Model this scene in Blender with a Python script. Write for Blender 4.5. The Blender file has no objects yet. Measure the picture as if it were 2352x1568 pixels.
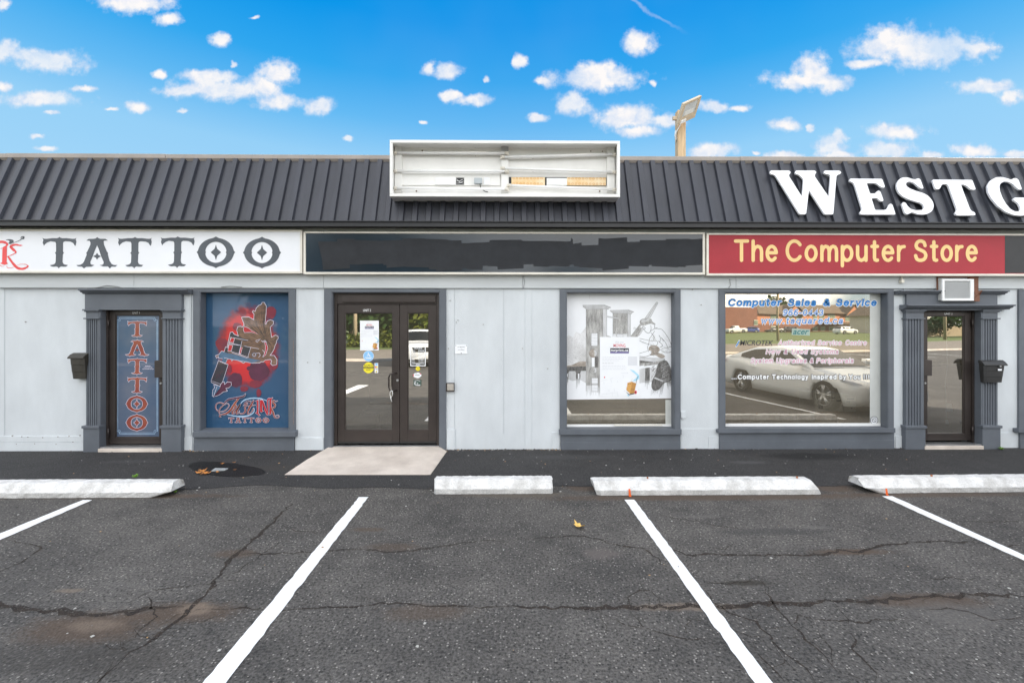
import bpy, bmesh, math, random
from mathutils import Vector, Matrix

random.seed(7)
R = math.radians
sc = bpy.context.scene
COL = sc.collection

# ------------------------------------------------------------------ camera
CAM = Vector((0.0, -6.97, 1.9))
YAW = R(0.68)
F = 1045.0                      # focal length in units of a 2352 px wide picture
cd = bpy.data.cameras.new('camera')
cd.sensor_width = 36.0
cd.lens = F / 2352.0 * 36.0
cd.shift_y = -(784 - 747) / 2352.0
cd.clip_start = 0.05
cd.clip_end = 2000
cam = bpy.data.objects.new('camera', cd)
cam.location = CAM
cam.rotation_euler = (R(90), 0, -YAW)
COL.objects.link(cam)
sc.camera = cam

FWD = Vector((math.sin(YAW), math.cos(YAW), 0))
RGT = Vector((math.cos(YAW), -math.sin(YAW), 0))

def ray(u, v):
    return FWD + RGT * ((u - 1176) / F) + Vector((0, 0, (747 - v) / F))

def P(u, v, Y=0.0):
    """measurement of the photograph -> (x, z) on the upright plane y = Y"""
    d = ray(u, v)
    t = (Y - CAM.y) / d.y
    p = CAM + d * t
    return p.x, p.z

def PX(u, Y=0.0):
    return P(u, 747, Y)[0]

def PZ(v, Y=0.0, u=1176):
    return P(u, v, Y)[1]

def G(u, v, z=0.0):
    d = ray(u, v)
    t = (z - CAM.z) / d.z
    p = CAM + d * t
    return p.x, p.y

# ------------------------------------------------------------------ light
sc.view_settings.view_transform = 'Standard'
sc.view_settings.look = 'None'
sc.view_settings.exposure = 2.0
sc.view_settings.gamma = 1.0
sc.cycles.use_denoising = True
sc.cycles.max_bounces = 8
sc.cycles.sample_clamp_indirect = 6.0
sc.cycles.caustics_reflective = False
sc.cycles.caustics_refractive = False

SUN_ELEV = 29.0
SUN_AZ = 52.0                   # degrees from +y (behind the shops) towards +x
sd = bpy.data.lights.new('sun', 'SUN')
sd.energy = 3.0
sd.angle = R(0.5)
sd.color = (1.0, 0.93, 0.82)
so = bpy.data.objects.new('sun', sd)
sdir = Vector((math.sin(R(SUN_AZ)) * math.cos(R(SUN_ELEV)), math.cos(R(SUN_AZ)) * math.cos(R(SUN_ELEV)), math.sin(R(SUN_ELEV))))
so.rotation_euler = sdir.to_track_quat('Z', 'Y').to_euler()
so.location = (0, 20, 20)
COL.objects.link(so)

CLOUDS = [
 (310,8,90,22),(388,44,34,14),(120,140,80,26),(60,128,50,16),(10,118,30,25),(90,228,98,16),(192,203,28,7),(8,200,20,12),
 (0,12,22,14),(504,92,26,16),(315,248,30,13),(250,252,20,5),(120,261,20,5),(480,178,82,16),(510,206,112,24),(425,209,74,12),
 (600,202,46,26),(645,238,60,17),(640,168,42,26),(365,170,20,8),(735,245,36,20),(1028,165,36,19),(985,158,18,14),(1115,183,10,7),
 (1085,232,44,13),(1035,222,26,11),(975,284,9,5),(80,315,20,5),(103,341,26,6),(800,316,12,5),(540,148,9,6),(420,258,16,6),
 (1197,140,19,14),(1468,98,40,23),(1370,182,116,24),(1380,165,70,20),(1240,188,20,10),(1316,236,44,25),(1228,272,22,10),
 (1440,272,72,28),(1520,278,56,14),(1462,302,52,13),(1500,192,9,9),(1640,246,40,12),(1845,186,98,20),(1870,160,42,38),
 (1908,196,30,20),(2110,112,152,38),(2050,96,66,38),(2185,106,80,26),(1985,146,44,10),(2240,110,50,14),(2262,200,72,16),
 (2320,222,34,17),(1800,287,36,15),(2055,304,74,18),(1905,337,34,24),(1928,315,16,18),(1925,357,46,10),(2030,346,66,19),
 (1635,347,50,17),(1805,358,52,10),(2240,346,56,14),(2340,356,40,10),(1735,348,13,5),(1860,290,9,8),(2135,356,30,10),
 (1700,250,26,8),(580,42,13,4)]

def build_world():
    w = bpy.data.worlds.new('World')
    sc.world = w
    w.use_nodes = True
    nt = w.node_tree
    N, L = nt.nodes, nt.links
    for n in list(N):
        N.remove(n)
    def m(op, a, b=None, c=None, clamp=False):
        n = N.new('ShaderNodeMath'); n.operation = op; n.use_clamp = clamp
        for i, x in enumerate((a, b, c)):
            if x is None: continue
            if isinstance(x, (int, float)): n.inputs[i].default_value = x
            else: L.new(x, n.inputs[i])
        return n.outputs[0]
    def mr(x, a, b, lo=0.0, hi=1.0):
        n = N.new('ShaderNodeMapRange'); n.interpolation_type = 'SMOOTHSTEP'
        L.new(x, n.inputs[0])
        for i, q in enumerate((a, b, lo, hi)): n.inputs[i + 1].default_value = q
        return n.outputs[0]
    tc = N.new('ShaderNodeTexCoord')
    d = tc.outputs['Generated']
    sky = N.new('ShaderNodeTexSky'); sky.sky_type = 'NISHITA'; sky.sun_disc = False
    sky.sun_elevation = R(SUN_ELEV); sky.sun_rotation = R(SUN_AZ)
    sky.air_density = 1.0; sky.dust_density = 0.0; sky.ozone_density = 2.2
    hs = N.new('ShaderNodeHueSaturation'); L.new(sky.outputs[0], hs.inputs['Color'])
    hs.inputs['Saturation'].default_value = SKY_SAT; hs.inputs['Value'].default_value = SKY_VAL; hs.inputs['Hue'].default_value = SKY_HUE
    sep = N.new('ShaderNodeSeparateXYZ'); L.new(d, sep.inputs[0])
    # polarised deep blue: elevation grading of the sky colour
    rp_ = N.new('ShaderNodeValToRGB'); L.new(sep.outputs[2], rp_.inputs[0]); el = rp_.color_ramp.elements
    el[0].position = 0.0; el[0].color = (.50, .76, .95, 1); el[1].position = 1.0; el[1].color = (.002, .17, .60, 1)
    for p_, c_ in ((.33, (.31, .64, .94, 1)), (.40, (.13, .50, .91, 1)), (.47, (.03, .39, .87, 1)), (.55, (.0015, .31, .83, 1))):
        e_ = el.new(p_); e_.color = c_
    sc_ = N.new('ShaderNodeVectorMath'); sc_.operation = 'SCALE'; L.new(rp_.outputs[0], sc_.inputs[0]); sc_.inputs['Scale'].default_value = SKY_GAIN
    gm = N.new('ShaderNodeMix'); gm.data_type = 'RGBA'; gm.inputs[0].default_value = .98; L.new(hs.outputs[0], gm.inputs[6]); L.new(sc_.outputs[0], gm.inputs[7])
    ay = m('MAXIMUM', m('ABSOLUTE', sep.outputs[1]), 0.02)
    qx = m('DIVIDE', sep.outputs[0], ay); qz = m('DIVIDE', sep.outputs[2], ay)
    cmb = N.new('ShaderNodeCombineXYZ'); L.new(qx, cmb.inputs[0]); L.new(qz, cmb.inputs[1])
    def noise(scale, detail, vec, rough=0.6):
        n = N.new('ShaderNodeTexNoise'); n.inputs['Scale'].default_value = scale
        n.inputs['Detail'].default_value = detail; n.inputs['Roughness'].default_value = rough
        L.new(vec, n.inputs['Vector']); return n
    n1 = noise(14, 5, cmb.outputs[0], 0.62)
    def vm(op, a, b=None, c=None):
        n = N.new('ShaderNodeVectorMath'); n.operation = op
        for i, x in enumerate((a, b, c)):
            if x is None: continue
            if isinstance(x, tuple): n.inputs[i].default_value = x
            else: L.new(x, n.inputs[i])
        return n
    wn = vm('MULTIPLY', vm('SUBTRACT', n1.outputs['Color'], (.5, .5, .5)).outputs[0], (.055, .03, 0)).outputs[0]
    q = vm('ADD', cmb.outputs[0], wn).outputs[0]
    cur = None
    for (cx, cy, rx, ry) in CLOUDS:
        r0 = ray(cx, cy)
        qq = (r0.x / r0.y, r0.z / r0.y)
        sx, sy = F / (rx * 1.30), F / (ry * 1.42)
        ln = vm('LENGTH', vm('MULTIPLY_ADD', q, (sx, sy, 0), (-qq[0] * sx, -qq[1] * sy, 0)).outputs[0]).outputs['Value']
        cur = ln if cur is None else m('SMOOTH_MIN', cur, ln, 0.25)
    n2 = noise(27, 6, cmb.outputs[0], 0.55)
    n2b = noise(85, 4, cmb.outputs[0], 0.55)
    dens = m('ADD', m('SUBTRACT', 1.02, cur), m('ADD', m('MULTIPLY', m('SUBTRACT', n2.outputs['Fac'], 0.5), 1.35), m('MULTIPLY', m('SUBTRACT', n2b.outputs['Fac'], 0.5), 0.32)))
    thin = noise(5.5, 2, cmb.outputs[0], 0.5)
    listed = m('MULTIPLY', mr(dens, 0.02, 0.66), mr(thin.outputs['Fac'], 0.28, 0.56, 0.62, 1.0))
    front = mr(sep.outputs[1], 0.0, 0.12)
    listed = m('MULTIPLY', listed, front)
    # out-of-view cloud field, overhead and behind the camera, brightened to light the fronts
    n3 = noise(2.6, 6, d, 0.58)
    cover = mr(n3.outputs['Fac'], 0.36, 0.60)
    away = m('MAXIMUM', mr(sep.outputs[1], 0.05, -0.35), mr(sep.outputs[2], 0.66, 0.85))
    field = m('MULTIPLY', cover, away)
    # a thin old vapour trail
    ra, rb = ray(1450, -6), ray(1590, 84); qa = Vector((ra.x / ra.y, ra.z / ra.y)); qb = Vector((rb.x / rb.y, rb.z / rb.y)); dv_ = (qb - qa); ln_ = dv_.length; dv_ = dv_ / ln_
    cq = N.new('ShaderNodeSeparateXYZ'); L.new(q, cq.inputs[0])
    u_ = m('SUBTRACT', cq.outputs[0], qa.x); w_ = m('SUBTRACT', cq.outputs[1], qa.y)
    along = m('ADD', m('MULTIPLY', u_, dv_.x), m('MULTIPLY', w_, dv_.y)); across = m('ADD', m('MULTIPLY', u_, -dv_.y), m('MULTIPLY', w_, dv_.x))
    across = m('ADD', across, m('MULTIPLY', m('MULTIPLY', along, m('SUBTRACT', along, ln_)), -1.2))
    trail = m('MULTIPLY', m('MULTIPLY', mr(m('ABSOLUTE', across), 0.0065, 0.0005), mr(along, ln_, ln_ * .3)), m('MULTIPLY', front, 0.26))
    listed = m('MAXIMUM', listed, trail)
    # thin cirrus veil, faint
    n4 = noise(1.6, 4, d, 0.55)
    veil = m('MULTIPLY', mr(n4.outputs['Fac'], 0.50, 0.85), 0.24)
    # cloud colour: bright tops, greyer bases
    sh1 = noise(26, 4, q, 0.6)
    sh2 = noise(26, 4, vm('ADD', q, (.010, .016, 0)).outputs[0], 0.6)
    shade = m('ADD', mr(dens, 0.15, 0.85, 0.25, 0.85), m('MULTIPLY', m('SUBTRACT', sh1.outputs['Fac'], sh2.outputs['Fac']), 2.2), None, True)
    cc = N.new('ShaderNodeMix'); cc.data_type = 'RGBA'
    L.new(shade, cc.inputs[0])
    cc.inputs[6].default_value = tuple(CLOUD_L * q_ for q_ in (.62, .74, .93)) + (1,)
    cc.inputs[7].default_value = tuple(CLOUD_L * q_ for q_ in (1.0, .97, .96)) + (1,)
    mx0 = N.new('ShaderNodeMix'); mx0.data_type = 'RGBA'; L.new(veil, mx0.inputs[0]); L.new(gm.outputs[2], mx0.inputs[6])
    mx0.inputs[7].default_value = tuple(CLOUD_L * q_ for q_ in (.22, .46, .88)) + (1,)
    mx1 = N.new('ShaderNodeMix'); mx1.data_type = 'RGBA'
    L.new(listed, mx1.inputs[0]); L.new(mx0.outputs[2], mx1.inputs[6]); L.new(cc.outputs[2], mx1.inputs[7])
    mx2 = N.new('ShaderNodeMix'); mx2.data_type = 'RGBA'
    L.new(field, mx2.inputs[0]); L.new(mx1.outputs[2], mx2.inputs[6])
    mx2.inputs[7].default_value = (FIELD_L, FIELD_L * .985, FIELD_L * .96, 1)
    bg = N.new('ShaderNodeBackground'); bg.inputs[1].default_value = 0.15
    L.new(mx2.outputs[2], bg.inputs[0])
    o = N.new('ShaderNodeOutputWorld'); L.new(bg.outputs[0], o.inputs[0])
    w.cycles.sampling_method = 'MANUAL'; w.cycles.sample_map_resolution = 512

SKY_SAT, SKY_VAL, SKY_HUE = 1.3, 0.35, 0.49
SKY_GAIN = 1.0 / (.15 * 2 ** 2.0)
CLOUD_L, FIELD_L = 1.66, 5.6
build_world()

# ------------------------------------------------------------------ helpers
ORG = {}
def tag(o, label=None, cat=None, group=None, kind=None):
    if label: o['label'] = label
    if cat: o['category'] = cat
    if group: o['group'] = group
    if kind: o['kind'] = kind
    return o

def thing(name, loc, label, cat, group=None, rz=0.0):
    o = bpy.data.objects.new(name, None)
    o.location = loc; o.rotation_euler = (0, 0, rz)
    o.empty_display_size = 0.2
    COL.objects.link(o)
    ORG[o] = Vector(loc)
    return tag(o, label, cat, group)

def origin(o):
    return ORG.get(o, Vector((0, 0, 0)))

class MB:
    """collects faces, then links them as one mesh object"""
    def __init__(s):
        s.v, s.f, s.m, s.sm = [], [], [], []
    def add(s, vs, fs, mi=0, smooth=False):
        o = len(s.v)
        s.v += [Vector(p) for p in vs]
        for f in fs:
            s.f.append([i + o for i in f]); s.m.append(mi); s.sm.append(smooth)
        return s
    def box(s, x0, x1, y0, y1, z0, z1, mi=0):
        if x0 > x1: x0, x1 = x1, x0
        if y0 > y1: y0, y1 = y1, y0
        if z0 > z1: z0, z1 = z1, z0
        vs = [(x0,y0,z0),(x1,y0,z0),(x1,y1,z0),(x0,y1,z0),(x0,y0,z1),(x1,y0,z1),(x1,y1,z1),(x0,y1,z1)]
        return s.add(vs, [(0,3,2,1),(4,5,6,7),(0,1,5,4),(1,2,6,5),(2,3,7,6),(3,0,4,7)], mi)
    def prism_x(s, prof, x0, x1, mi=0, ends=True):
        """profile [(y,z)...] swept along x"""
        n = len(prof)
        vs = [(x0, y, z) for y, z in prof] + [(x1, y, z) for y, z in prof]
        fs = [(i, (i+1) % n, n + (i+1) % n, n + i) for i in range(n)]
        if ends: fs += [tuple(range(n-1, -1, -1)), tuple(range(n, 2*n))]
        return s.add(vs, fs, mi)
    def prism_z(s, prof, z0, z1, mi=0):
        n = len(prof)
        vs = [(x, y, z0) for x, y in prof] + [(x, y, z1) for x, y in prof]
        fs = [(i, (i+1) % n, n + (i+1) % n, n + i) for i in range(n)] + [tuple(range(n-1, -1, -1)), tuple(range(n, 2*n))]
        return s.add(vs, fs, mi)
    def poly(s, pts, mi=0):
        return s.add(pts, [tuple(range(len(pts)))], mi)
    def tube(s, pts, r, seg=8, mi=0, caps=True, smooth=True):
        pts = [Vector(p) for p in pts]
        rr = r if isinstance(r, (list, tuple)) else [r] * len(pts)
        vs, fs = [], []
        up = Vector((0.31, 0.47, 0.83))
        for i, p in enumerate(pts):
            t = (pts[min(i+1, len(pts)-1)] - pts[max(i-1, 0)])
            t = t.normalized() if t.length > 1e-9 else Vector((0,0,1))
            a = t.cross(up).normalized(); b = t.cross(a)
            for k in range(seg):
                q = 2 * math.pi * k / seg
                vs.append(p + (a * math.cos(q) + b * math.sin(q)) * rr[i])
        for i in range(len(pts) - 1):
            for k in range(seg):
                k2 = (k + 1) % seg
                fs.append((i*seg + k, i*seg + k2, (i+1)*seg + k2, (i+1)*seg + k))
        s.add(vs, fs, mi, smooth)
        if caps:
            n = len(s.v) - len(vs)
            s.f.append([n + k for k in range(seg-1, -1, -1)]); s.m.append(mi); s.sm.append(False)
            s.f.append([n + (len(pts)-1)*seg + k for k in range(seg)]); s.m.append(mi); s.sm.append(False)
        return s
    def objs(s, name, mats, parent=None, bevel=0.0):
        """one object for every connected piece"""
        par = list(range(len(s.v)))
        def fd(i):
            while par[i] != i: par[i] = par[par[i]]; i = par[i]
            return i
        for f in s.f:
            for k in f[1:]: par[fd(k)] = fd(f[0])
        grp = {}
        for i, f in enumerate(s.f): grp.setdefault(fd(f[0]), []).append(i)
        out = []
        for g in grp.values():
            mb = MB(); ix = {}
            for i in g:
                ff = []
                for k in s.f[i]:
                    if k not in ix: ix[k] = len(mb.v); mb.v.append(s.v[k])
                    ff.append(ix[k])
                mb.f.append(ff); mb.m.append(s.m[i]); mb.sm.append(s.sm[i])
            out.append(mb.obj(name, mats, parent, bevel))
        return out
    def obj(s, name, mats, parent=None, bevel=0.0, local=False, seg=2):
        off = Vector((0,0,0)) if (local or parent is None) else origin(parent)
        me = bpy.data.meshes.new(name)
        me.from_pydata([tuple(p - off) for p in s.v], [], s.f)
        if not isinstance(mats, (list, tuple)): mats = [mats]
        for m_ in mats: me.materials.append(m_)
        for i, p in enumerate(me.polygons):
            p.material_index = s.m[i]; p.use_smooth = s.sm[i]
        bm = bmesh.new(); bm.from_mesh(me)
        bmesh.ops.recalc_face_normals(bm, faces=bm.faces) if bevel else None
        bm.to_mesh(me); bm.free()
        me.update()
        o = bpy.data.objects.new(name, me)
        COL.objects.link(o)
        if parent is not None:
            o.parent = parent
            ORG[o] = Vector((0,0,0)) if local else off
        if bevel:
            b = o.modifiers.new('bevel', 'BEVEL'); b.width = bevel; b.segments = seg; b.limit_method = 'ANGLE'; b.angle_limit = R(35)
        return o

def struct(o):
    o['kind'] = 'structure'; return o

# ------------------------------------------------------------------ materials
def mat(name, col, rough=0.7, var=0.0, vscale=3.0, bump=0.0, bscale=60.0, metal=0.0, spec=0.5, col2=None, grain=0.0, gscale=200.0, stretch=None, detail=5, coat=0.0):
    m = bpy.data.materials.new(name); m.use_nodes = True
    nt = m.node_tree; N, L = nt.nodes, nt.links
    b = N['Principled BSDF']
    b.inputs['Roughness'].default_value = rough; b.inputs['Metallic'].default_value = metal
    b.inputs['Specular IOR Level'].default_value = spec
    b.inputs['Coat Weight'].default_value = coat
    b.inputs['Base Color'].default_value = tuple(col) + (1,)
    tc = N.new('ShaderNodeTexCoord'); vec = tc.outputs['Object']
    if stretch:
        mp = N.new('ShaderNodeMapping'); mp.inputs['Scale'].default_value = stretch
        L.new(vec, mp.inputs[0]); vec = mp.outputs[0]
    def noise(sc_, det=detail, rg=0.6):
        n = N.new('ShaderNodeTexNoise'); n.inputs['Scale'].default_value = sc_; n.inputs['Detail'].default_value = det
        n.inputs['Roughness'].default_value = rg; L.new(vec, n.inputs['Vector']); return n
    cur = None
    if var > 0:
        n = noise(vscale)
        mr = N.new('ShaderNodeMapRange'); L.new(n.outputs['Fac'], mr.inputs[0]); mr.inputs[1].default_value = 0.3; mr.inputs[2].default_value = 0.7
        mx = N.new('ShaderNodeMix'); mx.data_type = 'RGBA'; L.new(mr.outputs[0], mx.inputs[0])
        c2 = col2 if col2 else tuple(min(1, c * (1 + var)) for c in col)
        c1 = col if col2 else tuple(c * (1 - var) for c in col)
        mx.inputs[6].default_value = tuple(c1) + (1,); mx.inputs[7].default_value = tuple(c2) + (1,)
        cur = mx.outputs[2]
    if grain > 0:
        n = noise(gscale, 2)
        mr = N.new('ShaderNodeMapRange'); L.new(n.outputs['Fac'], mr.inputs[0]); mr.inputs[1].default_value = 0.3; mr.inputs[2].default_value = 0.7
        mr.inputs[3].default_value = 1 - grain; mr.inputs[4].default_value = 1 + grain
        mx = N.new('ShaderNodeVectorMath'); mx.operation = 'SCALE'; L.new(mr.outputs[0], mx.inputs['Scale'])
        if cur is None: mx.inputs[0].default_value = tuple(col)
        else: L.new(cur, mx.inputs[0])
        cur = mx.outputs[0]
    if cur is not None: L.new(cur, b.inputs['Base Color'])
    if bump > 0:
        n = noise(bscale, 4)
        bp = N.new('ShaderNodeBump'); bp.inputs['Strength'].default_value = bump; bp.inputs['Distance'].default_value = 0.01
        L.new(n.outputs['Fac'], bp.inputs['Height']); L.new(bp.outputs[0], b.inputs['Normal'])
    return m

def glass_mat(name, refl, tint, rough=0.0, tint_r=(1, .97, .92), haze=0.0):
    """window pane: mirror share plus a tinted see-through share"""
    m = bpy.data.materials.new(name); m.use_nodes = True
    nt = m.node_tree; N, L = nt.nodes, nt.links
    N.remove(N['Principled BSDF'])
    out = N['Material Output']
    g = N.new('ShaderNodeBsdfGlossy'); g.inputs['Roughness'].default_value = rough; g.inputs['Color'].default_value = tuple(tint_r) + (1,)
    t = N.new('ShaderNodeBsdfTransparent'); t.inputs[0].default_value = tuple(tint) + (1,)
    fr = N.new('ShaderNodeFresnel'); fr.inputs[0].default_value = 1.5
    ad = N.new('ShaderNodeMath'); ad.operation = 'ADD'; ad.use_clamp = True; L.new(fr.outputs[0], ad.inputs[0]); ad.inputs[1].default_value = refl
    # a very slight waviness of the pane
    tc = N.new('ShaderNodeTexCoord'); n = N.new('ShaderNodeTexNoise'); n.inputs['Scale'].default_value = 1.3; n.inputs['Detail'].default_value = 1
    L.new(tc.outputs['Object'], n.inputs['Vector'])
    bp = N.new('ShaderNodeBump'); bp.inputs['Strength'].default_value = 0.04; bp.inputs['Distance'].default_value = 0.02
    L.new(n.outputs['Fac'], bp.inputs['Height']); L.new(bp.outputs[0], g.inputs['Normal'])
    mx = N.new('ShaderNodeMixShader'); L.new(ad.outputs[0], mx.inputs[0]); L.new(t.outputs[0], mx.inputs[1]); L.new(g.outputs[0], mx.inputs[2])
    if haze:      # uneven pale haze mixed into the pane to lift its darks
        df = N.new('ShaderNodeBsdfDiffuse'); df.inputs[0].default_value = (.78, .68, .52, 1)
        n5 = N.new('ShaderNodeTexNoise'); n5.inputs['Scale'].default_value = 1.1; n5.inputs['Detail'].default_value = 5; L.new(tc.outputs['Object'], n5.inputs['Vector'])
        mr5 = N.new('ShaderNodeMapRange'); L.new(n5.outputs['Fac'], mr5.inputs[0]); mr5.inputs[1].default_value = .3; mr5.inputs[2].default_value = .7; mr5.inputs[3].default_value = haze * .75; mr5.inputs[4].default_value = haze * 1.25
        m5 = N.new('ShaderNodeMixShader'); L.new(mr5.outputs[0], m5.inputs[0]); L.new(mx.outputs[0], m5.inputs[1]); L.new(df.outputs[0], m5.inputs[2]); mx = m5
    L.new(mx.outputs[0], out.inputs[0])
    return m

M = {}
M['wall'] = mat('painted_stucco', (.61, .64, .66), .85, .075, 1.6, .45, 90, grain=.04, gscale=120, stretch=(1.6, 1, .7), detail=7)
M['band'] = mat('painted_board', (.55, .575, .585), .8, .07, 2.0, .15, 60, grain=.03, stretch=(.4, 1, 2))
M['slate'] = mat('slate_paint', (.112, .124, .143), .6, .12, 2.5, .15, 70, grain=.05)
M['brown'] = mat('bronze_anodised', (.048, .038, .034), .42, .15, 4, 0, metal=.3, grain=.04)
M['roofmetal'] = mat('charcoal_steel', (.032, .034, .044), .42, .22, 1.6, .08, 150, grain=.10, gscale=90, stretch=(2.5, .6, .6))
M['fascia'] = mat('fascia_metal', (.016, .016, .019), .45, .2, 2)
M['cap'] = mat('cap_flashing', (.34, .30, .27), .6, .15, 1.5, grain=.05)
M['soffit'] = mat('soffit_board', (.014, .013, .013), .8, .3, 3)
M['cream'] = mat('cream_enamel', (.72, .68, .60), .45, .1, 3, grain=.03)
M['white'] = mat('white_paint', (.82, .82, .81), .5, .05, 4)
M['signwhite'] = mat('sign_face_white', (.80, .81, .84), .45, .03, 2)
M['ink'] = mat('sign_ink', (.075, .085, .10), .4, .25, 1.2, grain=.05)
M['red'] = mat('sign_red', (.37, .022, .034), .6, .12, 1.3, grain=.08, gscale=160)
M['yellow'] = mat('sign_yellow', (.86, .60, .25), .5, .05, 2)
M['kred'] = mat('letter_red', (.75, .07, .07), .5, .1, 3)
M['black'] = mat('black_paint', (.02, .02, .022), .5, .2, 5)
M['boxwhite'] = mat('sign_cabinet_white', (.82, .81, .785), .5, .06, 2.5, grain=.02)
M['letter'] = mat('letter_white', (.86, .86, .88), .4, .02, 3)
M['steel'] = mat('steel', (.45, .45, .45), .35, .1, 8, metal=.8)
M['stop'] = mat('painted_concrete', (.80, .79, .77), .85, .18, 7, .8, 45, col2=(.47, .455, .43), grain=.12, gscale=70, detail=8)
M['ramp'] = mat('concrete', (.50, .425, .365), .9, .15, 1.7, .4, 70, col2=(.76, .675, .59), grain=.08, gscale=120)
M['line'] = mat('road_paint', (.82, .82, .81), .7, .05, 6, .4, 120, grain=.08, gscale=60)
M['orange'] = mat('marking_orange', (.75, .13, .02), .7, .15, 20)
M['plastic'] = mat('mailbox_black', (.022, .022, .022), .45, .2, 5)
M['olive'] = mat('mailbox_brown', (.040, .036, .028), .5, .25, 8, .2, 60)
M['inside'] = mat('interior_carpet', (.34, .23, .13), .95, .1, 8)
M['insidewall'] = mat('interior_wall', (.55, .43, .29), .9, .05, 2)
M['paper'] = mat('paper', (.84, .85, .87), .6, .02, 5)
M['card'] = mat('cardboard', (.52, .27, .09), .8, .1, 8)
M['carton'] = mat('carton_white', (.62, .62, .60), .7, .15, 6)
M['greyprint'] = mat('grey_print', (.55, .55, .57), .7, .1, 8)
M['leaf'] = mat('dry_leaf', (.55, .22, .05), .7, .3, 30)
M['leafy'] = mat('yellow_leaf', (.70, .45, .12), .7, .3, 30)
M['weed'] = mat('weed_green', (.13, .26, .03), .7, .3, 30)
M['glass'] = glass_mat('window_glass', .56, (.92, .88, .78), tint_r=(1, .91, .76), haze=.085)
M['glassdoor'] = glass_mat('door_glass', .54, (.80, .82, .80), tint_r=(1, .97, .91), haze=.04)
M['glassfilm'] = glass_mat('film_glass', .07, (.92, .92, .92))
# ------------------------------------------------------------------ ground
def asphalt(name, lo, hi, grain, stains=(), gsc=70.0, patch=.9, rough=.88):
    m = bpy.data.materials.new(name); m.use_nodes = True
    nt = m.node_tree; N, L = nt.nodes, nt.links
    b = N['Principled BSDF']; b.inputs['Roughness'].default_value = rough; b.inputs['Specular IOR Level'].default_value = .35
    tc = N.new('ShaderNodeTexCoord'); vec = tc.outputs['Object']
    def noise(s, d=4, r=.6):
        n = N.new('ShaderNodeTexNoise'); n.inputs['Scale'].default_value = s; n.inputs['Detail'].default_value = d; n.inputs['Roughness'].default_value = r
        L.new(vec, n.inputs['Vector']); return n.outputs['Fac']
    def mr(x, a, c, p=0., q=1.):
        n = N.new('ShaderNodeMapRange'); L.new(x, n.inputs[0])
        for i, k in enumerate((a, c, p, q)): n.inputs[i+1].default_value = k
        return n.outputs[0]
    def m2(op, a, c):
        n = N.new('ShaderNodeMath'); n.operation = op
        for i, x in enumerate((a, c)):
            if isinstance(x, (int, float)): n.inputs[i].default_value = x
            else: L.new(x, n.inputs[i])
        return n.outputs[0]
    def mix(f, a, c):
        n = N.new('ShaderNodeMix'); n.data_type = 'RGBA'; L.new(f, n.inputs[0])
        for i, x in ((6, a), (7, c)):
            if isinstance(x, tuple): n.inputs[i].default_value = x + (1,)
            else: L.new(x, n.inputs[i])
        return n.outputs[2]
    big = mr(m2('ADD', m2('MULTIPLY', noise(patch, 6, .68), .65), m2('MULTIPLY', noise(patch * 5, 4, .6), .35)), .36, .64)
    c = mix(big, lo, hi)
    # aggregate: dark pits and pale stones
    g1 = noise(gsc, 3, .7)
    sc1 = mr(g1, .32, .68, 1 - grain, 1 + grain)
    sv = N.new('ShaderNodeVectorMath'); sv.operation = 'SCALE'; L.new(c, sv.inputs[0]); L.new(sc1, sv.inputs['Scale'])
    vo = N.new('ShaderNodeTexVoronoi'); vo.inputs['Scale'].default_value = gsc * 1.1; L.new(vec, vo.inputs['Vector'])
    sx = N.new('ShaderNodeSeparateXYZ'); L.new(vo.outputs['Color'], sx.inputs[0])
    stone = m2('MULTIPLY', mr(vo.outputs['Distance'], .42, .25), mr(sx.outputs[0], .80, .86))
    c = mix(m2('MULTIPLY', stone, .75), sv.outputs[0], tuple(min(1, k * 3.0) for k in hi))
    pit = m2('MULTIPLY', mr(vo.outputs['Distance'], .5, .3), mr(sx.outputs[1], .82, .88))
    c = mix(m2('MULTIPLY', pit, .8), c, tuple(k * .25 for k in lo))
    if stains:
        sep = N.new('ShaderNodeSeparateXYZ'); L.new(vec, sep.inputs[0])
        nz = m2('ADD', m2('MULTIPLY', noise(9, 6, .72), .62), m2('MULTIPLY', noise(48, 4, .7), .38))
        for (x, y, rx, ry, col, amt) in stains:
            dx = m2('MULTIPLY', m2('SUBTRACT', sep.outputs[0], x), 1 / rx); dy = m2('MULTIPLY', m2('SUBTRACT', sep.outputs[1], y), 1 / ry)
            d = m2('SQRT', m2('ADD', m2('MULTIPLY', dx, dx), m2('MULTIPLY', dy, dy)), 0)
            k = m2('SUBTRACT', m2('ADD', m2('SUBTRACT', 1.0, d), m2('MULTIPLY', nz, 1.7)), .85)
            c = mix(m2('MULTIPLY', mr(k, 0.10, .55), amt), c, col)
    L.new(c, b.inputs['Base Color'])
    bp = N.new('ShaderNodeBump'); bp.inputs['Strength'].default_value = .9; bp.inputs['Distance'].default_value = .008
    L.new(m2('ADD', g1, m2('MULTIPLY', vo.outputs['Distance'], .4)), bp.inputs['Height']); L.new(bp.outputs[0], b.inputs['Normal'])
    return m

def g6(x, y): return G(x * .5, 1010.6 + y * .5)
def g7(x, y): return G(1176 + x * .5, 1010.6 + y * .5)

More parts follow.
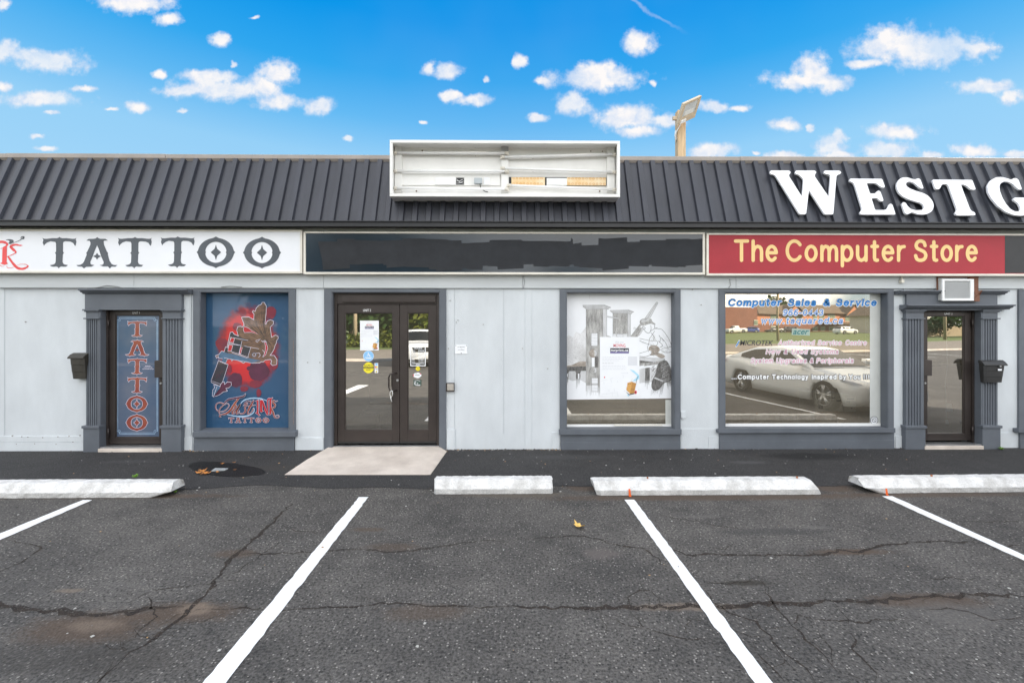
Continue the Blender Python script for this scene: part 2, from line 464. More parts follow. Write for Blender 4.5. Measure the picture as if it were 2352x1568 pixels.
BR = (.085, .058, .040)
TAN = (.21, .16, .12)
st = []
for (p, rx, ry, col, am) in [
    (g6(400, 860), .55, .22, BR, .75), (g6(850, 790), .5, .16, BR, .7), (g6(430, 850), .26, .08, TAN, .42), (g6(900, 775), .16, .10, TAN, .6),
    (g6(560, 1000), .5, .2, (.04, .035, .03), .5), (g6(130, 1000), .5, .2, (.04, .036, .032), .5), (g6(320, 690), .14, .04, TAN, .5), (g6(560, 665), .22, .06, (.14, .13, .12), .25),
    (g6(1080, 520), .25, .1, BR, .6), (g6(1690, 410), .22, .06, BR, .6), (g6(1800, 490), .3, .1, BR, .5),
    (g6(1950, 790), .4, .12, BR, .5), (g6(1520, 190), .5, .14, (.16, .145, .13), .65), (g6(1500, 185), .22, .06, BR, .7),
    (g7(900, 262), 2.6, .13, BR, .75), (g7(0, 250), .9, .12, (.11, .09, .07), .7), (g7(1480, 220), .35, .2, BR, .7), (g7(330, 215), .3, .2, BR, .65), (g6(420, 258), 2.2, .10, BR, .8),
    (g7(1900, 250), 1.8, .1, BR, .65), (g7(1560, 512), .5, .07, BR, .8), (g7(1900, 735), .6, .12, BR, .7), (g7(800, 765), .5, .06, TAN, .5), (g7(2050, 800), .4, .2, (.12, .11, .10), .5),
    (g7(1200, 420), .7, .1, (.035, .035, .035), .5), (g7(410, 520), .2, .12, (.13, .11, .10), .6), (g7(870, 350), .3, .05, (.13, .12, .11), .5), (g7(1400, 400), .2, .05, (.14, .13, .12), .5),
    (g7(1080, 655), .25, .05, (.03, .026, .02), .8)]:
    st.append((p[0], p[1], rx, ry, col, am))
M['asphalt'] = asphalt('lot_asphalt', (.054, .0505, .047), (.112, .103, .093), .70, st, gsc=52.0)
M['walk'] = asphalt('walk_asphalt', (.032, .031, .031), (.048, .046, .045), .5,
    [(G(1860, 1048)[0], G(1860, 1048)[1], .9, .25, (.014, .014, .014), .85), (G(640, 1075)[0], G(640, 1075)[1], .5, .2, (.05, .045, .04), .6),
     (G(300, 1060)[0], G(300, 1060)[1], .5, .12, (.07, .07, .07), .5), (G(1720, 1062)[0], G(1720, 1062)[1], .35, .1, (.085, .085, .085), .6), (G(1300, 1050)[0], G(1300, 1050)[1], .9, .15, (.06, .06, .06), .6)], gsc=85)
M['roadm'] = asphalt('road_surface', (.17, .145, .12), (.23, .20, .165), .15, gsc=40)
M['grass'] = mat('lawn_grass', (.055, .105, .020), .95, .3, 1.2, .6, 30, col2=(.14, .16, .045), grain=.3, gscale=25)

lot = MB(); n_ = 20
lot.poly([(-95, 60, 0), (-95, -19 + .25 * 95, 0), (95, -19 - .25 * 95, 0), (95, 60, 0)][::1])
lo_ = struct(lot.obj('parking_lot', M['asphalt']))
rd = MB(); rd.poly([(-95, -19 + .25 * 95, -.004), (-95, -32 + .30 * 95, -.004), (160, -32 - .30 * 160, -.004), (160, -19 - .25 * 160, -.004)])
struct(rd.obj('road', M['roadm']))
gr = MB(); gr.poly([(-700, 400, -.01), (-700, -700, -.01), (700, -700, -.01), (700, 400, -.01)])
struct(gr.obj('lawn', M['grass']))
# kerb between lot and road
kb = MB()
for i in range(19):
    x0 = -95 + 10 * i; x1 = x0 + 9.985
    if -14 < x0 < 0: continue
    a = Vector((x0, -19 - .25 * x0, 0)); b = Vector((x1, -19 - .25 * x1, 0)); nrm = Vector((.25, 1, 0)).normalized() * .16
    vs = [a, b, b + nrm, a + nrm]
    kb.add([tuple(p + Vector((0, 0, z))) for z in (0, .12) for p in vs], [(0,1,2,3),(4,5,6,7),(0,1,5,4),(1,2,6,5),(2,3,7,6),(3,0,4,7)])
struct(kb.obj('kerb', M['ramp']))

# walkway strip along the shop fronts
wk = MB(); top = []; bot = []
x = -14.0
while x <= 15:
    yy = -1.62 + .05 * math.sin(x * 1.7) + .04 * math.sin(x * 4.1 + 1) + random.uniform(-.012, .012)
    bot.append((x, yy, .004)); top.append((x, .0, .004)); x += .12
k = len(top)
wk.add(top + bot, [(i, k + i, k + i + 1, i + 1) for i in range(k - 1)])
struct(wk.obj('walkway', M['walk']))

# cracks in the asphalt, filled with dirt
def ribbon_ground(mb, pts, w, z, jit=.5, step=.05, mi=0):
    P_ = []
    for i in range(len(pts) - 1):
        a, b = Vector(pts[i]), Vector(pts[i + 1]); n = max(1, int((b - a).length / step))
        for k in range(n): P_.append(a + (b - a) * k / n)
    P_.append(Vector(pts[-1]))
    vs, fs = [], []
    n = len(P_)
    for i, p in enumerate(P_):
        t = (P_[min(i + 1, n - 1)] - P_[max(i - 1, 0)])
        t = t.normalized() if t.length > 0 else Vector((1, 0))
        nn = Vector((-t.y, t.x))
        off = nn * random.gauss(0, .010)
        ta = min(1, .15 + i * .2, .15 + (n - 1 - i) * .2)
        w1 = w * ta * random.uniform(1 - jit, 1 + jit) / 2; w2 = w * ta * random.uniform(1 - jit, 1 + jit) / 2
        q = p + off
        vs += [(q.x + nn.x * w1, q.y + nn.y * w1, z), (q.x - nn.x * w2, q.y - nn.y * w2, z)]
    for i in range(n - 1): fs.append((2*i, 2*i+1, 2*i+3, 2*i+2))
    mb.add(vs, fs, mi)

M['crack'] = mat('crack_dirt', (.014, .010, .008), .95, .5, 12, .4, 80, col2=(.042, .029, .020), grain=.3)
def crumble(m):
    """open grain: the dirt only fills the broken surface in patches"""
    nt = m.node_tree; N, L = nt.nodes, nt.links; b = N['Principled BSDF']
    tc = N.new('ShaderNodeTexCoord'); nz = N.new('ShaderNodeTexNoise'); nz.inputs['Scale'].default_value = 55; nz.inputs['Detail'].default_value = 4; nz.inputs['Roughness'].default_value = .7; L.new(tc.outputs['Object'], nz.inputs['Vector'])
    mr = N.new('ShaderNodeMapRange'); L.new(nz.outputs['Fac'], mr.inputs[0]); mr.inputs[1].default_value = .40; mr.inputs[2].default_value = .50; L.new(mr.outputs[0], b.inputs['Alpha'])
crumble(M['crack'])
C6 = [((1340,290),(1260,370),(1190,440),(1095,515),(1050,560),(1010,620),(950,690),(890,760),(800,850),(720,910),(600,975),(540,1030),(470,1090),(425,1130)),
      ((1080,525),(1210,520),(1350,520),(1500,510),(1640,500),(1800,512),(1900,503),(2000,490),(2100,475),(2200,462),(2352,455)),
      ((-200,740),(0,760),(100,780),(230,785),(350,800),(450,800),(560,795),(700,775),(850,760)),
      ((900,775),(1000,775),(1200,775),(1350,778),(1500,768),(1640,765),(1750,750),(1850,752),(2000,762),(2200,765),(2352,765)),
      ((-100,640),(0,600),(100,560),(190,500),(190,488),(140,480),(40,458)), ((550,960),(640,880),(720,810),(690,720),(750,690)), ((440,935),(520,950),(600,970)),
      ((720,910),(640,900),(620,870),(640,850)), ((1290,390),(1360,415),(1500,428)), ((1100,640),(1000,650),(860,670),(700,690),(560,760)), ((1300,460),(1200,530),(1100,600),(1010,630)),
      ((100,530),(0,545)), ((380,500),(310,520),(260,560)), ((800,850),(930,830),(1040,790))]
W6 = [.036, .022, .055, .016, .014, .012, .012, .010, .010, .010, .010, .012, .014, .012]
C7 = [((0,455),(150,450),(300,435),(400,455),(500,485),(600,500),(680,545),(690,580)),
      ((0,765),(300,770),(540,765),(720,770),(850,760),(1000,765),(1200,750),(1450,740),(1700,735),(1880,715),(2000,720),(2150,708),(2400,715)),
      ((690,480),(800,525),(950,525),(1100,530),(1250,528),(1450,525),(1500,505),(1600,515),(1700,485),(1800,470),(1950,465),(2100,468),(2180,475)),
      ((640,345),(740,355),(850,375),(950,398),(1080,410)), ((860,655),(930,740),(1000,790),(1130,830),(1170,900),(1270,980),(1350,1050),(1420,1120)),
      ((1130,620),(1180,720),(1220,770),(1290,850),(1400,950),(1480,1030),(1560,1120)), ((1160,855),(1280,850),(1320,810),(1400,830),(1500,825),(1700,830),(1830,822)),
      ((1520,860),(1590,920),(1570,960),(1640,1030),(1690,1110)), ((1000,870),(1100,900),(1180,905)), ((540,765),(530,720),(590,690),(640,690),(680,750)),
      ((545,780),(600,850),(650,880),(750,905),(870,915),(960,945)), ((740,785),(820,830),(800,890)), ((820,830),(900,840)), ((430,800),(520,850),(610,865)),
      ((2000,370),(2200,375),(2352,370)), ((1880,640),(2000,635),(2150,640)), ((1900,780),(2000,770),(2100,790),(2200,825),(2352,815)), ((880,655),(1000,660),(1090,645),(1130,620)),
      ((1090,780),(1120,830),(1160,790)), ((1400,870),(1440,930),(1470,960),(1480,1030)), ((1100,920),(1120,970),(1190,1040),(1260,1110)), ((900,490),(980,500),(1020,480)), ((2200,500),(2352,480))]
W7 = [.018, .042, .026, .010, .014, .014, .010, .010, .012, .009, .010, .010, .009, .008, .010, .009, .012, .012, .010, .010, .010, .008, .02]
ck = MB()
for c_, w_ in zip(C6, W6): ribbon_ground(ck, [g6(*p) for p in c_], max(w_ * .80, .0125), .0022, .85)
for c_, w_ in zip(C7, W7): ribbon_ground(ck, [g7(*p) for p in c_], max(w_ * .85, .0125), .0022, .85)
# side hairlines
for c_, gg, nn in [(C6[0], g6, 10), (C6[3], g6, 8), (C7[1], g7, 22), (C7[2], g7, 10), (C7[4], g7, 6), (C7[5], g7, 8)]:
    for i in range(nn):
        k = random.randrange(len(c_) - 1); t = random.random()
        a = Vector(gg(*c_[k])); b = Vector(gg(*c_[k + 1])); p = a + (b - a) * t
        q = random.uniform(0, 6.28); l = random.uniform(.08, .3)
        pts = [tuple(p)]
        for s_ in range(3):
            p = p + Vector((math.cos(q), math.sin(q))) * l / 3; q += random.uniform(-.6, .6); pts.append(tuple(p))
        ribbon_ground(ck, pts, .009, .0022, .7)
struct(ck.obj('pavement_cracking', M['crack']))

# painted stall lines, each from its photographed head to beyond the camera
def stall_line(name_i, A, B, C, D, label):
    """A,B head corners, C,D the same edges lower down (picture measurements)"""
    a, b, c, d = (Vector(G(*q)) for q in (A, B, C, D))
    def ext(p, q): return p + (q - p) * ((-7.4 - p.y) / (q.y - p.y))
    c, d = ext(a, c), ext(b, d)
    mb = MB(); n = 110; vs = []; fs = []
    for i in range(n + 1):
        t = i / n
        l = a + (c - a) * t; r = b + (d - b) * t
        vs += [(l.x + random.gauss(0, .0025), l.y, .0045), (r.x + random.gauss(0, .0025), r.y, .0045)]
    fs = [(2*i, 2*i+1, 2*i+3, 2*i+2) for i in range(n)]
    mb.add(vs, fs)
    o = mb.obj('parking_line', M['line'])
    return tag(o, label, 'painted line', 'white stall lines')

stall_line(0, (190,1148.5), (212,1148.5), (0-10,1231-2), (0,1240), 'white stall line running out from under the long stop with green weeds')
stall_line(1, (825,1141.6), (846.5,1141.6), (467,1568), (520,1568), 'white stall line starting in front of the pale entrance ramp')
stall_line(2, (1434.5,1147.6), (1457,1147.6), (1733,1568), (1774.5,1568), 'white stall line starting at the orange dash before the chipped stop with two pins')
stall_line(3, (2026,1139.6), (2050,1139.6), (2352-4,1286), (2352,1275), 'white stall line heading out from the stop before the black mailbox door')

mb = MB(); n = 60; vs = []
for i in range(n + 1):
    t = i / n; x = 6.76 - .98 * t; y = -1.9 - 5.0 * t; vs += [(x + random.gauss(0, .004), y, .0045), (x + .11 + random.gauss(0, .004), y, .0045)]
mb.add(vs, [(2*i, 2*i+1, 2*i+3, 2*i+2) for i in range(n)])
tag(mb.obj('parking_line', M['line']), 'white stall line beside the white saloon car, seen only mirrored in the computer window', 'painted line')
# orange survey dashes
for (u, v, h, lab) in [(1447, 1139, .085, 'orange paint dash on the face of the stop with a chipped square end'), (2036, 1136, .075, 'orange paint dash at the foot of the stop before the black mailbox door')]:
    x, y = G(u, v)
    mb = MB(); mb.add([(x-.014, y-.030, .006), (x+.012, y-.028, .006), (x+.010, y-.006, .006), (x-.016, y-.006, .006)], [(0,1,2,3)])
    mb.add([(x-.016, y-.012, .006), (x+.010, y-.012, .006), (x+.002, y-.008, h), (x-.020, y-.008, h)], [(0,1,2,3)])
    tag(mb.obj('paint_mark', M['orange']), lab, 'paint mark', 'orange survey marks')

# concrete entrance ramp (slopes up to the door sill)
rp = MB()
ptsr = [(760,1023,.05),(1010,1023,.05),(1026,1035.5,.012),(988.6,1089,.010),(654,1089,.010),(704,1055.5,.012)]
tp = []
for (u, v, z) in ptsr:
    x, y = G(u, v, z); tp.append((x, y, z))
tp[0] = (tp[0][0], -.005, .05); tp[1] = (tp[1][0], -.005, .05)
rp.add(tp + [(p[0], p[1], -.02) for p in tp], [tuple(range(6))] + [(i, (i+1) % 6, 6 + (i+1) % 6, 6 + i) for i in range(6)])
struct(rp.obj('ramp', M['ramp']))

# drain hollow with plate and leaves
cx, cy = G(515, 1078.5)
dp = MB(); ring = []
for i in range(40):
    a = 2 * math.pi * i / 40
    rr = 1 + .07 * math.sin(3 * a + 1) + random.uniform(-.03, .03)
    u = 518 + 87 * math.cos(a) * rr; v = 1078.5 - (16.5 * math.sin(a) - 7 * math.cos(a)) * rr * .95
    x, y = G(u, v); ring.append((x, y, .0085))
dp.poly(ring)
M['wet'] = asphalt('wet_asphalt', (.004, .004, .004), (.010, .009, .008), .6, rough=.5)
dr = thing('drain', (cx, cy, .005), 'dark sunken drain patch with a grey cover plate and orange leaves', 'drain')
dp.obj('drain_hollow', M['wet'], dr)
pl = MB()
q = [G(485, 1084.5), G(517, 1082), G(524, 1078.5), G(494, 1078)]
pl.add([(x, y, .011) for x, y in q] + [(x, y, .022) for x, y in q], [(4,5,6,7),(0,1,5,4),(1,2,6,5),(2,3,7,6),(3,0,4,7)])
pl.obj('cover_plate', mat('galvanised', (.36, .38, .38), .5, .2, 20, grain=.1), dr)

def leaf_mesh(size, curl):
    mb = MB()
    out = [(-1,0),(-.6,.35),(-.3,.28),(-.1,.6),(.15,.4),(.5,.5),(.55,.2),(1,0),(.55,-.22),(.45,-.55),(.1,-.38),(-.15,-.6),(-.35,-.3),(-.65,-.3)]
    vs = [(x * size, y * size, curl * size * (x * x + .6 * y * y) + .002) for x, y in out] + [(0, 0, .002)]
    n = len(out)
    return mb.add(vs, [(i, (i + 1) % n, n) for i in range(n)])
def leaf(u, v, size, m, lab, group=None, z=.012):
    x, y = G(u, v)
    o = leaf_mesh(size, random.uniform(.3, .8)).obj('fallen_leaf', m, local=True)
    o.location = (x, y, z); o.rotation_euler = (random.uniform(-.12, .12), random.uniform(-.12, .12), random.uniform(0, 6))
    return tag(o, lab, 'leaf', group)
for (u, v, s) in [(457,1089,.05),(466,1085,.055),(472,1088,.045),(478,1090,.04),(470,1091,.05),(500,1088,.035),(462,1092,.035),(510,1068,.03),(540,1082,.02),(538,1065,.025)]:
    leaf(u, v, s, M['leaf'], 'crumpled orange leaf lying in the dark drain hollow', 'leaves in the drain hollow', z=.02)
leaf(1330, 1212, .075, M['leafy'], 'single pale yellow leaf lying flat on open asphalt')
leaf(232, 1033, .045, mat('bright_leaf', (.75, .5, .03), .7), 'bright yellow leaf at the foot of the tattoo door step')
leaf(2165, 1026, .06, M['leafy'], 'tan leaf on the ground by the third door step')
leaf(2094, 1028, .05, M['leafy'], 'tan leaf beneath the fluted pilaster of the third door')

# pale crumbs scattered over the asphalt
pb = MB()
for i in range(420):
    x = random.uniform(-6, 6.5); y = random.uniform(-4.7, -.05) if random.random() < .45 else random.uniform(-1.8, -.05)
    r = random.choice([.004, .005, .006, .008, .010, .013]); z = .006
    k = random.choice([3, 4, 5]); a0 = random.uniform(0, 6)
    vs = [(x + r * math.cos(a0 + 6.283 * j / k) * random.uniform(.6, 1.3), y + r * math.sin(a0 + 6.283 * j / k), z) for j in range(k)] + [(x, y, z + r * .6)]
    pb.add(vs, [(j, (j + 1) % k, k) for j in range(k)], random.choice([0, 0, 0, 1, 1, 2]))
# grit and old leaves gathered in the joint at the wall foot
for i in range(700):
    x = random.choice([random.uniform(-6.6, 6.9), random.uniform(-.95, .85), random.uniform(-6, -4.5)]); y = -abs(random.gauss(.005, .03)) - .012
    if -2.75 < x < -.98: continue
    r = random.uniform(.004, .014); k = random.choice([3, 4, 5]); a0 = random.uniform(0, 6)
    vs = [(x + r * math.cos(a0 + 6.283 * j / k) * random.uniform(.6, 1.5), y + r * math.sin(a0 + 6.283 * j / k), .006) for j in range(k)] + [(x, y, .006 + r * random.uniform(.4, 1.2))]
    pb.add(vs, [(j, (j + 1) % k, k) for j in range(k)], random.choice([1, 1, 2, 3, 3, 3, 0]))
o = pb.obj('gravel', [mat('pale_crumb', (.42, .41, .38), .9), mat('grey_crumb', (.2, .19, .18), .9), mat('tan_crumb', (.38, .24, .12), .9), mat('dark_grit', (.035, .028, .022), .95)])
tag(o, 'pale crumbs and chips scattered over the asphalt', 'gravel', kind='stuff')

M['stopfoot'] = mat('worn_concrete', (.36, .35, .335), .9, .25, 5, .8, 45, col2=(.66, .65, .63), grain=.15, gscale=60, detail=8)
# ------------------------------------------------------------------ parking stops
def stop(x0, x1, yf, h, w, lab, le=(0, .03), re=(0, .03), pins=(), ang=0.0):
    """moulded concrete wheel stop; le/re = how far the top/bottom of each end is drawn in"""
    t = thing('parking_stop', ((x0 + x1) / 2, yf, 0), lab, 'parking stop', 'white concrete parking stops')
    prof = [(0, .005), (0, h * .42), (w * .22, h * .93), (w * .30, h), (w * .72, h), (w * .80, h * .93), (w, h * .42), (w, .005)]
    mb = MB(); n = 60; L_ = x1 - x0; vs = []; fs = []; m_ = len(prof)
    for i in range(n + 1):
        f = i / n
        for (y, z) in prof:
            zz = z / h
            def cut(e):
                if len(e) == 2: return e[0] * zz + e[1] * (1 - zz)
                return e[1] + (e[0] - e[1]) * (zz - .6) / .4 if zz > .6 else e[2] + (e[1] - e[2]) * zz / .6
            a = x0 + cut(le); b = x1 - cut(re)
            xx = a + (b - a) * f
            j = .004 if 0 < i < n else .010
            yy = y
            if i in (0, n): yy = w / 2 + (y - w / 2) * .86
            vs.append((xx + random.uniform(-j, j), yf + yy + random.uniform(-.003, .003) + ang * (f - .5), z + (random.uniform(-.003, .003) if z > .02 else 0)))
    for i in range(n):
        for k in range(m_ - 1): fs.append((i*m_ + k, (i+1)*m_ + k, (i+1)*m_ + k + 1, i*m_ + k + 1))
    fs += [tuple(range(m_)), tuple(n * m_ + k for k in range(m_ - 1, -1, -1))]
    mb.add(vs, fs)
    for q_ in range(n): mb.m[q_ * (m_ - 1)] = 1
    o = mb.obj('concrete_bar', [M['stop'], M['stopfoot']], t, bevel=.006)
    for px in pins:
        p = MB(); p.tube([(px, yf + w * .5, h - .03), (px, yf + w * .5, h + .018)], .011, 8)
        p.obj('anchor_pin', mat('rusty_steel', (.32, .13, .06), .8, .3, 40), t)
    return t
H = .145; WW = .27
ys = lambda v: G(1176, v)[1]
y1 = ys(1139.6); y2 = ys(1134.8); y3 = ys(1139.3); y4 = ys(1136.0)
gx = lambda u, v: G(u, v)[0]
stop(gx(-130, 1139.6), gx(431, 1120) + .10, y1, H, WW, 'long white parking stop with one broken slanting end by the drain', re=(.10, .0, .27))
stop(gx(996, 1134.8), gx(1270.5, 1134.8), y2, H, WW, 'short white parking stop beside the entrance ramp, half the length of the others', le=(.0, .005), re=(0, .005))
stop(gx(1362, 1139.3), gx(1896, 1139.3), y3, H, WW, 'white parking stop with two pins before the etching window and a chipped square end', le=(.01, .055), re=(.09, .0), pins=(gx(1462, 1098), gx(1781, 1098)))
stop(gx(1951, 1127), gx(2500, 1136), y4, H, WW, 'white parking stop with a worn slanting end before the black mailbox door', le=(.10, .03, .27), re=(.05, .05), pins=(gx(2067, 1094),), ang=.03)
def weed(u, v, s, lab, z=0.0):
    x, y = G(u, v, z); mb = MB()
    for i in range(16):
        a = random.uniform(0, 6.28); l = s * random.uniform(.5, 1.1); h = s * random.uniform(.3, .9)
        d = Vector((math.cos(a), math.sin(a), 0)); e = Vector((-d.y, d.x, 0)) * s * .12
        b = Vector((x, y, z + .004)); t1 = b + d * l * .6 + Vector((0, 0, h)); t2 = b + d * l + Vector((0, 0, h * .7))
        mb.add([b - e, b + e, t1 + e, t1 - e, t2], [(0, 1, 2, 3), (3, 2, 4)])
    tag(mb.obj('weed_tuft', M['weed']), lab, 'weed')
weed(157, 1140, .05, 'small green weed at the front foot of the broken stop')
weed(208, 1138.5, .035, 'tiny green weed between the broken stop and the stall line')
weed(403, 1132, .035, 'green sprout under the slanting broken stop end')
weed(312, 1097, .05, 'green sprout on top of the broken stop', z=.14)
weed(2300, 1033, .05, 'green weed at the wall foot beyond the third door')
# ------------------------------------------------------------------ building shell
shop = thing('shop_building', (0, 0, 0), 'single storey strip of shops with pale stucco piers, slate trim and dark ribbed mansard roof', 'shop building')
YF = -.06          # pilaster fronts
YT = -.03          # window trim fronts
YG = .12           # glass plane
X0, X1 = -13.0, 14.0

d1l, d1r = PX(227, YF), PX(376, YF)
w1l, w1r = PX(458, YT), PX(664, YT)
d2l, d2r = PX(761.5, YT), PX(1010, YT)
w3l, w3r = PX(1300.6, YT), PX(1551, YT)
w4l, w4r = PX(1665, YT), PX(2041, YT)
d3l, d3r = PX(2119.5, YF), PX(2257, YF)
w5l = PX(2362, YT); w5r = w5l + 2.4
OT = 2.41          # head of window openings
ST = .31           # sill level
DT = 2.15          # head of single doors

wall = MB()
D0 = .26
def pier(a, b, z0=0.0, z1=2.462): wall.box(a, b, 0, D0, z0, z1)
segs = [(X0, d1l), (d1r, w1l), (w1r, d2l), (d2r, w3l), (w3r, w4l), (w4r, d3l), (d3r, w5l), (w5r, X1)]
for a, b in segs: pier(a, b)
for a, b in [(w1l, w1r), (w3l, w3r), (w4l, w4r), (w5l, w5r)]:
    wall.box(a, b, .02, D0, 0, ST - .03)
    wall.box(a, b, .01, D0, OT, 2.462)
wall.box(d2l, d2r, .01, D0, OT, 2.462)
wall.box(d1l, d1r, .01, D0, DT, 2.462); wall.box(d3l, d3r, .01, D0, DT, 2.462)
wall.box(X0, X1, 0, D0, 2.462, 3.40); wall.box(X0, X1, .20, .30, 3.40, 4.40)
wall_o = wall.obj('wall', M['wall'], shop)
# rear and flank walls
rw = MB(); rw.box(X0, X1, 8.8, 9.0, 0, 4.4); rw.box(X0 - .2, X0, 0, 9, 0, 4.4); rw.box(X1, X1 + .2, 0, 9, 0, 4.4)
rw.obj('rear_wall', M['wall'], shop)
fr_ = MB(); fr_.box(X0 - .2, X1 + .2, .36, 9.0, 4.402, 4.46); fr_.obj('flat_roof', M['soffit'], shop)

# plain board band under the signs and its butt joints
bd = MB()
cuts = [X0, PX(312), PX(745), PX(1200), PX(1688), PX(2240), X1]
for i in range(len(cuts) - 1): bd.box(cuts[i] + .002, cuts[i + 1] - .002, -.036, 0, 2.466, 3.36)
bd.obj('fascia_board', M['band'], shop, bevel=.003)
# joint strips, skirting boards and hairline panel seams
sk = MB()
sk.box(X0, PX(192, -.014), -.014, 0, .0, PZ(1012, -.014)); sk.box(X0, PX(193, -.02), -.010, 0, PZ(1011, -.01), PZ(998, -.01))
for a, b, v in [(417, 443, 1002), (678.5, 744, 1003), (1564, 1651, 985), (1627, 1651, 1003), (2056, 2081, 1003), (2293, 2341, 996)]:
    sk.box(PX(a), PX(b), -.012 if v != 985 else -.006, 0, 0, PZ(v))
sk.box(PX(1026), PX(1045), -.016, 0, 0, PZ(985)); sk.box(PX(1206), PX(1221), -.008, 0, 0, 2.46); sk.box(PX(1268), PX(1285), -.014, 0, 0, PZ(992))
sk.objs('skirting', M['wall'], shop, bevel=.002)
sm = MB()
for u in (11, 1044, 1157, 1211): sm.box(PX(u) - .003, PX(u) + .003, -.004, 0, .24, 2.46)
sm.box(PX(2074) , PX(2076.5), -.02, 0, .24, 2.46); sm.box(PX(438), PX(440.5), -.016, 0, .24, 2.46)
sm.objs('panel_seam', mat('seam_paint', (.47, .50, .52), .8), shop)
nl = MB()
for (cx_, cy_, k_) in [(200, 327, .293), (200, 380, .293)]: pass
nails = [(30,1000),(52,1002),(66,1003),(100,1004),(135,1002),(160,1001),(185,999),(40,1019),(82,1018),(131,1019),(169,1014),(60,739),(707,832),(735,832),(1052,735),(1110,745),(1200,800),(1258,846),(1590,665),(1610,700),(1030,800),(1034,690),(1048,740)]
for u, v in nails:
    x, z = P(u, v); nl.tube([(x, -.016, z), (x, .01, z)], .007, 6)
nl.objs('nail_head', mat('nail_stain', (.25, .22, .20), .8), shop)
cab = MB()
pts = [(0, 664), (40, 666), (90, 665.5), (130, 664.5), (178, 664)]
cab.tube([(PX(u, -.045), -.045, PZ(v - 1, -.045)) for u, v in pts], .006, 6)
pts = [(200, 664), (225, 661), (245, 656.5), (270, 659), (282, 663)]
cab.tube([(PX(u, -.05), -.05, PZ(v, -.05)) for u, v in pts], .005, 6)
cab.tube([(PX(u, -.045), -.045, PZ(v, -.045)) for u, v in [(508, 659.5), (530, 657.5), (556, 660)]], .004, 6)
cab.tube([(PX(u, -.045), -.045, PZ(v, -.045)) for u, v in [(1203, 633), (1205, 650), (1202, 662)]], .0035, 6)
cab.tube([(PX(u, -.045), -.045, PZ(v, -.045)) for u, v in [(1676, 640), (1678, 655), (1673, 661)]], .0035, 6)
cab.objs('loose_cable', mat('cable_grey', (.22, .22, .22), .6), shop)

# interior behind the panes: one room per unit
it = MB()
rooms = [(X0 + .3, -3.15), (-3.05, 2.9), (3.0, X1 - .3)]
for ri, (a, b) in enumerate(rooms):
    w_i = 2 if ri == 1 else 1; f_i = 3 if ri == 1 else 0
    it.add([(a, D0, .05), (b, D0, .05), (b, 6.5, .05), (a, 6.5, .05)], [(0,1,2,3)], f_i)
    it.add([(a, 6.5, .05), (b, 6.5, .05), (b, 6.5, 2.9), (a, 6.5, 2.9)], [(0,1,2,3)], w_i)
    it.add([(a, D0, .05), (a, 6.5, .05), (a, 6.5, 2.9), (a, D0, 2.9)], [(0,1,2,3)], w_i)
    it.add([(b, D0, .05), (b, 6.5, .05), (b, 6.5, 2.9), (b, D0, 2.9)], [(0,1,2,3)], w_i)
    it.add([(a, D0, 2.9), (b, D0, 2.9), (b, 6.5, 2.9), (a, 6.5, 2.9)], [(0,1,2,3)], w_i)
it.obj('interior', [M['inside'], M['insidewall'], mat('interior_grey_wall', (.46, .47, .46), .9, .05, 2), mat('interior_grey_floor', (.20, .20, .20), .9, .1, 5)], shop)

# ------------------------------------------------------------------ mansard roof
EY, EZ, TY, TZ = -.25, 3.42, .15, 4.50
SL = Vector((0, TY - EY, TZ - EZ)); SLEN = SL.length; SU = SL / SLEN
SN = Vector((0, -SU.z, SU.y))
def roofpt(x, s, h): return Vector((x, EY, EZ)) + SU * s + SN * h
PITCH = .2019
ph = PX(183, TY)
prof = []
k0 = int((X0 - ph) / PITCH); k1 = int((X1 - ph) / PITCH)
for k in range(k0, k1 + 1):
    c = ph + k * PITCH
    j_ = .002 * math.sin(k * 2.3); prof += [(c - .047, 0), (c - .034, .036 + j_), (c + .034, .036 + j_), (c + .047, 0)]
prof = [(X0, 0)] + prof + [(X1, 0)]
rm = MB(); vs = []; n = len(prof)
for s in (0.0, SLEN):
    for (x, h) in prof: vs.append(roofpt(x, s, h))
rm.add(vs, [(i, i + 1, n + i + 1, n + i) for i in range(n - 1)])
roof = rm.obj('roof', M['roofmetal'], shop)
rc = MB()
seams = [X0, PX(14, .1), PX(380, .1), PX(1700, .1), PX(2155, .1), X1]
for i in range(len(seams) - 1):
    a, b = seams[i] + .0015, seams[i + 1] - .0015
    o_ = .003 * (i % 2)
    rc.prism_x([(.10 - o_, 4.475), (.10 - o_, 4.535 + o_), (.42, 4.56 + o_), (.42, 4.40), (.16, 4.40)], a, b)
rc.obj('roof_cap', M['cap'], shop, bevel=.004)
ev = MB()
ev.prism_x([(-.262, 3.352), (-.262, 3.408), (-.285, 3.418), (-.285, 3.432), (-.235, 3.432), (-.235, 3.352)], X0, X1)
ev.obj('eave_trim', M['fascia'], shop)
sf = MB(); sf.box(X0, X1, -.234, -.037, 3.375, 3.395); sf.obj('soffit', M['soffit'], shop)

# ------------------------------------------------------------------ window surrounds
def trim(mb, l, r, lo, ro, y, top, z0):
    mb.box(lo, l, y, 0, z0, top); mb.box(r, ro, y, 0, z0, top); mb.box(l, r, y, 0, OT, top)
def jambs(mb, l, r, z0, z1, y0=.0, y1=YG - .01, t=.012):
    mb.box(l, l + t, y0, y1, z0, z1 - t); mb.box(r - t, r, y0, y1, z0, z1 - t); mb.box(l, r, y0, y1, z1 - t, z1)

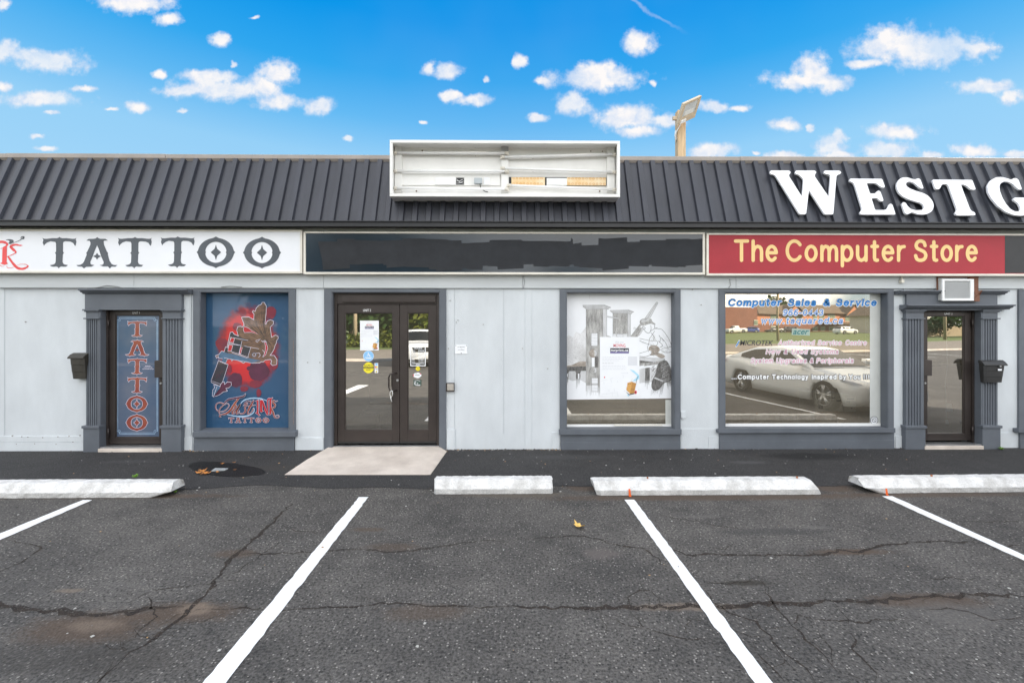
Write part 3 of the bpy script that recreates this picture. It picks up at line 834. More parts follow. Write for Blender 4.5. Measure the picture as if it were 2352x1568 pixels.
def shop_window(lo, l, r, ro, pane_mat, sv0, sv1, ubl, ubr, gl=None, gr_=None):
    f = MB(); trim(f, l, r, lo, ro, YT, 2.452, ST - .01); jambs(f, l, r, ST, OT, YT + .002)
    win = f.obj('window', M['slate'], shop, bevel=.004)
    s = MB(); z1 = PZ(sv0, -.085); z0 = PZ(sv1, -.085)
    s.prism_x([(-.085, z0), (-.085, z1), (-.02, ST), (YG - .012, ST + .012), (YG - .012, z0)], PX(ubl, -.085), PX(ubr, -.085))
    s.obj('sill', M['slate'], win, bevel=.004)
    a = MB(); a.box(PX(ubl + 3, -.035), PX(ubr - 3, -.035), -.035, .0, 0, z0 - .001); a.box(PX(ubl + 3, -.04), PX(ubr - 3, -.04), -.043, -.036, .0, z0 * .52)
    a.obj('apron_panel', M['slate'], win, bevel=.003)
    g = MB(); g.add([(l, YG, ST), (r, YG, ST), (r, YG, OT), (l, YG, OT)], [(0, 1, 2, 3)])
    pane = g.obj('pane', pane_mat, win)
    return win
W1 = shop_window(PX(443, YT), w1l, w1r, PX(678, YT), M['glassfilm'], 990, 1002, 441.5, 678.5)
W3 = shop_window(PX(1286, YT), w3l, w3r, PX(1563.5, YT), M['glass'], 986, 999, 1285, 1566)
W4 = shop_window(PX(1651.8, YT), w4l, w4r, PX(2053.5, YT), M['glass'], 984.6, 996, 1649.7, 2057)
W5 = shop_window(PX(2341, YT), w5l, w5r, w5r + .1, M['glass'], 985, 997, 2340, 2340 + 400)
# white blind cords behind the panes, inner white edges brought onto them
def inner(mb, u0, u1, v0, v1, y=.19, mi=0): 
    a = P(u0, v0, y); b = P(u1, v1, y); mb.box(a[0], b[0], y, y + .02, b[1], a[1], mi)
M['strip'] = mat('inner_white', (.60, .61, .58), .5, .06, 3, coat=.8)
yv = YG - .0012
def strip_on_pane(u0, u1, v0, v1, par):
    mb = MB(); (x0_, z1_), (x1_, z0_) = P(u0, v0, yv), P(u1, v1, yv); mb.add([(x0_, yv, z0_), (x1_, yv, z0_), (x1_, yv, z1_), (x0_, yv, z1_)], [(0, 1, 2, 3)]); mb.obj('strip_stand_in', M['strip'], par)  # stands in for a white strip inside, set outside to catch light
def ledge_on_pane(u0, u1, v0, v1, par):
    mb = MB(); (x0_, z1_), (x1_, z0_) = P(u0, v0, YG - .012), P(u1, v1, YG - .012); mb.box(x0_, x1_, YG - .012, YG - .0005, z0_, z1_); mb.obj('ledge_stand_in', M['white'], par)  # stands in for the inner white frame foot, set outside to catch light
strip_on_pane(1528.5, 1543, 918, 976, W3); ledge_on_pane(1301, 1543, 974.5, 983, W3)
mb = MB(); mb.prism_x([(YG - .03, .338), (YG - .013, .338), (YG - .013, .352), (YG - .03, .350)], PX(1410, .1), PX(1521, .1)); mb.obj('sill_batten', M['cream'], W3)
strip_on_pane(1998, 2024, 671, 971, W4); ledge_on_pane(1666, 2025, 972.5, 978.5, W4)
bl = MB()
for u in (1989, 1993.5): bl.tube([(PX(u, .2), .2, 2.4), (PX(u, .2), .2, PZ(885, .2))], .004, 6)
bl.tube([(PX(1992, .2), .2, PZ(880, .2)), (PX(1992, .2), .2, PZ(893, .2))], .016, 8)
bl.objs('blind_cord', M['white'], W4)
chn = MB()
for i in range(58):
    z = PZ(783 + i * 3.3, -.035); x = PX(674, -.035) + .002 * (-1) ** i
    chn.box(x - .005, x + .005, -.034, -.028, z - .006, z + .006)
chn.obj('chipped_edge', mat('chipped_paint', (.25, .17, .14), .9, .4, 30), W1)

# ------------------------------------------------------------------ pilastered door surrounds
def cornice(mb, u0, u1, v0, v1, y):
    x0, x1 = PX(u0, y), PX(u1, y); z1, z0 = PZ(v0, y), PZ(v1, y); h = z1 - z0
    pr = [(0, z0), (y * .45, z0), (y * .55, z0 + .25 * h), (y * .75, z0 + .35 * h), (y * .8, z0 + .6 * h), (y, z0 + .7 * h), (y, z1), (0, z1)]
    mb.prism_x(pr, x0, x1)
def pilaster(parent, u0, u1, v):
    """v: capital top, capital neck, flute top, flute bottom, plinth cap bottom, ground"""
    x0, x1 = PX(u0, YF), PX(u1, YF); z = [PZ(q, YF) for q in v]; z[-1] = .0
    mb = MB()
    nf = 5; w = (x1 - x0); e = w * .12; fw = (w - 2 * e) / (2 * nf - 1)
    pr = [(x0, 0), (x0, YF)]
    for i in range(nf):
        a = x0 + e + 2 * i * fw
        pr += [(a, YF), (a + .15 * fw, YF + .014), (a + .85 * fw, YF + .014), (a + fw, YF)]
    pr += [(x1, YF), (x1, 0)]
    mb.prism_z(pr, z[3], z[2])
    mb.box(x0, x1, YF, 0, z[2], z[0])
    p = mb.obj('pilaster', M['slate'], parent)
    c = MB(); c.box(x0 - .03, x1 + .03, YF - .035, 0, z[0] - .022, z[0]); c.box(x0 - .015, x1 + .015, YF - .02, 0, z[0] - .04, z[0] - .022)
    c.box(x0 - .024, x1 + .024, YF - .025, 0, z[1] - .018, z[1]); c.obj('capital', M['slate'], p, bevel=.005)
    b = MB(); b.box(x0 - .024, x1 + .024, YF - .022, 0, .0, z[4]); b.box(x0 - .035, x1 + .035, YF - .04, 0, z[4], z[3])
    b.obj('plinth', M['slate'], p, bevel=.005)
    return p
def surround(u0, u1, l, r, frieze_top, frieze_bot, pil, name='door_surround'):
    mb = MB()
    mb.box(PX(u0, YF), PX(u1, YF), YF + .004, 0, PZ(frieze_bot, YF), PZ(frieze_top, YF))
    jambs(mb, l, r, 0, DT, YF + .002, .10, .02)
    s = mb.obj(name, M['slate'], shop, bevel=.004)
    for q in pil: pilaster(s, *q)
    return s
S1 = surround(194, 416.5, d1l, d1r, 673, 710.5, [(197.5, 227, (710.5, 730, 731.5, 974, 980, 1033)), (376, 414.5, (710.5, 730, 731.5, 974, 980, 1033))])
c = MB(); cornice(c, 178, 429, 664, 675, -.15); c.obj('cornice', M['slate'], S1, bevel=.003)
S3 = surround(2083, 2292, d3l, d3r, 672, 710, [(2081, 2119.5, (711, 730, 732, 979, 985, 1030)), (2257, 2291.5, (711, 730, 732, 979, 985, 1030))])
c = MB(); cornice(c, 2070, 2172, 665.5, 675, -.13); cornice(c, 2257, 2320, 665.5, 675, -.13); cornice(c, 2086, 2334, 698.5, 709.5, -.16); c.objs('cornice', M['slate'], S3, bevel=.003)

# ------------------------------------------------------------------ doors
YD = .06
def door_leaf(mb, l, r, z0, z1, gl, gr_, g0, g1, y=YD, t=.045):
    mb.box(l, gl, y, y + t, z0, z1); mb.box(gr_, r, y, y + t, z0, z1); mb.box(gl, gr_, y, y + t, g1, z1); mb.box(gl, gr_, y, y + t, z0, g0)
    # glazing stops
    for (a, b, c_, d_) in [(gl, gl + .012, g0, g1), (gr_ - .012, gr_, g0, g1), (gl + .012, gr_ - .012, g0, g0 + .012), (gl + .012, gr_ - .012, g1 - .012, g1)]:
        mb.box(a, b, y + .008, y + t - .008, c_, d_)
def pane_(l, r, z0, z1, mat_, parent, y=YD + .022):
    g = MB(); g.add([(l, y, z0), (r, y, z0), (r, y, z1), (l, y, z1)], [(0, 1, 2, 3)]); return g.obj('pane', mat_, parent)

def single_door(l, r, gu0, gu1, gv0, gv1, lu0, lu1, lv0, lv1, pm):
    z0, z1 = PZ(lv1, YD), PZ(lv0, YD)
    gl, gr_, g0, g1 = PX(gu0, YD), PX(gu1, YD), PZ(gv1, YD), PZ(gv0, YD)
    mb = MB(); L_, R_ = PX(lu0, YD), PX(lu1, YD)
    door_leaf(mb, L_, R_, z0, z1, gl, gr_, g0, g1)
    d = mb.obj('door', M['brown'], shop, bevel=.003)
    f = MB()
    f.box(l + .02, L_ - .004, YD - .02, YD + .07, .06, z1 + .006); f.box(R_ + .004, max(r - .02, R_ + .03), YD - .02, YD + .07, .06, z1 + .006); f.box(l + .02, r - .02, YD - .018, YD + .07, z1 + .006, DT - .02)
    f.obj('frame', M['brown'], d, bevel=.003)
    pane_(gl, gr_, g0, g1, pm, d)
    t = MB(); t.box(l + .01, r - .01, -.09, .12, -.02, .055); t.obj('door_step', M['ramp'], d, bevel=.006)
    k = MB(); k.box(l + .022, r - .022, -.07, .14, .057, .072); k.obj('threshold', M['steel'], d, bevel=.002)
    return d, (L_, R_, z0, z1, gl, gr_, g0, g1)
DOOR1, q1 = single_door(d1l, d1r, 264.5, 366, 723.6, 1002, 251, 377, 713.5, 1016.5, M['glassfilm'])
DOOR3, q3 = single_door(d3l, d3r, 2129.8, 2216, 725, 999, 2120.5, 2231, 716, 1014, M['glassdoor'])
def pull_box(d, u0, u1, v0, v1):
    mb = MB(); y = YD; a, b, z1, z0 = PX(u0, y - .07), PX(u1, y - .07), PZ(v0, y - .07), PZ(v1, y - .07)
    m_ = (a + b) / 2
    mb.prism_z([(a, y), (a, y - .07), (b, y - .07), (b, y), (b - .012, y), (b - .012, y - .058), (a + .012, y - .058), (a + .012, y)], z0, z1)
    mb.obj('pull_handle', M['brown'], d, bevel=.004)
pull_box(DOOR1, 354.5, 375.5, 827, 866); pull_box(DOOR3, 2122, 2141, 827.5, 864)
def lock(d, u, v, r=.016):
    x, z = P(u, v, YD - .01); mb = MB(); mb.tube([(x, YD + .01, z), (x, YD - .012, z)], r, 14, smooth=False); mb.obj('lock_cylinder', M['steel'], d)
lock(DOOR1, 369, 880); lock(DOOR3, 2125.5, 879.5)
for (d, u, vs_) in [(DOOR1, 249, (744, 993)), (DOOR3, 2233.5, (742, 988))]:
    for v in vs_:
        x, z = P(u, v, YD - .025); mb = MB(); mb.tube([(x, YD - .028, z - .06), (x, YD - .028, z + .06)], .012, 8); mb.obj('hinge', M['brown'], d)
# panic bar seen through the third door, and its hanging cord
pbm = MB(); y = .16
pbm.box(PX(2139, y), PX(2161, y), y, y + .04, PZ(842, y), PZ(832, y)); pbm.box(PX(2161, y), PX(2216, y), y + .01, y + .03, PZ(839, y), PZ(836, y))
pbm.obj('push_bar', M['brown'], DOOR3)

# double entrance
zf = PZ(671, YD); zt0, zt1 = PZ(695, YD), PZ(674, YD)
fm = MB()
A_l, A_r, B_l, B_r = PX(775.6, YD), PX(917.4, YD), PX(918.4, YD), PX(1002.7, YD)
lz0, lz1 = PZ(1017, YD), PZ(699.5, YD)
fm.box(d2l + .012, A_l - .004, YD - .02, YD + .08, .06, OT - .014); fm.box(B_r + .004, d2r - .012, YD - .02, YD + .08, .06, OT - .014)
fm.box(A_l - .004, B_r + .004, YD - .012, YD + .08, lz1 + .006, OT - .014)
jm = MB(); jambs(jm, d2l, d2r, 0.02, OT, YT + .002, .1); trim(jm, d2l, d2r, PX(744, YT), PX(1024.6, YT), YT, 2.452, .0)
DOOR2 = jm.obj('entrance', M['slate'], shop, bevel=.004)
fm.obj('frame', M['brown'], DOOR2, bevel=.003)
tb = MB(); tb.box(PX(786, .03), PX(1001, .03), .02, YD - .012, zt0 + .002, zt1 - .03); tb.obj('door_operator', M['brown'], DOOR2, bevel=.006)
la = MB(); door_leaf(la, A_l, A_r, lz0, lz1, PX(791.4, YD), PX(901.6, YD), PZ(986.5, YD), PZ(718.7, YD)); LA = la.obj('door', M['brown'], DOOR2, bevel=.003)
lb = MB(); door_leaf(lb, B_l, B_r, lz0, lz1, PX(935.9, YD), PX(985, YD), PZ(986.5, YD), PZ(718.7, YD)); LB = lb.obj('door', M['brown'], DOOR2, bevel=.003)
pane_(PX(791.4, YD), PX(901.6, YD), PZ(986.5, YD), PZ(718.7, YD), M['glassdoor'], DOOR2); pane_(PX(935.9, YD), PX(985, YD), PZ(986.5, YD), PZ(718.7, YD), M['glassdoor'], DOOR2)
hb = MB(); hx = PX(893.5, 0); hz = [PZ(v, .0) for v in (859, 897)]
hb.tube([(PX(911, YD), YD, hz[0] + .01), (hx + .05, -.0, hz[0] + .01), (hx + .015, -.01, hz[0] - .004), (hx, -.012, hz[0] - .04), (hx, -.012, hz[1] + .06), (hx + .015, -.01, hz[1] + .012), (hx + .05, 0, hz[1]), (PX(911, YD), YD, hz[1])], .012, 10)
hb.obj('handle', M['brown'], DOOR2)
mb = MB(); x, z = P(913, 873, YD - .01); mb.tube([(x, YD + .01, z), (x, YD - .014, z)], .018, 16, smooth=False); mb.obj('lock_cylinder', M['steel'], DOOR2)
pr = MB(); yy = .13; pr.box(PX(792, yy), PX(905, yy), yy, yy + .03, PZ(857, yy), PZ(854, yy)); pr.obj('push_bar', M['brown'], DOOR2)
bs = MB(); bs.box(A_l, A_r, YD - .008, YD, lz0 + .004, lz0 + .03); bs.box(B_l, B_r, YD - .008, YD, lz0 + .004, lz0 + .03); bs.obj('sweep', M['plastic'], DOOR2)
th = MB(); th.box(d2l + .012, d2r - .012, -.0, .14, .045, .058); th.obj('threshold', M['steel'], DOOR2, bevel=.002)
# white zip tie on the handle
zt = MB(); zy = -.02
zt.tube([(PX(u, zy), zy, PZ(v, zy)) for u, v in [(899, 896), (896, 900), (895.5, 906), (899, 912), (902, 905), (901.5, 898), (899, 896)]], .0045, 6)
zt.tube([(PX(u, zy), zy, PZ(v, zy)) for u, v in [(897, 910), (898, 916), (900.5, 922)]], .0045, 6)
tag(zt.obj('zip_tie', M['white']), 'looped white zip tie hanging on the brown entrance handle', 'zip tie')
# ------------------------------------------------------------------ drawing and lettering tools
def vplane(y, step=.0007):
    def f(u, v, layer=0):
        x, z = P(u, v, y); return (x, y - layer * step, z)
    return f
ROOF_H = .085
def rplane(u, v, h=ROOF_H):
    d = ray(u, v); p0 = roofpt(0, 0, h); t = (p0 - CAM).dot(SN) / d.dot(SN); return CAM + d * t

def spline(pts, n=6, closed=False):
    pts = [Vector(p) for p in pts]; k = len(pts)
    if k < 3: return [tuple(p) for p in pts]
    out = []
    rng = k if closed else k - 1
    for i in range(rng):
        if closed: a, b, c, d = (pts[(i + j - 1) % k] for j in range(4))
        else: a, b, c, d = pts[max(i-1, 0)], pts[i], pts[i+1], pts[min(i+2, k-1)]
        for j in range(n):
            t = j / n
            out.append(.5 * ((2*b) + (c - a)*t + (2*a - 5*b + 4*c - d)*t*t + (3*b - a - 3*c + d)*t**3))
    if not closed: out.append(pts[-1])
    return [tuple(p) for p in out]

def rounded(pts, r, it=2):
    """rounds polygon corners by at most r"""
    pts = [Vector(p) for p in pts]
    for _ in range(it):
        o = []; n = len(pts)
        for i in range(n):
            a, p, b = pts[i-1], pts[i], pts[(i+1) % n]
            da, db = (a - p), (b - p)
            o.append(p + da.normalized() * min(r, da.length * .3)); o.append(p + db.normalized() * min(r, db.length * .3))
        pts = o; r *= .4
    return [tuple(p) for p in pts]

def ell(cx, cy, rx, ry, a0=0, a1=360, n=24):
    return [(cx + rx * math.cos(R(a0 + (a1 - a0) * i / n)), cy + ry * math.sin(R(a0 + (a1 - a0) * i / n))) for i in range(n + 1)]

def inflate(pts, d):
    pts = [Vector(p) for p in pts]; n = len(pts)
    area = sum(pts[i].x * pts[(i+1) % n].y - pts[(i+1) % n].x * pts[i].y for i in range(n))
    s = 1 if area > 0 else -1; o = []
    for i in range(n):
        a, p, b = pts[i-1], pts[i], pts[(i+1) % n]
        e1 = (p - a); e2 = (b - p)
        if e1.length < 1e-6 or e2.length < 1e-6: o.append(tuple(p)); continue
        n1 = Vector((e1.y, -e1.x)).normalized(); n2 = Vector((e2.y, -e2.x)).normalized()
        m_ = n1 + n2
        if m_.length < .2: m_ = n1
        m_ = m_.normalized(); k = d / max(.45, m_.dot(n1))
        o.append(tuple(p + m_ * k * s))
    return o

class Art(MB):
    def __init__(s, fn):
        super().__init__(); s.fn = fn
    def area(s, pts, mi=0, layer=0):
        s.add([s.fn(p[0], p[1], layer) for p in pts], [tuple(range(len(pts)))], mi); return s
    def rect(s, u0, v0, u1, v1, mi=0, layer=0): return s.area([(u0, v1), (u1, v1), (u1, v0), (u0, v0)], mi, layer)
    def band(s, A, B, mi=0, layer=0):
        """closed ring between two outlines of equal count"""
        n = len(A); s.add([s.fn(p[0], p[1], layer) for p in A + B], [(i, (i+1) % n, n + (i+1) % n, n + i) for i in range(n)], mi); return s
    def line(s, pts, w, mi=0, layer=0, closed=False, cap=True):
        """ribbon; w a width or a list of widths"""
        pts = [Vector(p[:2]) for p in pts]; q = [pts[0]]
        for p in pts[1:]:
            if (p - q[-1]).length > 1e-4: q.append(p)
        pts = q; n = len(pts)
        if n < 2: return s
        ws = w if isinstance(w, (list, tuple)) else [w] * n
        if len(ws) != n: ws = [ws[min(len(ws) - 1, int(i * (len(ws) - 1) / (n - 1) + .5))] for i in range(n)]
        L_, R_ = [], []
        for i in range(n):
            a = pts[(i-1) % n] if (closed or i > 0) else pts[i]; b = pts[(i+1) % n] if (closed or i < n-1) else pts[i]
            d1 = (pts[i] - a); d2 = (b - pts[i])
            t = (d1.normalized() if d1.length else Vector((0,0))) + (d2.normalized() if d2.length else Vector((0,0)))
            if t.length < 1e-3: t = d1 if d1.length else d2
            t = t.normalized(); nn = Vector((-t.y, t.x))
            k = 1.0
            if d1.length and d2.length: k = 1 / max(.5, abs(nn.dot(Vector((-d1.y, d1.x)).normalized())))
            L_.append(pts[i] + nn * ws[i] / 2 * k); R_.append(pts[i] - nn * ws[i] / 2 * k)
        vs = [s.fn(p.x, p.y, layer) for p in L_ + R_]
        fs = [(i, i+1, n+i+1, n+i) for i in range(n-1)]
        if closed: fs.append((n-1, 0, n, 2*n-1))
        s.add(vs, fs, mi)
        if cap and not closed:
            for (p, o, w_) in ((pts[0], pts[1], ws[0]), (pts[-1], pts[-2], ws[-1])):
                d = (p - o).normalized(); a = math.atan2(d.y, d.x)
                c = [(p.x + w_/2 * math.cos(a + R(t)), p.y + w_/2 * math.sin(a + R(t))) for t in range(-90, 91, 30)]
                s.area(c, mi, layer)
        return s

def E_(cx, cy, rx, ry, a0=0, a1=360, n=20): return ell(cx, cy, rx, ry, a0, a1, n)
def arch(x0, x1, h=.72): d = x1 - x0; return [(x0, .40), (x0 + .10*d, .56), (x0 + .28*d, .68), (x0 + .52*d, h), (x0 + .78*d, .69), (x0 + .94*d, .60), (x1, .46), (x1, 0)]
S_ = spline([(.55,.76),(.48,.93),(.30,1),(.12,.94),(.04,.77),(.11,.62),(.30,.53),(.50,.43),(.59,.26),(.51,.07),(.30,0),(.09,.06),(.01,.24)], 4)
GL = {  # advance, strokes (centre lines, cap height 1, x height .72)
 'T': (.66, [[(0,1),(.66,1)], [(.33,1),(.33,0)]]), 'h': (.46, [[(0,1),(0,0)], arch(0,.46)]), 'e': (.50, [[(.02,.39),(.49,.39)], E_(.25,.36,.25,.36,5,318)]),
 'C': (.70, [E_(.38,.5,.38,.5,38,322)]), 'o': (.52, [E_(.26,.36,.26,.36)]), 'm': (.78, [[(0,.72),(0,0)], arch(0,.39), arch(.39,.78)]),
 'p': (.50, [[(0,.72),(0,-.28)], E_(.25,.36,.25,.36)]), 'u': (.45, [[(0,.72),(0,.26),(.03,.12),(.1,.03),(.2,0),(.33,.05),(.42,.16),(.45,.3)], [(.45,.72),(.45,0)]]),
 't': (.30, [[(.14,.96),(.14,.13),(.17,.03),(.24,0),(.3,.01)], [(0,.72),(.3,.72)]]), 'r': (.30, [[(0,.72),(0,0)], [(0,.42),(.06,.58),(.16,.69),(.3,.71)]]),
 'S': (.60, [S_]), 's': (.44, [[(x*.74, y*.72) for x, y in S_]]), 'a': (.46, [[(.03,.54),(.08,.66),(.22,.72),(.36,.68),(.42,.55),(.42,.08),(.46,0)], [(.42,.43),(.3,.40),(.14,.37),(.03,.27),(.01,.15),(.06,.04),(.17,0),(.3,.04),(.42,.2)]]),
 'l': (.02, [[(0.01,1),(0.01,0)]]), 'i': (.02, [[(.01,.72),(.01,0)], [(.01,1.0),(.01,.95)]]), 'v': (.46, [[(0,.72),(.23,0),(.46,.72)]]), 'c': (.46, [E_(.25,.36,.25,.36,45,315)]),
 'n': (.45, [[(0,.72),(0,0)], arch(0,.45)]), 'g': (.48, [E_(.24,.37,.24,.35), [(.48,.72),(.48,-.06),(.43,-.2),(.3,-.28),(.15,-.27),(.04,-.2)]]), 'y': (.46, [[(0,.72),(.23,.03)], [(.46,.72),(.21,-.12),(.13,-.25),(0,-.27)]]),
 'd': (.48, [E_(.24,.36,.24,.36), [(.48,1),(.48,0)]]), 'b': (.48, [[(0,1),(0,0)], E_(.24,.36,.24,.36)]), 'q': (.48, [E_(.24,.36,.24,.36), [(.48,.72),(.48,-.28)]]),
 'w': (.68, [[(0,.72),(.17,0),(.34,.66),(.51,0),(.68,.72)]]), 'z': (.42, [[(0,.72),(.42,.72),(0,0),(.42,0)]]), 'A': (.72, [[(0,0),(.36,1),(.72,0)], [(.13,.35),(.59,.35)]]),
 'N': (.62, [[(0,0),(0,1),(.62,0),(.62,1)]]), 'U': (.62, [[(0,1),(0,.3),(.07,.1),(.2,.01),(.31,0),(.42,.01),(.55,.1),(.62,.3),(.62,1)]]), 'P': (.56, [[(0,1),(0,0)], [(0,1),(.34,1),(.5,.93),(.56,.77),(.5,.6),(.34,.52),(0,.52)]]),
 'I': (.02, [[(.01,1),(.01,0)]]), 'Y': (.66, [[(0,1),(.33,.5),(.66,1)], [(.33,.5),(.33,0)]]), '!': (.04, [[(.02,1),(.02,.34)], [(.02,.05),(.02,0)]]), '.': (.03, [[(.015,.05),(.015,0)]]), '-': (.28, [[(0,.38),(.28,.38)]]),
 '0': (.54, [E_(.27,.5,.27,.5)]), '6': (.54, [E_(.27,.31,.27,.31), spline([(.49,.9),(.36,1),(.17,.92),(.03,.65),(0,.31)], 4)]), '9': (.54, [E_(.27,.69,.27,.31), spline([(.05,.1),(.18,0),(.37,.08),(.51,.35),(.54,.69)], 4)]),
 '4': (.56, [[(.42,0),(.42,1),(0,.3),(.56,.3)]]), '3': (.53, [spline([(.03,.82),(.12,.96),(.27,1),(.44,.92),(.48,.75),(.4,.58),(.24,.53)], 4), spline([(.24,.53),(.43,.49),(.53,.29),(.46,.07),(.26,0),(.08,.05),(.0,.2)], 4)]),
 '&': (.66, [spline([(.66,0),(.5,.2),(.24,.56),(.16,.8),(.28,1),(.43,.9),(.42,.72),(.2,.52),(.03,.3),(.05,.09),(.22,0),(.42,.07),(.6,.4)], 4)]), ' ': (.30, [])}
def stroke_width(txt, gap): return sum(GL[c][0] for c in txt) + gap * (len(txt) - 1)
def letters(art, txt, u0, u1, base, cap, wt, mi, layer, shear=0.0, serif=0.0, gap=.24, cp=True, slope=0.0, contrast=1.0):
    """lettering between u0 and u1 (picture px), base line, cap height, stroke weight in cap heights"""
    n = stroke_width(txt, gap); kx = (u1 - u0 - shear * 0) / n; x = 0.0; li = 0
    def mp(px, py): return (u0 + px * kx + shear * py * cap, base - py * cap + slope * (u0 + px * kx))
    for c in txt:
        adv, st = GL[c]
        for s_ in st:
            cl_ = abs(s_[0][0] - s_[-1][0]) + abs(s_[0][1] - s_[-1][1]) < 1e-4
            art.line([mp(x + a, b) for a, b in (s_[:-1] if cl_ else s_)], wt * cap, mi, layer + .12 * (li % 8), closed=cl_, cap=cp); li += 1
            if serif and not cl_:
                for e, o in ((s_[0], s_[1]), (s_[-1], s_[-2])):
                    if abs(e[0] - o[0]) < .35 * abs(e[1] - o[1]) and c not in 'eoCcsS&0369gat':
                        art.line([mp(x + e[0] - serif, e[1]), mp(x + e[0] + serif, e[1])], wt * cap * .55, mi, layer + .12 * (li % 8), cap=cp); li += 1
        x += adv + gap

def btext(art, txt, u0, v0, u1, v1, mi, layer, offset=0.0, shear=0.0, spacing=1.0, rot=0.0):
    """Blender's built-in face fitted to the box u0..u1 (baseline box v0 top, v1 bottom)"""
    c = bpy.data.curves.new('t', 'FONT'); c.body = txt; c.offset = offset; c.shear = shear; c.space_character = spacing; c.resolution_u = 3
    o = bpy.data.objects.new('t', c); COL.objects.link(o)
    dg = bpy.context.evaluated_depsgraph_get(); me = bpy.data.meshes.new_from_object(o.evaluated_get(dg))
    xs = [v.co.x for v in me.vertices]; ys_ = [v.co.y for v in me.vertices]
    ax, bx, ay, by = min(xs), max(xs), min(ys_), max(ys_)
    art.add([art.fn(u0 + (v.co.x - ax) / (bx - ax) * (u1 - u0), v1 - (v.co.y - ay) / (by - ay) * (v1 - v0) + rot * (u0 + (v.co.x - ax) / (bx - ax) * (u1 - u0) - u0), layer) for v in me.vertices], [list(p.vertices) for p in me.polygons], mi)
    bpy.data.objects.remove(o); bpy.data.curves.remove(c); bpy.data.meshes.remove(me)

# western letters, unit box: x 0..1, y 0 (top) .. 1 (bottom)
def norm(pts, x0, x1, y0=70, y1=518): return [((x - x0) / (x1 - x0), (y - y0) / (y1 - y0)) for x, y in pts]
WT = norm([(605,85),(630,96),(660,97),(750,87),(810,88),(835,80),(848,70),(860,80),(885,88),(950,87),(1035,97),(1068,95),(1088,83),(1078,105),(1087,140),(1075,197),(1062,190),(1040,155),(1000,137),(930,132),(905,140),(897,160),(896,270),(902,290),(912,297),(902,304),(895,320),(890,420),(898,445),(915,460),(967,470),(940,492),(905,494),(870,490),(850,500),(837,518),(824,500),(800,490),(765,494),(735,490),(707,472),(765,460),(785,445),(792,420),(795,320),(788,304),(780,297),(790,290),(797,275),(797,160),(785,140),(720,132),(670,150),(640,175),(625,197),(607,150),(617,115)], 605, 1088)
WA = norm([(1228,122),(1260,98),(1330,97),(1360,92),(1382,72),(1405,90),(1430,97),(1500,97),(1537,122),(1490,122),(1475,130),(1480,180),(1520,275),(1537,297),(1535,320),(1560,410),(1590,455),(1620,468),(1672,470),(1640,493),(1590,492),(1562,518),(1535,490),(1465,490),(1415,470),(1455,465),(1474,450),(1475,425),(1440,348),(1405,240),(1382,190),(1355,250),(1320,345),(1285,425),(1288,450),(1300,462),(1345,470),(1300,493),(1225,495),(1195,518),(1165,493),(1110,488),(1085,470),(1140,466),(1175,448),(1195,420),(1235,320),(1227,297),(1240,280),(1285,185),(1288,150),(1275,125)], 1085, 1672)
WAD = norm([(1382,295),(1398,325),(1440,345),(1398,365),(1380,395),(1364,365),(1322,345),(1364,325)], 1085, 1672)
def ring_o(n=64):
    A, B = [], []
    for i in range(n):
        a = 2 * math.pi * i / n; c, s = math.cos(a), math.sin(a)
        k = 1.0
        d = min(abs((a - q + math.pi) % (2 * math.pi) - math.pi) for q in (0, math.pi / 2, math.pi, 1.5 * math.pi))
        sp = max(0, 1 - d / .15)
        A.append((.5 + c * (.465 + .035 * sp * sp), .5 + s * (.455 + .045 * sp)))
        spi = max(0, 1 - d / .12) if abs(s) < .5 else 0
        B.append((.5 + c * (.275 - .02 * spi), .5 + s * .33))
    return A, B
OA, OB = ring_o()
ODI = [(.5,.255),(.535,.39),(.637,.5),(.535,.61),(.5,.745),(.465,.61),(.363,.5),(.465,.39)]
def western(art, ch, u0, v0, u1, v1, mi, layer, outline=None, ow=1.0):
    f = lambda pts: [(u0 + x * (u1 - u0), v0 + y * (v1 - v0)) for x, y in pts]
    if ch == 'T':
        if outline is not None: art.area(inflate(f(WT), ow), outline, layer)
        art.area(f(WT), mi, layer + 1)
    elif ch == 'A':
        if outline is not None: art.area(inflate(f(WA), ow), outline, layer)
        art.area(f(WA), mi, layer + 1); art.area(f(WAD), mi, layer + 1.3)
    else:
        if outline is not None:
            art.band(inflate(f(OA), ow), inflate(f(OB), -ow), outline, layer); art.area(inflate(f(ODI), ow), outline, layer + .2)
        art.band(f(OA), f(OB), mi, layer + 1); art.area(f(ODI), mi, layer + 1)

# ------------------------------------------------------------------ shop signs over the windows
YS = -.13
def sign(name, u0, u1, v0, v1, lab, cat, facemat, fw=5.0, fl=True, frr=True, groove=True):
    x0, x1 = PX(u0, YS), PX(u1, YS); z1, z0 = PZ(v0, YS), PZ(v1, YS); w = fw / 150
    t = thing(name, ((x0 + x1) / 2, -.04, z0), lab, cat)
    f = MB()
    f.box(x0, x1, YS - .012, -.037, z0, z0 + w); f.box(x0, x1, YS - .012, -.037, z1 - w * .8, z1)
    f.box(x0, x0 + w, YS - .012, -.037, z0 + w, z1 - w * .8); f.box(x1 - w, x1, YS - .012, -.037, z0 + w, z1 - w * .8)
    f.obj('frame', M['cream'], t, bevel=.004)
    p = MB(); p.box(x0 + w, x1 - w, YS, -.04, z0 + w, z1 - w * .8); p.obj('panel', facemat, t)
    return t
SG1 = sign('shop_sign', -420, 694.5, 529.5, 628.5, 'white tattoo shop sign board with dark western capitals and a red ornate initial', 'shop sign', M['signwhite'])
a = Art(vplane(YS - .0015))
fC = lambda x, y: (x / 3.7935 * .6125, (870 + y / 3.7935) * .6125)
fD = lambda x, y: ((560 + x / 3.7935) * .6125, (870 + y / 3.7935) * .6125)
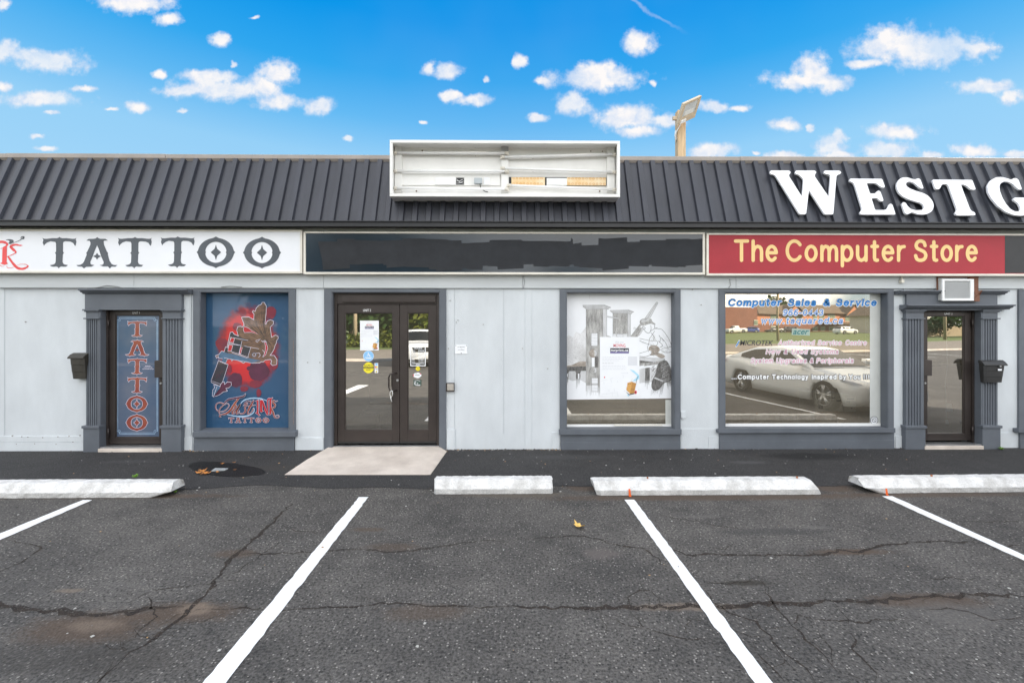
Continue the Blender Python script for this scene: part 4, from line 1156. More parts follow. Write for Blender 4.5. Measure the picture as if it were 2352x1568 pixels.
for ch, f_, b in [('T', fC, (605,70,1088,518)), ('A', fC, (1085,70,1672,518)), ('T', fC, (1678,70,2160,518)), ('T', fD, (163,63,645,512)), ('O', fD, (672,64,1222,513)), ('O', fD, (1330,68,1875,517))]:
    p0, p1 = f_(b[0], b[1]), f_(b[2], b[3]); western(a, ch, p0[0], p0[1], p1[0], p1[1], 0, 0)
a.obj('lettering', M['ink'], SG1)
a = Art(vplane(YS - .0015)); q = lambda L_: [fC(*p) for p in L_]
a.area(q([(35,235),(100,200),(95,430),(118,450),(65,468),(0,447),(30,430)]), 0, 1)
a.line(spline(q([(-60,230),(-40,165),(0,142),(60,145),(105,175),(70,210),(10,238)])), [1.5,4,6,6,5,3,1], 0, 1.2)
a.line(spline(q([(320,190),(280,190),(230,180),(180,188),(155,210),(190,250),(225,285),(190,315),(100,352)])), [1,3,4,5,6,6,4,2,1], 0, 1.4)
a.line(spline(q([(118,350),(165,420),(215,480),(260,515),(330,522),(395,490),(370,462),(300,458),(245,470)])), [4,5,6,6,5,4,1.5,1,.6], 0, 1.6)
a.line(spline(q([(95,480),(110,508),(165,508),(215,490)])), [.6,1.2,1,.6], 0, 1.8); a.line(spline(q([(-10,450),(10,482),(60,488)])), [.6,1.2,.6], 0, 1.8)
for dx in (-200, -395):
    a.area(q([(35 + dx,235),(100 + dx,200),(95 + dx,430),(118 + dx,450),(65 + dx,468),(0 + dx,447),(30 + dx,430)]), 0, 1)
a.area(q([(-165,215),(-120,205),(-5 - 60,440),(-110,430)]), 0, 2)
a.obj('initial', M['kred'], SG1)
a = Art(vplane(YS - .0015))
a.area(spline(q([(82,118),(105,105),(140,103),(185,112),(196,135),(178,155),(150,172),(122,160),(138,135),(115,118)]), 4, True), 0, 3)
a.line(spline(q([(140,158),(200,150),(270,125),(310,98),(335,90),(340,72),(315,70),(300,82)])), [.8,1,1.4,2,3.5,3,2.5,2], 0, 3.2)
a.obj('flourish', M['ink'], SG1)
dk = mat('sign_dark_gloss', (.016, .026, .038), .14, .3, .8, spec=.6)
SG2 = sign('shop_sign', 697.5, 1618.5, 533, 630.5, 'long black sign board whose old lettering is painted over in rough matt strokes', 'shop sign', dk, fw=5)
M['overpaint'] = mat('matt_overpaint', (.021, .023, .027), .85, .2, 6, grain=.1)
# overpainted strokes: uneven roller patches
a = Art(vplane(YS - .0015)); random.seed(21)
u = 730.0; li = 0
fx = lambda x: 857.5 + x * .2604
edges_t = [(730,556),(775,548),(815,552),(870,552),(925,548),(975,550),(1030,552),(1060,558),(1125,552),(1200,552),(1260,555),(1312,548),(1316,560),(1332,556),(1336,565),(1375,548),(1420,556),(1470,552),(1530,550),(1585,549),(1614,548)]
edges_b = [(1612,606),(1575,612),(1530,607),(1490,612),(1440,604),(1395,616),(1350,613),(1330,612),(1318,608),(1290,610),(1260,614),(1225,606),(1175,612),(1120,610),(1080,616),(1030,619),(985,615),(930,608),(880,606),(830,608),(790,612),(740,598)]
def rag(E_, amp):
    o = []
    for i in range(len(E_) - 1):
        (x0, y0), (x1, y1) = E_[i], E_[i + 1]; n = 5
        o.append((x0, y0 + random.uniform(-amp, amp)))
        o.append((x1 - (x1 - x0) * .02, y0 + random.uniform(-amp, amp) + (y1 - y0) * .2))
    o.append(E_[-1]); return o
a.area(rag(edges_t, 1.5) + rag(edges_b, 1.2), 0, 0)
for (u0, u1, v0, v1, sk) in [(738,800,566,616,4),(800,850,552,606,-3),(885,930,560,612,3),(1000,1060,556,620,2),(1075,1110,560,620,-2),(1140,1200,556,616,3),(1250,1310,553,612,-2),(1380,1440,549,617,4),(1500,1560,558,614,-3),(1555,1612,552,608,3)]:
    a.area([(u0, v0), (u1, v0 - sk), (u1 + sk, v1), (u0 + sk, v1 + sk)], 0, 1 + .2 * li); li += 1
a.obj('overpaint', M['overpaint'], SG2)
SG3 = sign('shop_sign', 1622.5, 2660, 534.5, 632.5, 'red computer shop sign board with rounded yellow lettering', 'shop sign', M['red'], fw=5)
a = Art(vplane(YS - .0015))
f4 = lambda x, y: ((2600 + x / 1.897) * .6125, (500 + y / 1.897) * .6125)
p0 = f4(300, 910); p1 = f4(2012, 910)
SX = [('The', 300, 590), ('Computer', 668, 1500), ('Store', 1580, 2012)]
for w_, xa, xb in SX:
    ua, ub = f4(xa, 0)[0], f4(xb, 0)[0]
    letters(a, w_, ua, ub, f4(0, 903)[1], (903 - 766) / 1.897 * .6125, .178, 0, 0, gap=.31)
a.obj('lettering', M['yellow'], SG3)
a = Art(vplane(YS - .001)); a.rect(2308, 534.5 + 4.5, 2655, 627.5, 0, 0); a.obj('dark_panel', M['black'], SG3)

# ------------------------------------------------------------------ big white roof letters
LA_ = dict(
 W=((2880,630,4.9), [(30,75),(50,47),(390,47),(417,75),(412,95),(385,125),(388,155),(628,532),(655,215),(615,165),(570,125),(510,108),(495,80),(510,52),(530,47),(865,47),(888,75),(882,95),(858,125),(862,160),(1120,535),(1150,150),(1140,130),(1110,118),(1060,112),(1027,85),(1030,60),(1050,47),(1320,50),(1347,82),(1335,105),(1280,125),(1258,150),(1200,852),(1043,852),(752,402),(700,848),(580,848),(150,155),(120,125),(50,110)]),
 E=((2880,630,4.9), [(1495,225),(1505,200),(1530,195),(2098,200),(2147,335),(2140,358),(2110,362),(2070,345),(2010,295),(1965,278),(1812,275),(1875,470),(1960,470),(1985,455),(2000,430),(2030,416),(2065,430),(2123,590),(2115,608),(2080,612),(2050,595),(2020,562),(1990,552),(1902,552),(1968,772),(2140,772),(2175,760),(2205,725),(2220,670),(2250,655),(2285,668),(2347,855),(1720,855),(1690,835),(1688,810),(1727,770),(1725,735),(1590,300),(1560,265),(1510,248)]),
 S=((3340,630,4.704), [(580,355),(570,365),(530,358),(490,330),(430,275),(370,245),(310,238),(275,262),(268,295),(290,330),(340,362),(450,405),(580,445),(660,490),(720,555),(755,620),(760,690),(730,760),(660,805),(570,822),(480,815),(400,787),(365,782),(340,800),(300,815),(262,805),(245,780),(200,640),(205,612),(235,602),(265,615),(300,670),(350,720),(430,745),(510,745),(570,735),(592,700),(580,655),(530,615),(440,590),(320,555),(210,500),(140,430),(105,340),(110,265),(150,200),(210,168),(290,165),(370,190),(430,205),(460,188),(495,183),(525,200)]),
 T=((3340,630,4.704), [(733,205),(1440,210),(1500,370),(1490,383),(1440,385),(1400,365),(1350,320),(1290,292),(1237,290),(1395,710),(1420,755),(1480,780),(1497,810),(1490,835),(1175,837),(1140,810),(1137,785),(1170,745),(1165,715),(1020,310),(990,285),(940,280),(905,292),(885,330),(870,365),(840,376),(800,372),(785,355)]),
 G=((3340,630,4.704), [(2315,370),(2300,385),(2260,378),(2220,345),(2160,285),(2090,245),(2010,237),(1950,260),(1920,310),(1925,400),(1970,520),(2040,640),(2120,730),(2200,768),(2260,765),(2295,745),(2290,700),(2250,620),(2180,575),(2160,545),(2185,522),(2600,525),(2620,550),(2570,590),(2560,620),(2610,760),(2600,790),(2480,800),(2380,830),(2300,842),(2180,830),(2040,780),(1890,670),(1780,540),(1715,420),(1705,310),(1760,220),(1860,165),(1960,160),(2060,185),(2130,208),(2170,180),(2210,178),(2255,205)]))
LD = {'W': 'tall white serif letter W on the ribbed roof, larger than the letters after it', 'E': 'white serif letter E on the ribbed roof between W and S', 'S': 'white serif letter S on the ribbed roof between E and T',
      'T': 'white serif letter T on the ribbed roof between S and G', 'G': 'white serif letter G on the ribbed roof, cut by the picture edge'}
for ch, ((ox, oy, k), pts) in LA_.items():
    px = [((ox + x / k) * .6125, (oy + y / k) * .6125) for x, y in rounded(pts, 14, 2)]
    fr3 = [rplane(u, v, ROOF_H) for u, v in px]; bk = [p - SN * .025 for p in fr3]
    n = len(fr3); mb = MB()
    mb.add(fr3 + bk, [tuple(range(n)), tuple(range(2*n-1, n-1, -1))] + [(i, n + i, n + (i+1) % n, (i+1) % n) for i in range(n)])
    cx_ = sum((p.x for p in fr3)) / n
    t = thing('sign_letter', (cx_, -.15, 3.7), LD[ch], 'sign letter', 'letters of the roof sign')
    mb.obj('letter_face', M['letter'], t)
    so_ = MB()
    lo = min(fr3, key=lambda p: p.z).z; hi = max(fr3, key=lambda p: p.z).z
    # stand-off pins sit under points well inside the strokes
    pin = {'W': [(250,250),(680,300),(640,700),(1110,700)], 'E': [(1720,400),(1830,780),(1900,230)], 'S': [(220,280),(640,620)], 'T': [(1130,300),(1280,700)], 'G': [(1810,320),(2050,720)]}[ch]
    for (x, y) in pin:
        p = rplane((ox + x / k) * .6125, (oy + y / k) * .6125, ROOF_H); so_.tube([p - SN * .024, p - SN * .088], .008, 6)
    so_.objs('stand_off', M['steel'], t)
# ------------------------------------------------------------------ empty light-box sign
random.seed(5)
BY0, BY1 = -.40, -.125
bx0, bx1 = PX(895, BY0), PX(1424.3, BY0); bz1, bz0 = PZ(322.5, BY0), PZ(452, BY0)
cab_ = thing('sign_cabinet', ((bx0 + bx1) / 2, -.2, bz0), 'open empty white light-box sign with bare tubes mounted on the dark roof edge', 'sign cabinet')
f = MB(); w = .042
for (y0, y1, ww) in [(BY0, BY0 + .03, w), (BY0 + .03, BY1, .012)]:
    f.box(bx0, bx1, y0, y1, bz0, bz0 + ww); f.box(bx0, bx1, y0, y1, bz1 - ww, bz1); f.box(bx0, bx0 + ww, y0, y1, bz0 + ww, bz1 - ww); f.box(bx1 - ww, bx1, y0, y1, bz0 + ww, bz1 - ww)
f.obj('frame', M['boxwhite'], cab_, bevel=.004)
k = MB(); k.box(bx0 + .012, bx1 - .012, BY1 - .02, BY1 - .002, bz0 + .012, bz1 - .012)
k.box(bx0 + .012, bx1 - .012, BY1, BY1 + .55, bz0 + .5, bz0 + .53); k.obj('back_panel', M['boxwhite'], cab_)
YB = BY1 - .02
fb = lambda x, y: (857.5 + x * .2604, 294 + y * .2604)
def brk(xa, xb, ya, yb, m_, name, y0=YB - .045, bv=.003):
    (u0, v0), (u1, v1) = fb(xa, ya), fb(xb, yb); yy = y0; mb = MB(); mb.box(PX(u0, yy), PX(u1, yy), yy, YB - .001, PZ(v1, yy), PZ(v0, yy)); return mb.obj(name, m_, cab_, bevel=bv)
brk(188, 250, 158, 565, M['boxwhite'], 'lamp_rail'); brk(1128, 1192, 150, 565, M['boxwhite'], 'lamp_rail'); brk(2062, 2130, 158, 560, M['boxwhite'], 'lamp_rail')
brk(1128, 1192, 142, 205, M['steel'], 'bracket', YB - .05)
YTB = YB - .075
for (xa, ya, xb, yb) in [(182,222,1186,224), (182,383,1186,383), (182,534,1186,540), (1132,258,2135,228), (1132,356,2135,385), (1190,506,2135,540)]:
    (u0, v0), (u1, v1) = fb(xa, ya), fb(xb, yb)
    a0 = Vector((PX(u0, YTB), YTB, PZ(v0, YTB))); a1 = Vector((PX(u1, YTB), YTB, PZ(v1, YTB))); d = (a1 - a0).normalized()
    mb = MB(); mb.tube([a0 + d * .03, a1 - d * .03], .0185, 12)
    tb = mb.obj('lamp_tube', mat('tube_glass', (.88, .88, .87), .22, 0) if 'tube' not in M else M['tube'], cab_)
    M['tube'] = tb.data.materials[0]
    for p, dd in ((a0, d), (a1, -d)):
        mb = MB(); mb.tube([p, p + dd * .045], .024, 10); mb.box(p.x - .02, p.x + .02, p.y, YB - .04, p.z - .022, p.z + .022)
        mb.obj('lamp_socket', M['cream'], tb)
# raceways: left plain cover, right rows of exposed amber strip
brk(252, 1120, 402, 508, M['boxwhite'], 'raceway', YB - .02); brk(1196, 2055, 432, 508, M['black'], 'raceway', YB - .012)
brk(545, 728, 438, 502, M['white'], 'ballast', YB - .05); brk(728, 800, 440, 502, M['black'], 'open_slot', YB - .024)
brk(890, 958, 440, 490, mat('grey_box', (.42, .46, .48), .5), 'junction_box', YB - .06)
amb = mat('amber_strip', (.78, .50, .20), .5, .2, 6, col2=(.85, .72, .5))
for xa, xb in ((1218, 1514), (1708, 2052)):
    o = brk(xa, xb, 434, 503, amb, 'perforated_cover', YB - .03)
    h = MB()
    for i in range(int((xb - xa) / 31)):
        for yy in (444, 490):
            u, v = fb(xa + 18 + i * 31, yy); c = Vector((PX(u, YB - .031), YB - .0315, PZ(v, YB - .031)))
            n = 14; A = [c + Vector((.017 * math.cos(6.283 * j / n), 0, .014 * math.sin(6.283 * j / n))) for j in range(n)]; B = [c + (p - c) * .68 for p in A]
            h.add(A + B, [(j, (j + 1) % n, n + (j + 1) % n, n + j) for j in range(n)])
    h.obj('punched_ring', mat('ring_orange', (.62, .27, .06), .6), o)
brk(1530, 1708, 440, 502, M['white'], 'ballast', YB - .055); brk(975, 1025, 436, 500, M['paper'], 'label_plate', YB - .026)
wr = MB()
wr.tube([(PX(fb(x, y)[0], YB - .05), YB - .05, PZ(fb(x, y)[1], YB - .05)) for x, y in [(940, 488), (945, 520), (960, 545), (985, 560), (1010, 565)]], .006, 6)
wr.obj('cable', M['black'], cab_)
wr = MB()
for (A_, B_) in [((728,450),(795,492)), ((730,470),(790,455)), ((728,490),(796,470))]:
    wr.tube([(PX(fb(*A_)[0], YB - .04), YB - .04, PZ(fb(*A_)[1], YB - .04)), (PX(fb((A_[0]+B_[0])/2, (A_[1]+B_[1])/2+8)[0], YB - .05), YB - .05, PZ(fb(0, (A_[1]+B_[1])/2+8)[1], YB - .05)), (PX(fb(*B_)[0], YB - .03), YB - .03, PZ(fb(*B_)[1], YB - .03))], .004, 5)
wr.obj('loose_wire', M['white'], cab_)
rs = MB()
for (x, y, r) in [(432,205,.011),(380,560,.012),(1620,158,.011),(1996,556,.012),(1918,203,.008),(2020,205,.008),(2075,170,.009),(2115,170,.009),(720,156,.006)] + [(270 + i * 126, 176, .0035) for i in range(15)] + [(1408, 270, .004), (1408, 385, .004), (900, 250, .004)]:
    u, v = fb(x, y); p = (PX(u, YB), PZ(v, YB)); rs.tube([(p[0], YB - .006, p[1]), (p[0], YB + .002, p[1])], r, 8)
rs.obj('rusty_screw', mat('rust', (.16, .09, .05), .8, .3, 40), cab_)

# ------------------------------------------------------------------ floodlight on a timber post on the roof
YP = .62
px0, px1 = PX(1557, YP), PX(1575.5, YP)
post = thing('floodlight_post', ((px0 + px1) / 2, YP + .07, 4.46), 'pale timber post on the roof carrying a tilted square floodlight', 'floodlight post')
tm = mat('weathered_timber', (.60, .44, .27), .85, .25, 6, .3, 30, stretch=(6, 6, .6), grain=.1)
mb = MB(); mb.box(px0, px1, YP, YP + .13, 4.461, PZ(250, YP)); mb.obj('post', tm, post, bevel=.006)
# tilted head: three corners from the photo give its edges
D_ = lambda u, v, y: Vector((PX(u, y), y, PZ(v, y)))
tl = D_(1570.6, 236.5, YP - .32); 
ax = Vector((.30, .03, .148)); ay_ = Vector((-.035, .19, -.262))
nn = ay_.cross(ax).normalized()
if nn.y > 0: nn = -nn
def hp(a, b, h): return tl + ax * a + ay_ * b + nn * h
def slab(mb, a0, a1, b0, b1, h0, h1, mi=0):
    vs = [hp(a, b, h) for h in (h0, h1) for a, b in ((a0, b0), (a1, b0), (a1, b1), (a0, b1))]
    mb.add(vs, [(3,2,1,0),(4,5,6,7),(0,1,5,4),(1,2,6,5),(2,3,7,6),(3,0,4,7)], mi)
hm = mat('floodlight_body', (.60, .49, .35), .5, .1, 6)
hd = MB(); slab(hd, 0, 1, 0, 1, -.05, -.006); 
for q_ in ((0, 1, 0, .10), (0, 1, .68, 1), (0, .13, .10, .68), (.87, 1, .10, .68)): slab(hd, *q_, -.006, .006)
for i in range(7): slab(hd, .15 + .1 * i, .18 + .1 * i, .1, .9, -.075, -.05)
head = hd.obj('floodlight_head', hm, post)
ln = MB(); slab(ln, .13, .87, .10, .68, -.0055, -.002); ln.obj('lens', mat('lens_glass', (.62, .64, .64), .15, .1, 3), head)
rf = MB(); slab(rf, .25, .75, .46, .66, -.0015, .002); rf.obj('reflector', mat('lens_reflector', (.8, .8, .76), .3), head)
sn = MB(); slab(sn, .12, .40, .82, .96, .006, .03); sn.obj('sensor', M['white'], head)
br_ = MB(); c0 = hp(.5, .55, -.06); c1 = Vector(((px0 + px1) / 2, YP + .0, PZ(268, YP)))
br_.tube([c0, c1], .02, 8); br_.box(px0 - .07, px1 + .0, YP + .03, YP + .07, PZ(271, YP), PZ(263, YP)); br_.obj('bracket', hm, post)
cb = MB(); cb.tube([hp(.3, .9, -.03), (px0 + .03, YP - .01, PZ(288, YP)), (px0 - .01, YP - .012, PZ(297, YP)), (px0 - .035, YP + .02, PZ(305, YP)), (px0 - .03, YP + .03, PZ(322, YP))], .007, 6); cb.tube([(px0 - .012, YP + .05, PZ(296, YP)), (px0 - .022, YP + .05, PZ(306, YP)), (px0 - .012, YP + .05, PZ(318, YP))], .018, 8, smooth=True); cb.obj('cable', M['white'], post)

# ------------------------------------------------------------------ mailboxes
x0, x1 = PX(158, -.13), PX(192, -.13); z1, z0 = PZ(818, -.13), PZ(869, -.13)
mt = thing('mailbox', ((x0 + x1) / 2, 0, z0), 'dark brown tapering mailbox with a curved lid on the pale wall beside the tattoo door', 'mailbox')
def mail(t, x0, x1, z0, z1, dep, mat_, lid_over, tin):
    n = 9; mb = MB(); rows = []
    for (z, k, dd) in ((z0, tin, .72), (z0 + (z1 - z0) * .30, tin + (1 - tin) * .32, .80), (z0 + (z1 - z0) * .31, tin + (1 - tin) * .36, .83), (z0 + (z1 - z0) * .62, tin + (1 - tin) * .66, .9), (z0 + (z1 - z0) * .63, tin + (1 - tin) * .70, .93), (z1, 1, 1)):
        xm = (x0 + x1) / 2; hw = (x1 - x0) / 2 * k; r = []
        for i in range(n):
            a = i / (n - 1); xx = xm + hw * (2 * a - 1); bow = 1 - abs(2 * a - 1) ** 5
            r.append((xx, -.0 - dep * dd * (.80 + .20 * bow), z))
        r = [(xm - hw, -.001, z)] + r + [(xm + hw, -.001, z)]
        rows.append(r)
    m_ = n + 2; vs = [p for r in rows for p in r]
    fs = [(i*m_ + k, i*m_ + k + 1, (i+1)*m_ + k + 1, (i+1)*m_ + k) for i in range(len(rows) - 1) for k in range(m_ - 1)] + [tuple(range(m_ - 1, -1, -1)), tuple((len(rows)-1)*m_ + k for k in range(m_))]
    mb.add(vs, fs); b = mb.obj('box_body', mat_, t, bevel=.004)
    ld = MB(); o = lid_over
    pr = [(-.001, z1 + .004), (-.001, z1 + .05), (-dep * .35, z1 + .052), (-dep * .75, z1 + .03), (-dep - o, z1 - .012), (-dep - o, z1 - .03), (-dep - o + .012, z1 - .03), (-dep * .7, z1 + .004)]
    ld.prism_x(pr, x0 - o, x1 + o); ld.obj('lid', mat_, t, bevel=.006)
    return b
mail(mt, x0, x1, z0, z1, .14, M['olive'], .01, .86)
x0, x1 = PX(2259, -.13), PX(2308, -.13); z1, z0 = PZ(836, -.13), PZ(880, -.13)
mt2 = thing('mailbox', ((x0 + x1) / 2, YF, z0), 'glossy black plastic mailbox with a domed lid on the fluted pilaster of the third door', 'mailbox')
sv = len(MB().v)
b = mail(mt2, x0, x1, z0, z1, .085, M['plastic'], .016, .84)
for ch_ in mt2.children: ch_.location.y = YF
lb_ = Art(vplane(YF - .092)); lb_.rect(2292, 847, 2301, 851, 0, 0); lb_.obj('name_label', M['paper'], mt2)
mb = MB(); xx, zz = P(2296, 841, YF - .09); mb.tube([(xx, YF - .08, zz), (xx, YF - .108, zz)], .011, 10); mb.obj('keyhole', M['steel'], mt2)

# ------------------------------------------------------------------ window air conditioner over the third door
YA = -.135
ax0, ax1 = PX(2164.8, YA), PX(2237.5, YA); az1, az0 = PZ(639.5, YA), PZ(690, YA)
ac = thing('air_conditioner', ((ax0 + ax1) / 2, -.02, az0), 'white louvred air conditioner sticking out above the third door', 'air conditioner')
acm = mat('ac_casing', (.62, .62, .60), .5, .1, 4)
mb = MB(); mb.box(ax0 + .01, ax1 - .01, YA + .03, -.0, az0 + .01, az1 - .01); mb.obj('casing', acm, ac, bevel=.006)
mb = MB(); w = .036
mb.box(ax0, ax1, YA, YA + .03, az0, az0 + w); mb.box(ax0, ax1, YA, YA + .03, az1 - w * .8, az1); mb.box(ax0, ax0 + w, YA, YA + .03, az0 + w, az1 - w * .8); mb.box(ax1 - w * 1.5, ax1, YA, YA + .03, az0 + w, az1 - w * .8)
mb.obj('front_frame', M['white'], ac, bevel=.004)
mb = MB(); nz = 18; h = (az1 - az0 - 1.8 * w) / nz
for i in range(nz):
    z = az0 + w + i * h; mb.prism_x([(YA + .012, z), (YA + .012, z + h * .35), (YA + .028, z + h * .95), (YA + .028, z + h * .5)], ax0 + w, ax1 - 1.5 * w)
mb.box(ax0 + w, ax1 - 1.5 * w, YA + .0285, YA + .0295, az0 + w, az1 - .8 * w)
mb.obj('grille', mat('ac_louvre', (.55, .56, .56), .5), ac)
mb = MB(); wd = mat('raw_timber', (.20, .09, .055), .8, .3, 8, stretch=(8, 1, 8))
mb.box(PX(2154, -.06), ax0 + .005, -.06, -.036, PZ(668, -.06), PZ(635.5, -.06)); mb.box(ax1 - .005, PX(2246, -.06), -.07, -.036, PZ(690, -.06), PZ(634, -.06)); mb.box(PX(2154, -.06), PX(2246, -.06), -.075, -.036, PZ(636, -.06), PZ(633, -.06) + .012)
mb.obj('packing_frame', wd, ac)
mb = MB(); bx = PX(2249, -.15); mb.prism_z([(bx - .06, -.07), (bx - .05, -.13), (bx + .03, -.13), (bx + .04, -.07)], PZ(691, -.15), PZ(668, -.15)); mb.tube([(ax1, -.14, PZ(684, -.14)), (bx - .03, -.18, PZ(670, -.18)), (bx + .01, -.18, PZ(666, -.18)), (bx + .03, -.13, PZ(676, -.13))], .007, 6); mb.obj('rotten_block', wd, ac, bevel=.006)
mb = MB(); mb.tube([(PX(2157, -.05), -.05, PZ(655, -.05)), (PX(2160, -.08), -.08, PZ(659, -.08)), (PX(2163, -.05), -.05, PZ(665, -.05))], .006, 6); mb.obj('cable', M['cream'], ac)

# ------------------------------------------------------------------ small wall fittings
def plate(name, u0, u1, v0, v1, y0, m_, lab, cat, bevel=.004):
    mb = MB(); a = P(u0, v0, y0); b = P(u1, v1, y0); mb.box(a[0], b[0], y0, -.001, b[1], a[1]); return tag(mb.obj(name, m_, None, bevel=bevel), lab, cat)
t = thing('door_button', (PX(1034), 0, PZ(899)), 'bronze-rimmed square push button on the wall beside the entrance', 'push button')
mb = MB(); a = P(1024.5, 879.5, -.05); b = P(1043.5, 899, -.05); mb.box(a[0], b[0], -.05, -.0, b[1], a[1]); mb.obj('back_box', M['brown'], t, bevel=.004)
mb = MB(); a = P(1027, 881.5, -.06); b = P(1042, 896.5, -.06); mb.box(a[0], b[0], -.06, -.05, b[1], a[1]); mb.obj('button_plate', mat('brushed_steel', (.50, .46, .41), .4, .1, 20, metal=.5), t, bevel=.004)
t = thing('notice_sign', (PX(1059), 0, PZ(812)), 'small white no smoking notice screwed to the wall right of the entrance', 'notice')
mb = MB(); a = P(1045, 791.6, -.008); b = P(1073.3, 812.2, -.008); mb.box(a[0], b[0], -.008, 0, b[1], a[1]); mb.obj('plate', M['paper'], t)
a = Art(vplane(-.0085)); btext(a, 'NO SMOKING', 1051, 795.4, 1067.5, 798, 0, 0); a.line([(1059, 799.5), (1059, 801)], .6, 0, 0); btext(a, 'NO VAPING', 1052, 801.8, 1066.5, 804.4, 0, 0)
for (u, v) in [(1047, 793.5), (1071.5, 793.5), (1059.5, 810.8)]: a.area(E_(u, v, 1, 1, n=10)[:-1], 0, .3)
a.obj('lettering', M['ink'], t)
t = thing('cable_box', (PX(1570), 0, PZ(963)), 'small pale utility box low on the pier between the etching and computer windows', 'utility box')
mb = MB(); a = P(1564.5, 945, -.02); b = P(1575.5, 960, -.02); mb.box(a[0], b[0], -.02, 0, b[1], a[1]); mb.box(a[0] + .02, b[0] - .02, -.015, 0, b[1] - .02, b[1]); mb.obj('cover', M['wall'], t, bevel=.003)
t = thing('wall_lamp', (PX(2071, -.06), -.04, PZ(649)), 'tiny white fitting hanging under the red sign near the air conditioner', 'lamp fitting')
mb = MB(); xx = PX(2071.3, -.06); mb.tube([(xx, -.06, PZ(634, -.06)), (xx, -.06, PZ(641, -.06))], .012, 8); mb.obj('neck', M['cream'], t)
mb = MB(); mb.box(xx - .024, xx + .022, -.085, -.037, PZ(649, -.06), PZ(640.5, -.06)); mb.obj('lamp_body', M['cream'], t, bevel=.004)

# ------------------------------------------------------------------ unit lettering on the doors
for (d, txt, u0, u1, v0, v1) in [(DOOR1, 'UNIT 1', 304, 320.5, 715.6, 720.6), (DOOR2, 'UNIT 2', 834, 852, 709.8, 715.4), (DOOR3, 'UNIT 3', 2169.5, 2187.5, 717.6, 722.8)]:
    a = Art(vplane(YD - .001)); btext(a, txt, u0, v0, u1, v1, 0, 0, offset=.012); a.obj('unit_lettering', M['white'], d)

# ------------------------------------------------------------------ tattoo graphics
M['blue'] = mat('film_blue', (.020, .075, .165), .5, .25, 2.5, col2=(.035, .125, .24), grain=.05)
M['bluegrey'] = mat('film_bluegrey', (.022, .075, .16), .5, .25, 1.3, col2=(.11, .13, .18), grain=.04)
M['splash'] = mat('film_red', (.55, .015, .02), .5, .3, 5, col2=(.36, .012, .025), grain=.05)
M['splash2'] = mat('film_dark_red', (.24, .014, .03), .5, .3, 6, col2=(.13, .014, .04), grain=.05)
M['maroon'] = mat('film_maroon', (.085, .012, .04), .5, .2, 8)
M['lt'] = mat('film_pale_line', (.72, .68, .80), .5)
M['navy'] = mat('film_navy', (.018, .022, .04), .5, .3, 12, col2=(.04, .03, .035))
M['bronze'] = mat('film_bronze', (.075, .045, .032), .5, .4, 14, col2=(.21, .11, .07), stretch=(1, 1, 2), grain=.1)
M['steelblue'] = mat('film_steelblue', (.06, .13, .22), .5, .3, 10)
M['rust'] = mat('film_rust_red', (.22, .028, .022), .5, .35, 3, col2=(.33, .085, .035))
M['iceblue'] = mat('film_ice_blue', (.42, .60, .80), .5, .2, 8)
YW = YG - .0015
def splash_film():
    """printed film: blue ground with a ragged, airbrushed red splash"""
    m = mat('film_splash', (.012, .06, .14), .5); nt = m.node_tree; N, L = nt.nodes, nt.links; b = N['Principled BSDF']
    tc = N.new('ShaderNodeTexCoord'); vec = tc.outputs['Object']
    (x, z) = P(453.25 + 745 * .15625, 673.75 + 790 * .15625, YW)
    mp = N.new('ShaderNodeMapping'); mp.vector_type = 'POINT'; kx, kz = 1 / (470 * .15625 / 148), 1 / (650 * .15625 / 148)
    mp.inputs['Scale'].default_value = (kx, 0, kz); mp.inputs['Location'].default_value = (-x * kx, 0, -z * kz); L.new(vec, mp.inputs[0])
    ln = N.new('ShaderNodeVectorMath'); ln.operation = 'LENGTH'; L.new(mp.outputs[0], ln.inputs[0])
    nz = N.new('ShaderNodeTexNoise'); nz.inputs['Scale'].default_value = 9; nz.inputs['Detail'].default_value = 6; nz.inputs['Roughness'].default_value = .65; L.new(vec, nz.inputs['Vector'])
    ma = N.new('ShaderNodeMath'); ma.operation = 'MULTIPLY_ADD'; L.new(nz.outputs['Fac'], ma.inputs[0]); ma.inputs[1].default_value = .42; L.new(ln.outputs['Value'], ma.inputs[2])
    dv = N.new('ShaderNodeMath'); dv.operation = 'DIVIDE'; L.new(ma.outputs[0], dv.inputs[0]); dv.inputs[1].default_value = 1.3
    rp = N.new('ShaderNodeValToRGB'); L.new(dv.outputs[0], rp.inputs[0]); e = rp.color_ramp.elements
    e[0].position = .62 / 1.3; e[0].color = (.60, .012, .016, 1); e[1].position = 1.0; e[1].color = (.05, .05, .10, 1)
    for p_, c_ in ((.93 / 1.3, (.48, .012, .018, 1)), (1.07 / 1.3, (.20, .014, .03, 1))): k = e.new(p_); k.color = c_
    n2 = N.new('ShaderNodeTexNoise'); n2.inputs['Scale'].default_value = 2.2; n2.inputs['Detail'].default_value = 4; L.new(vec, n2.inputs['Vector'])
    bl = N.new('ShaderNodeMix'); bl.data_type = 'RGBA'; L.new(n2.outputs['Fac'], bl.inputs[0]); bl.inputs[6].default_value = (.008, .055, .14, 1); bl.inputs[7].default_value = (.022, .085, .17, 1)
    mr = N.new('ShaderNodeMapRange'); mr.interpolation_type = 'SMOOTHSTEP'; L.new(ma.outputs[0], mr.inputs[0]); mr.inputs[1].default_value = 1.02; mr.inputs[2].default_value = 1.26
    mx = N.new('ShaderNodeMix'); mx.data_type = 'RGBA'; L.new(mr.outputs[0], mx.inputs[0]); L.new(rp.outputs[0], mx.inputs[6]); L.new(bl.outputs[2], mx.inputs[7]); L.new(mx.outputs[2], b.inputs['Base Color'])
    return m
M['splashfilm'] = splash_film()
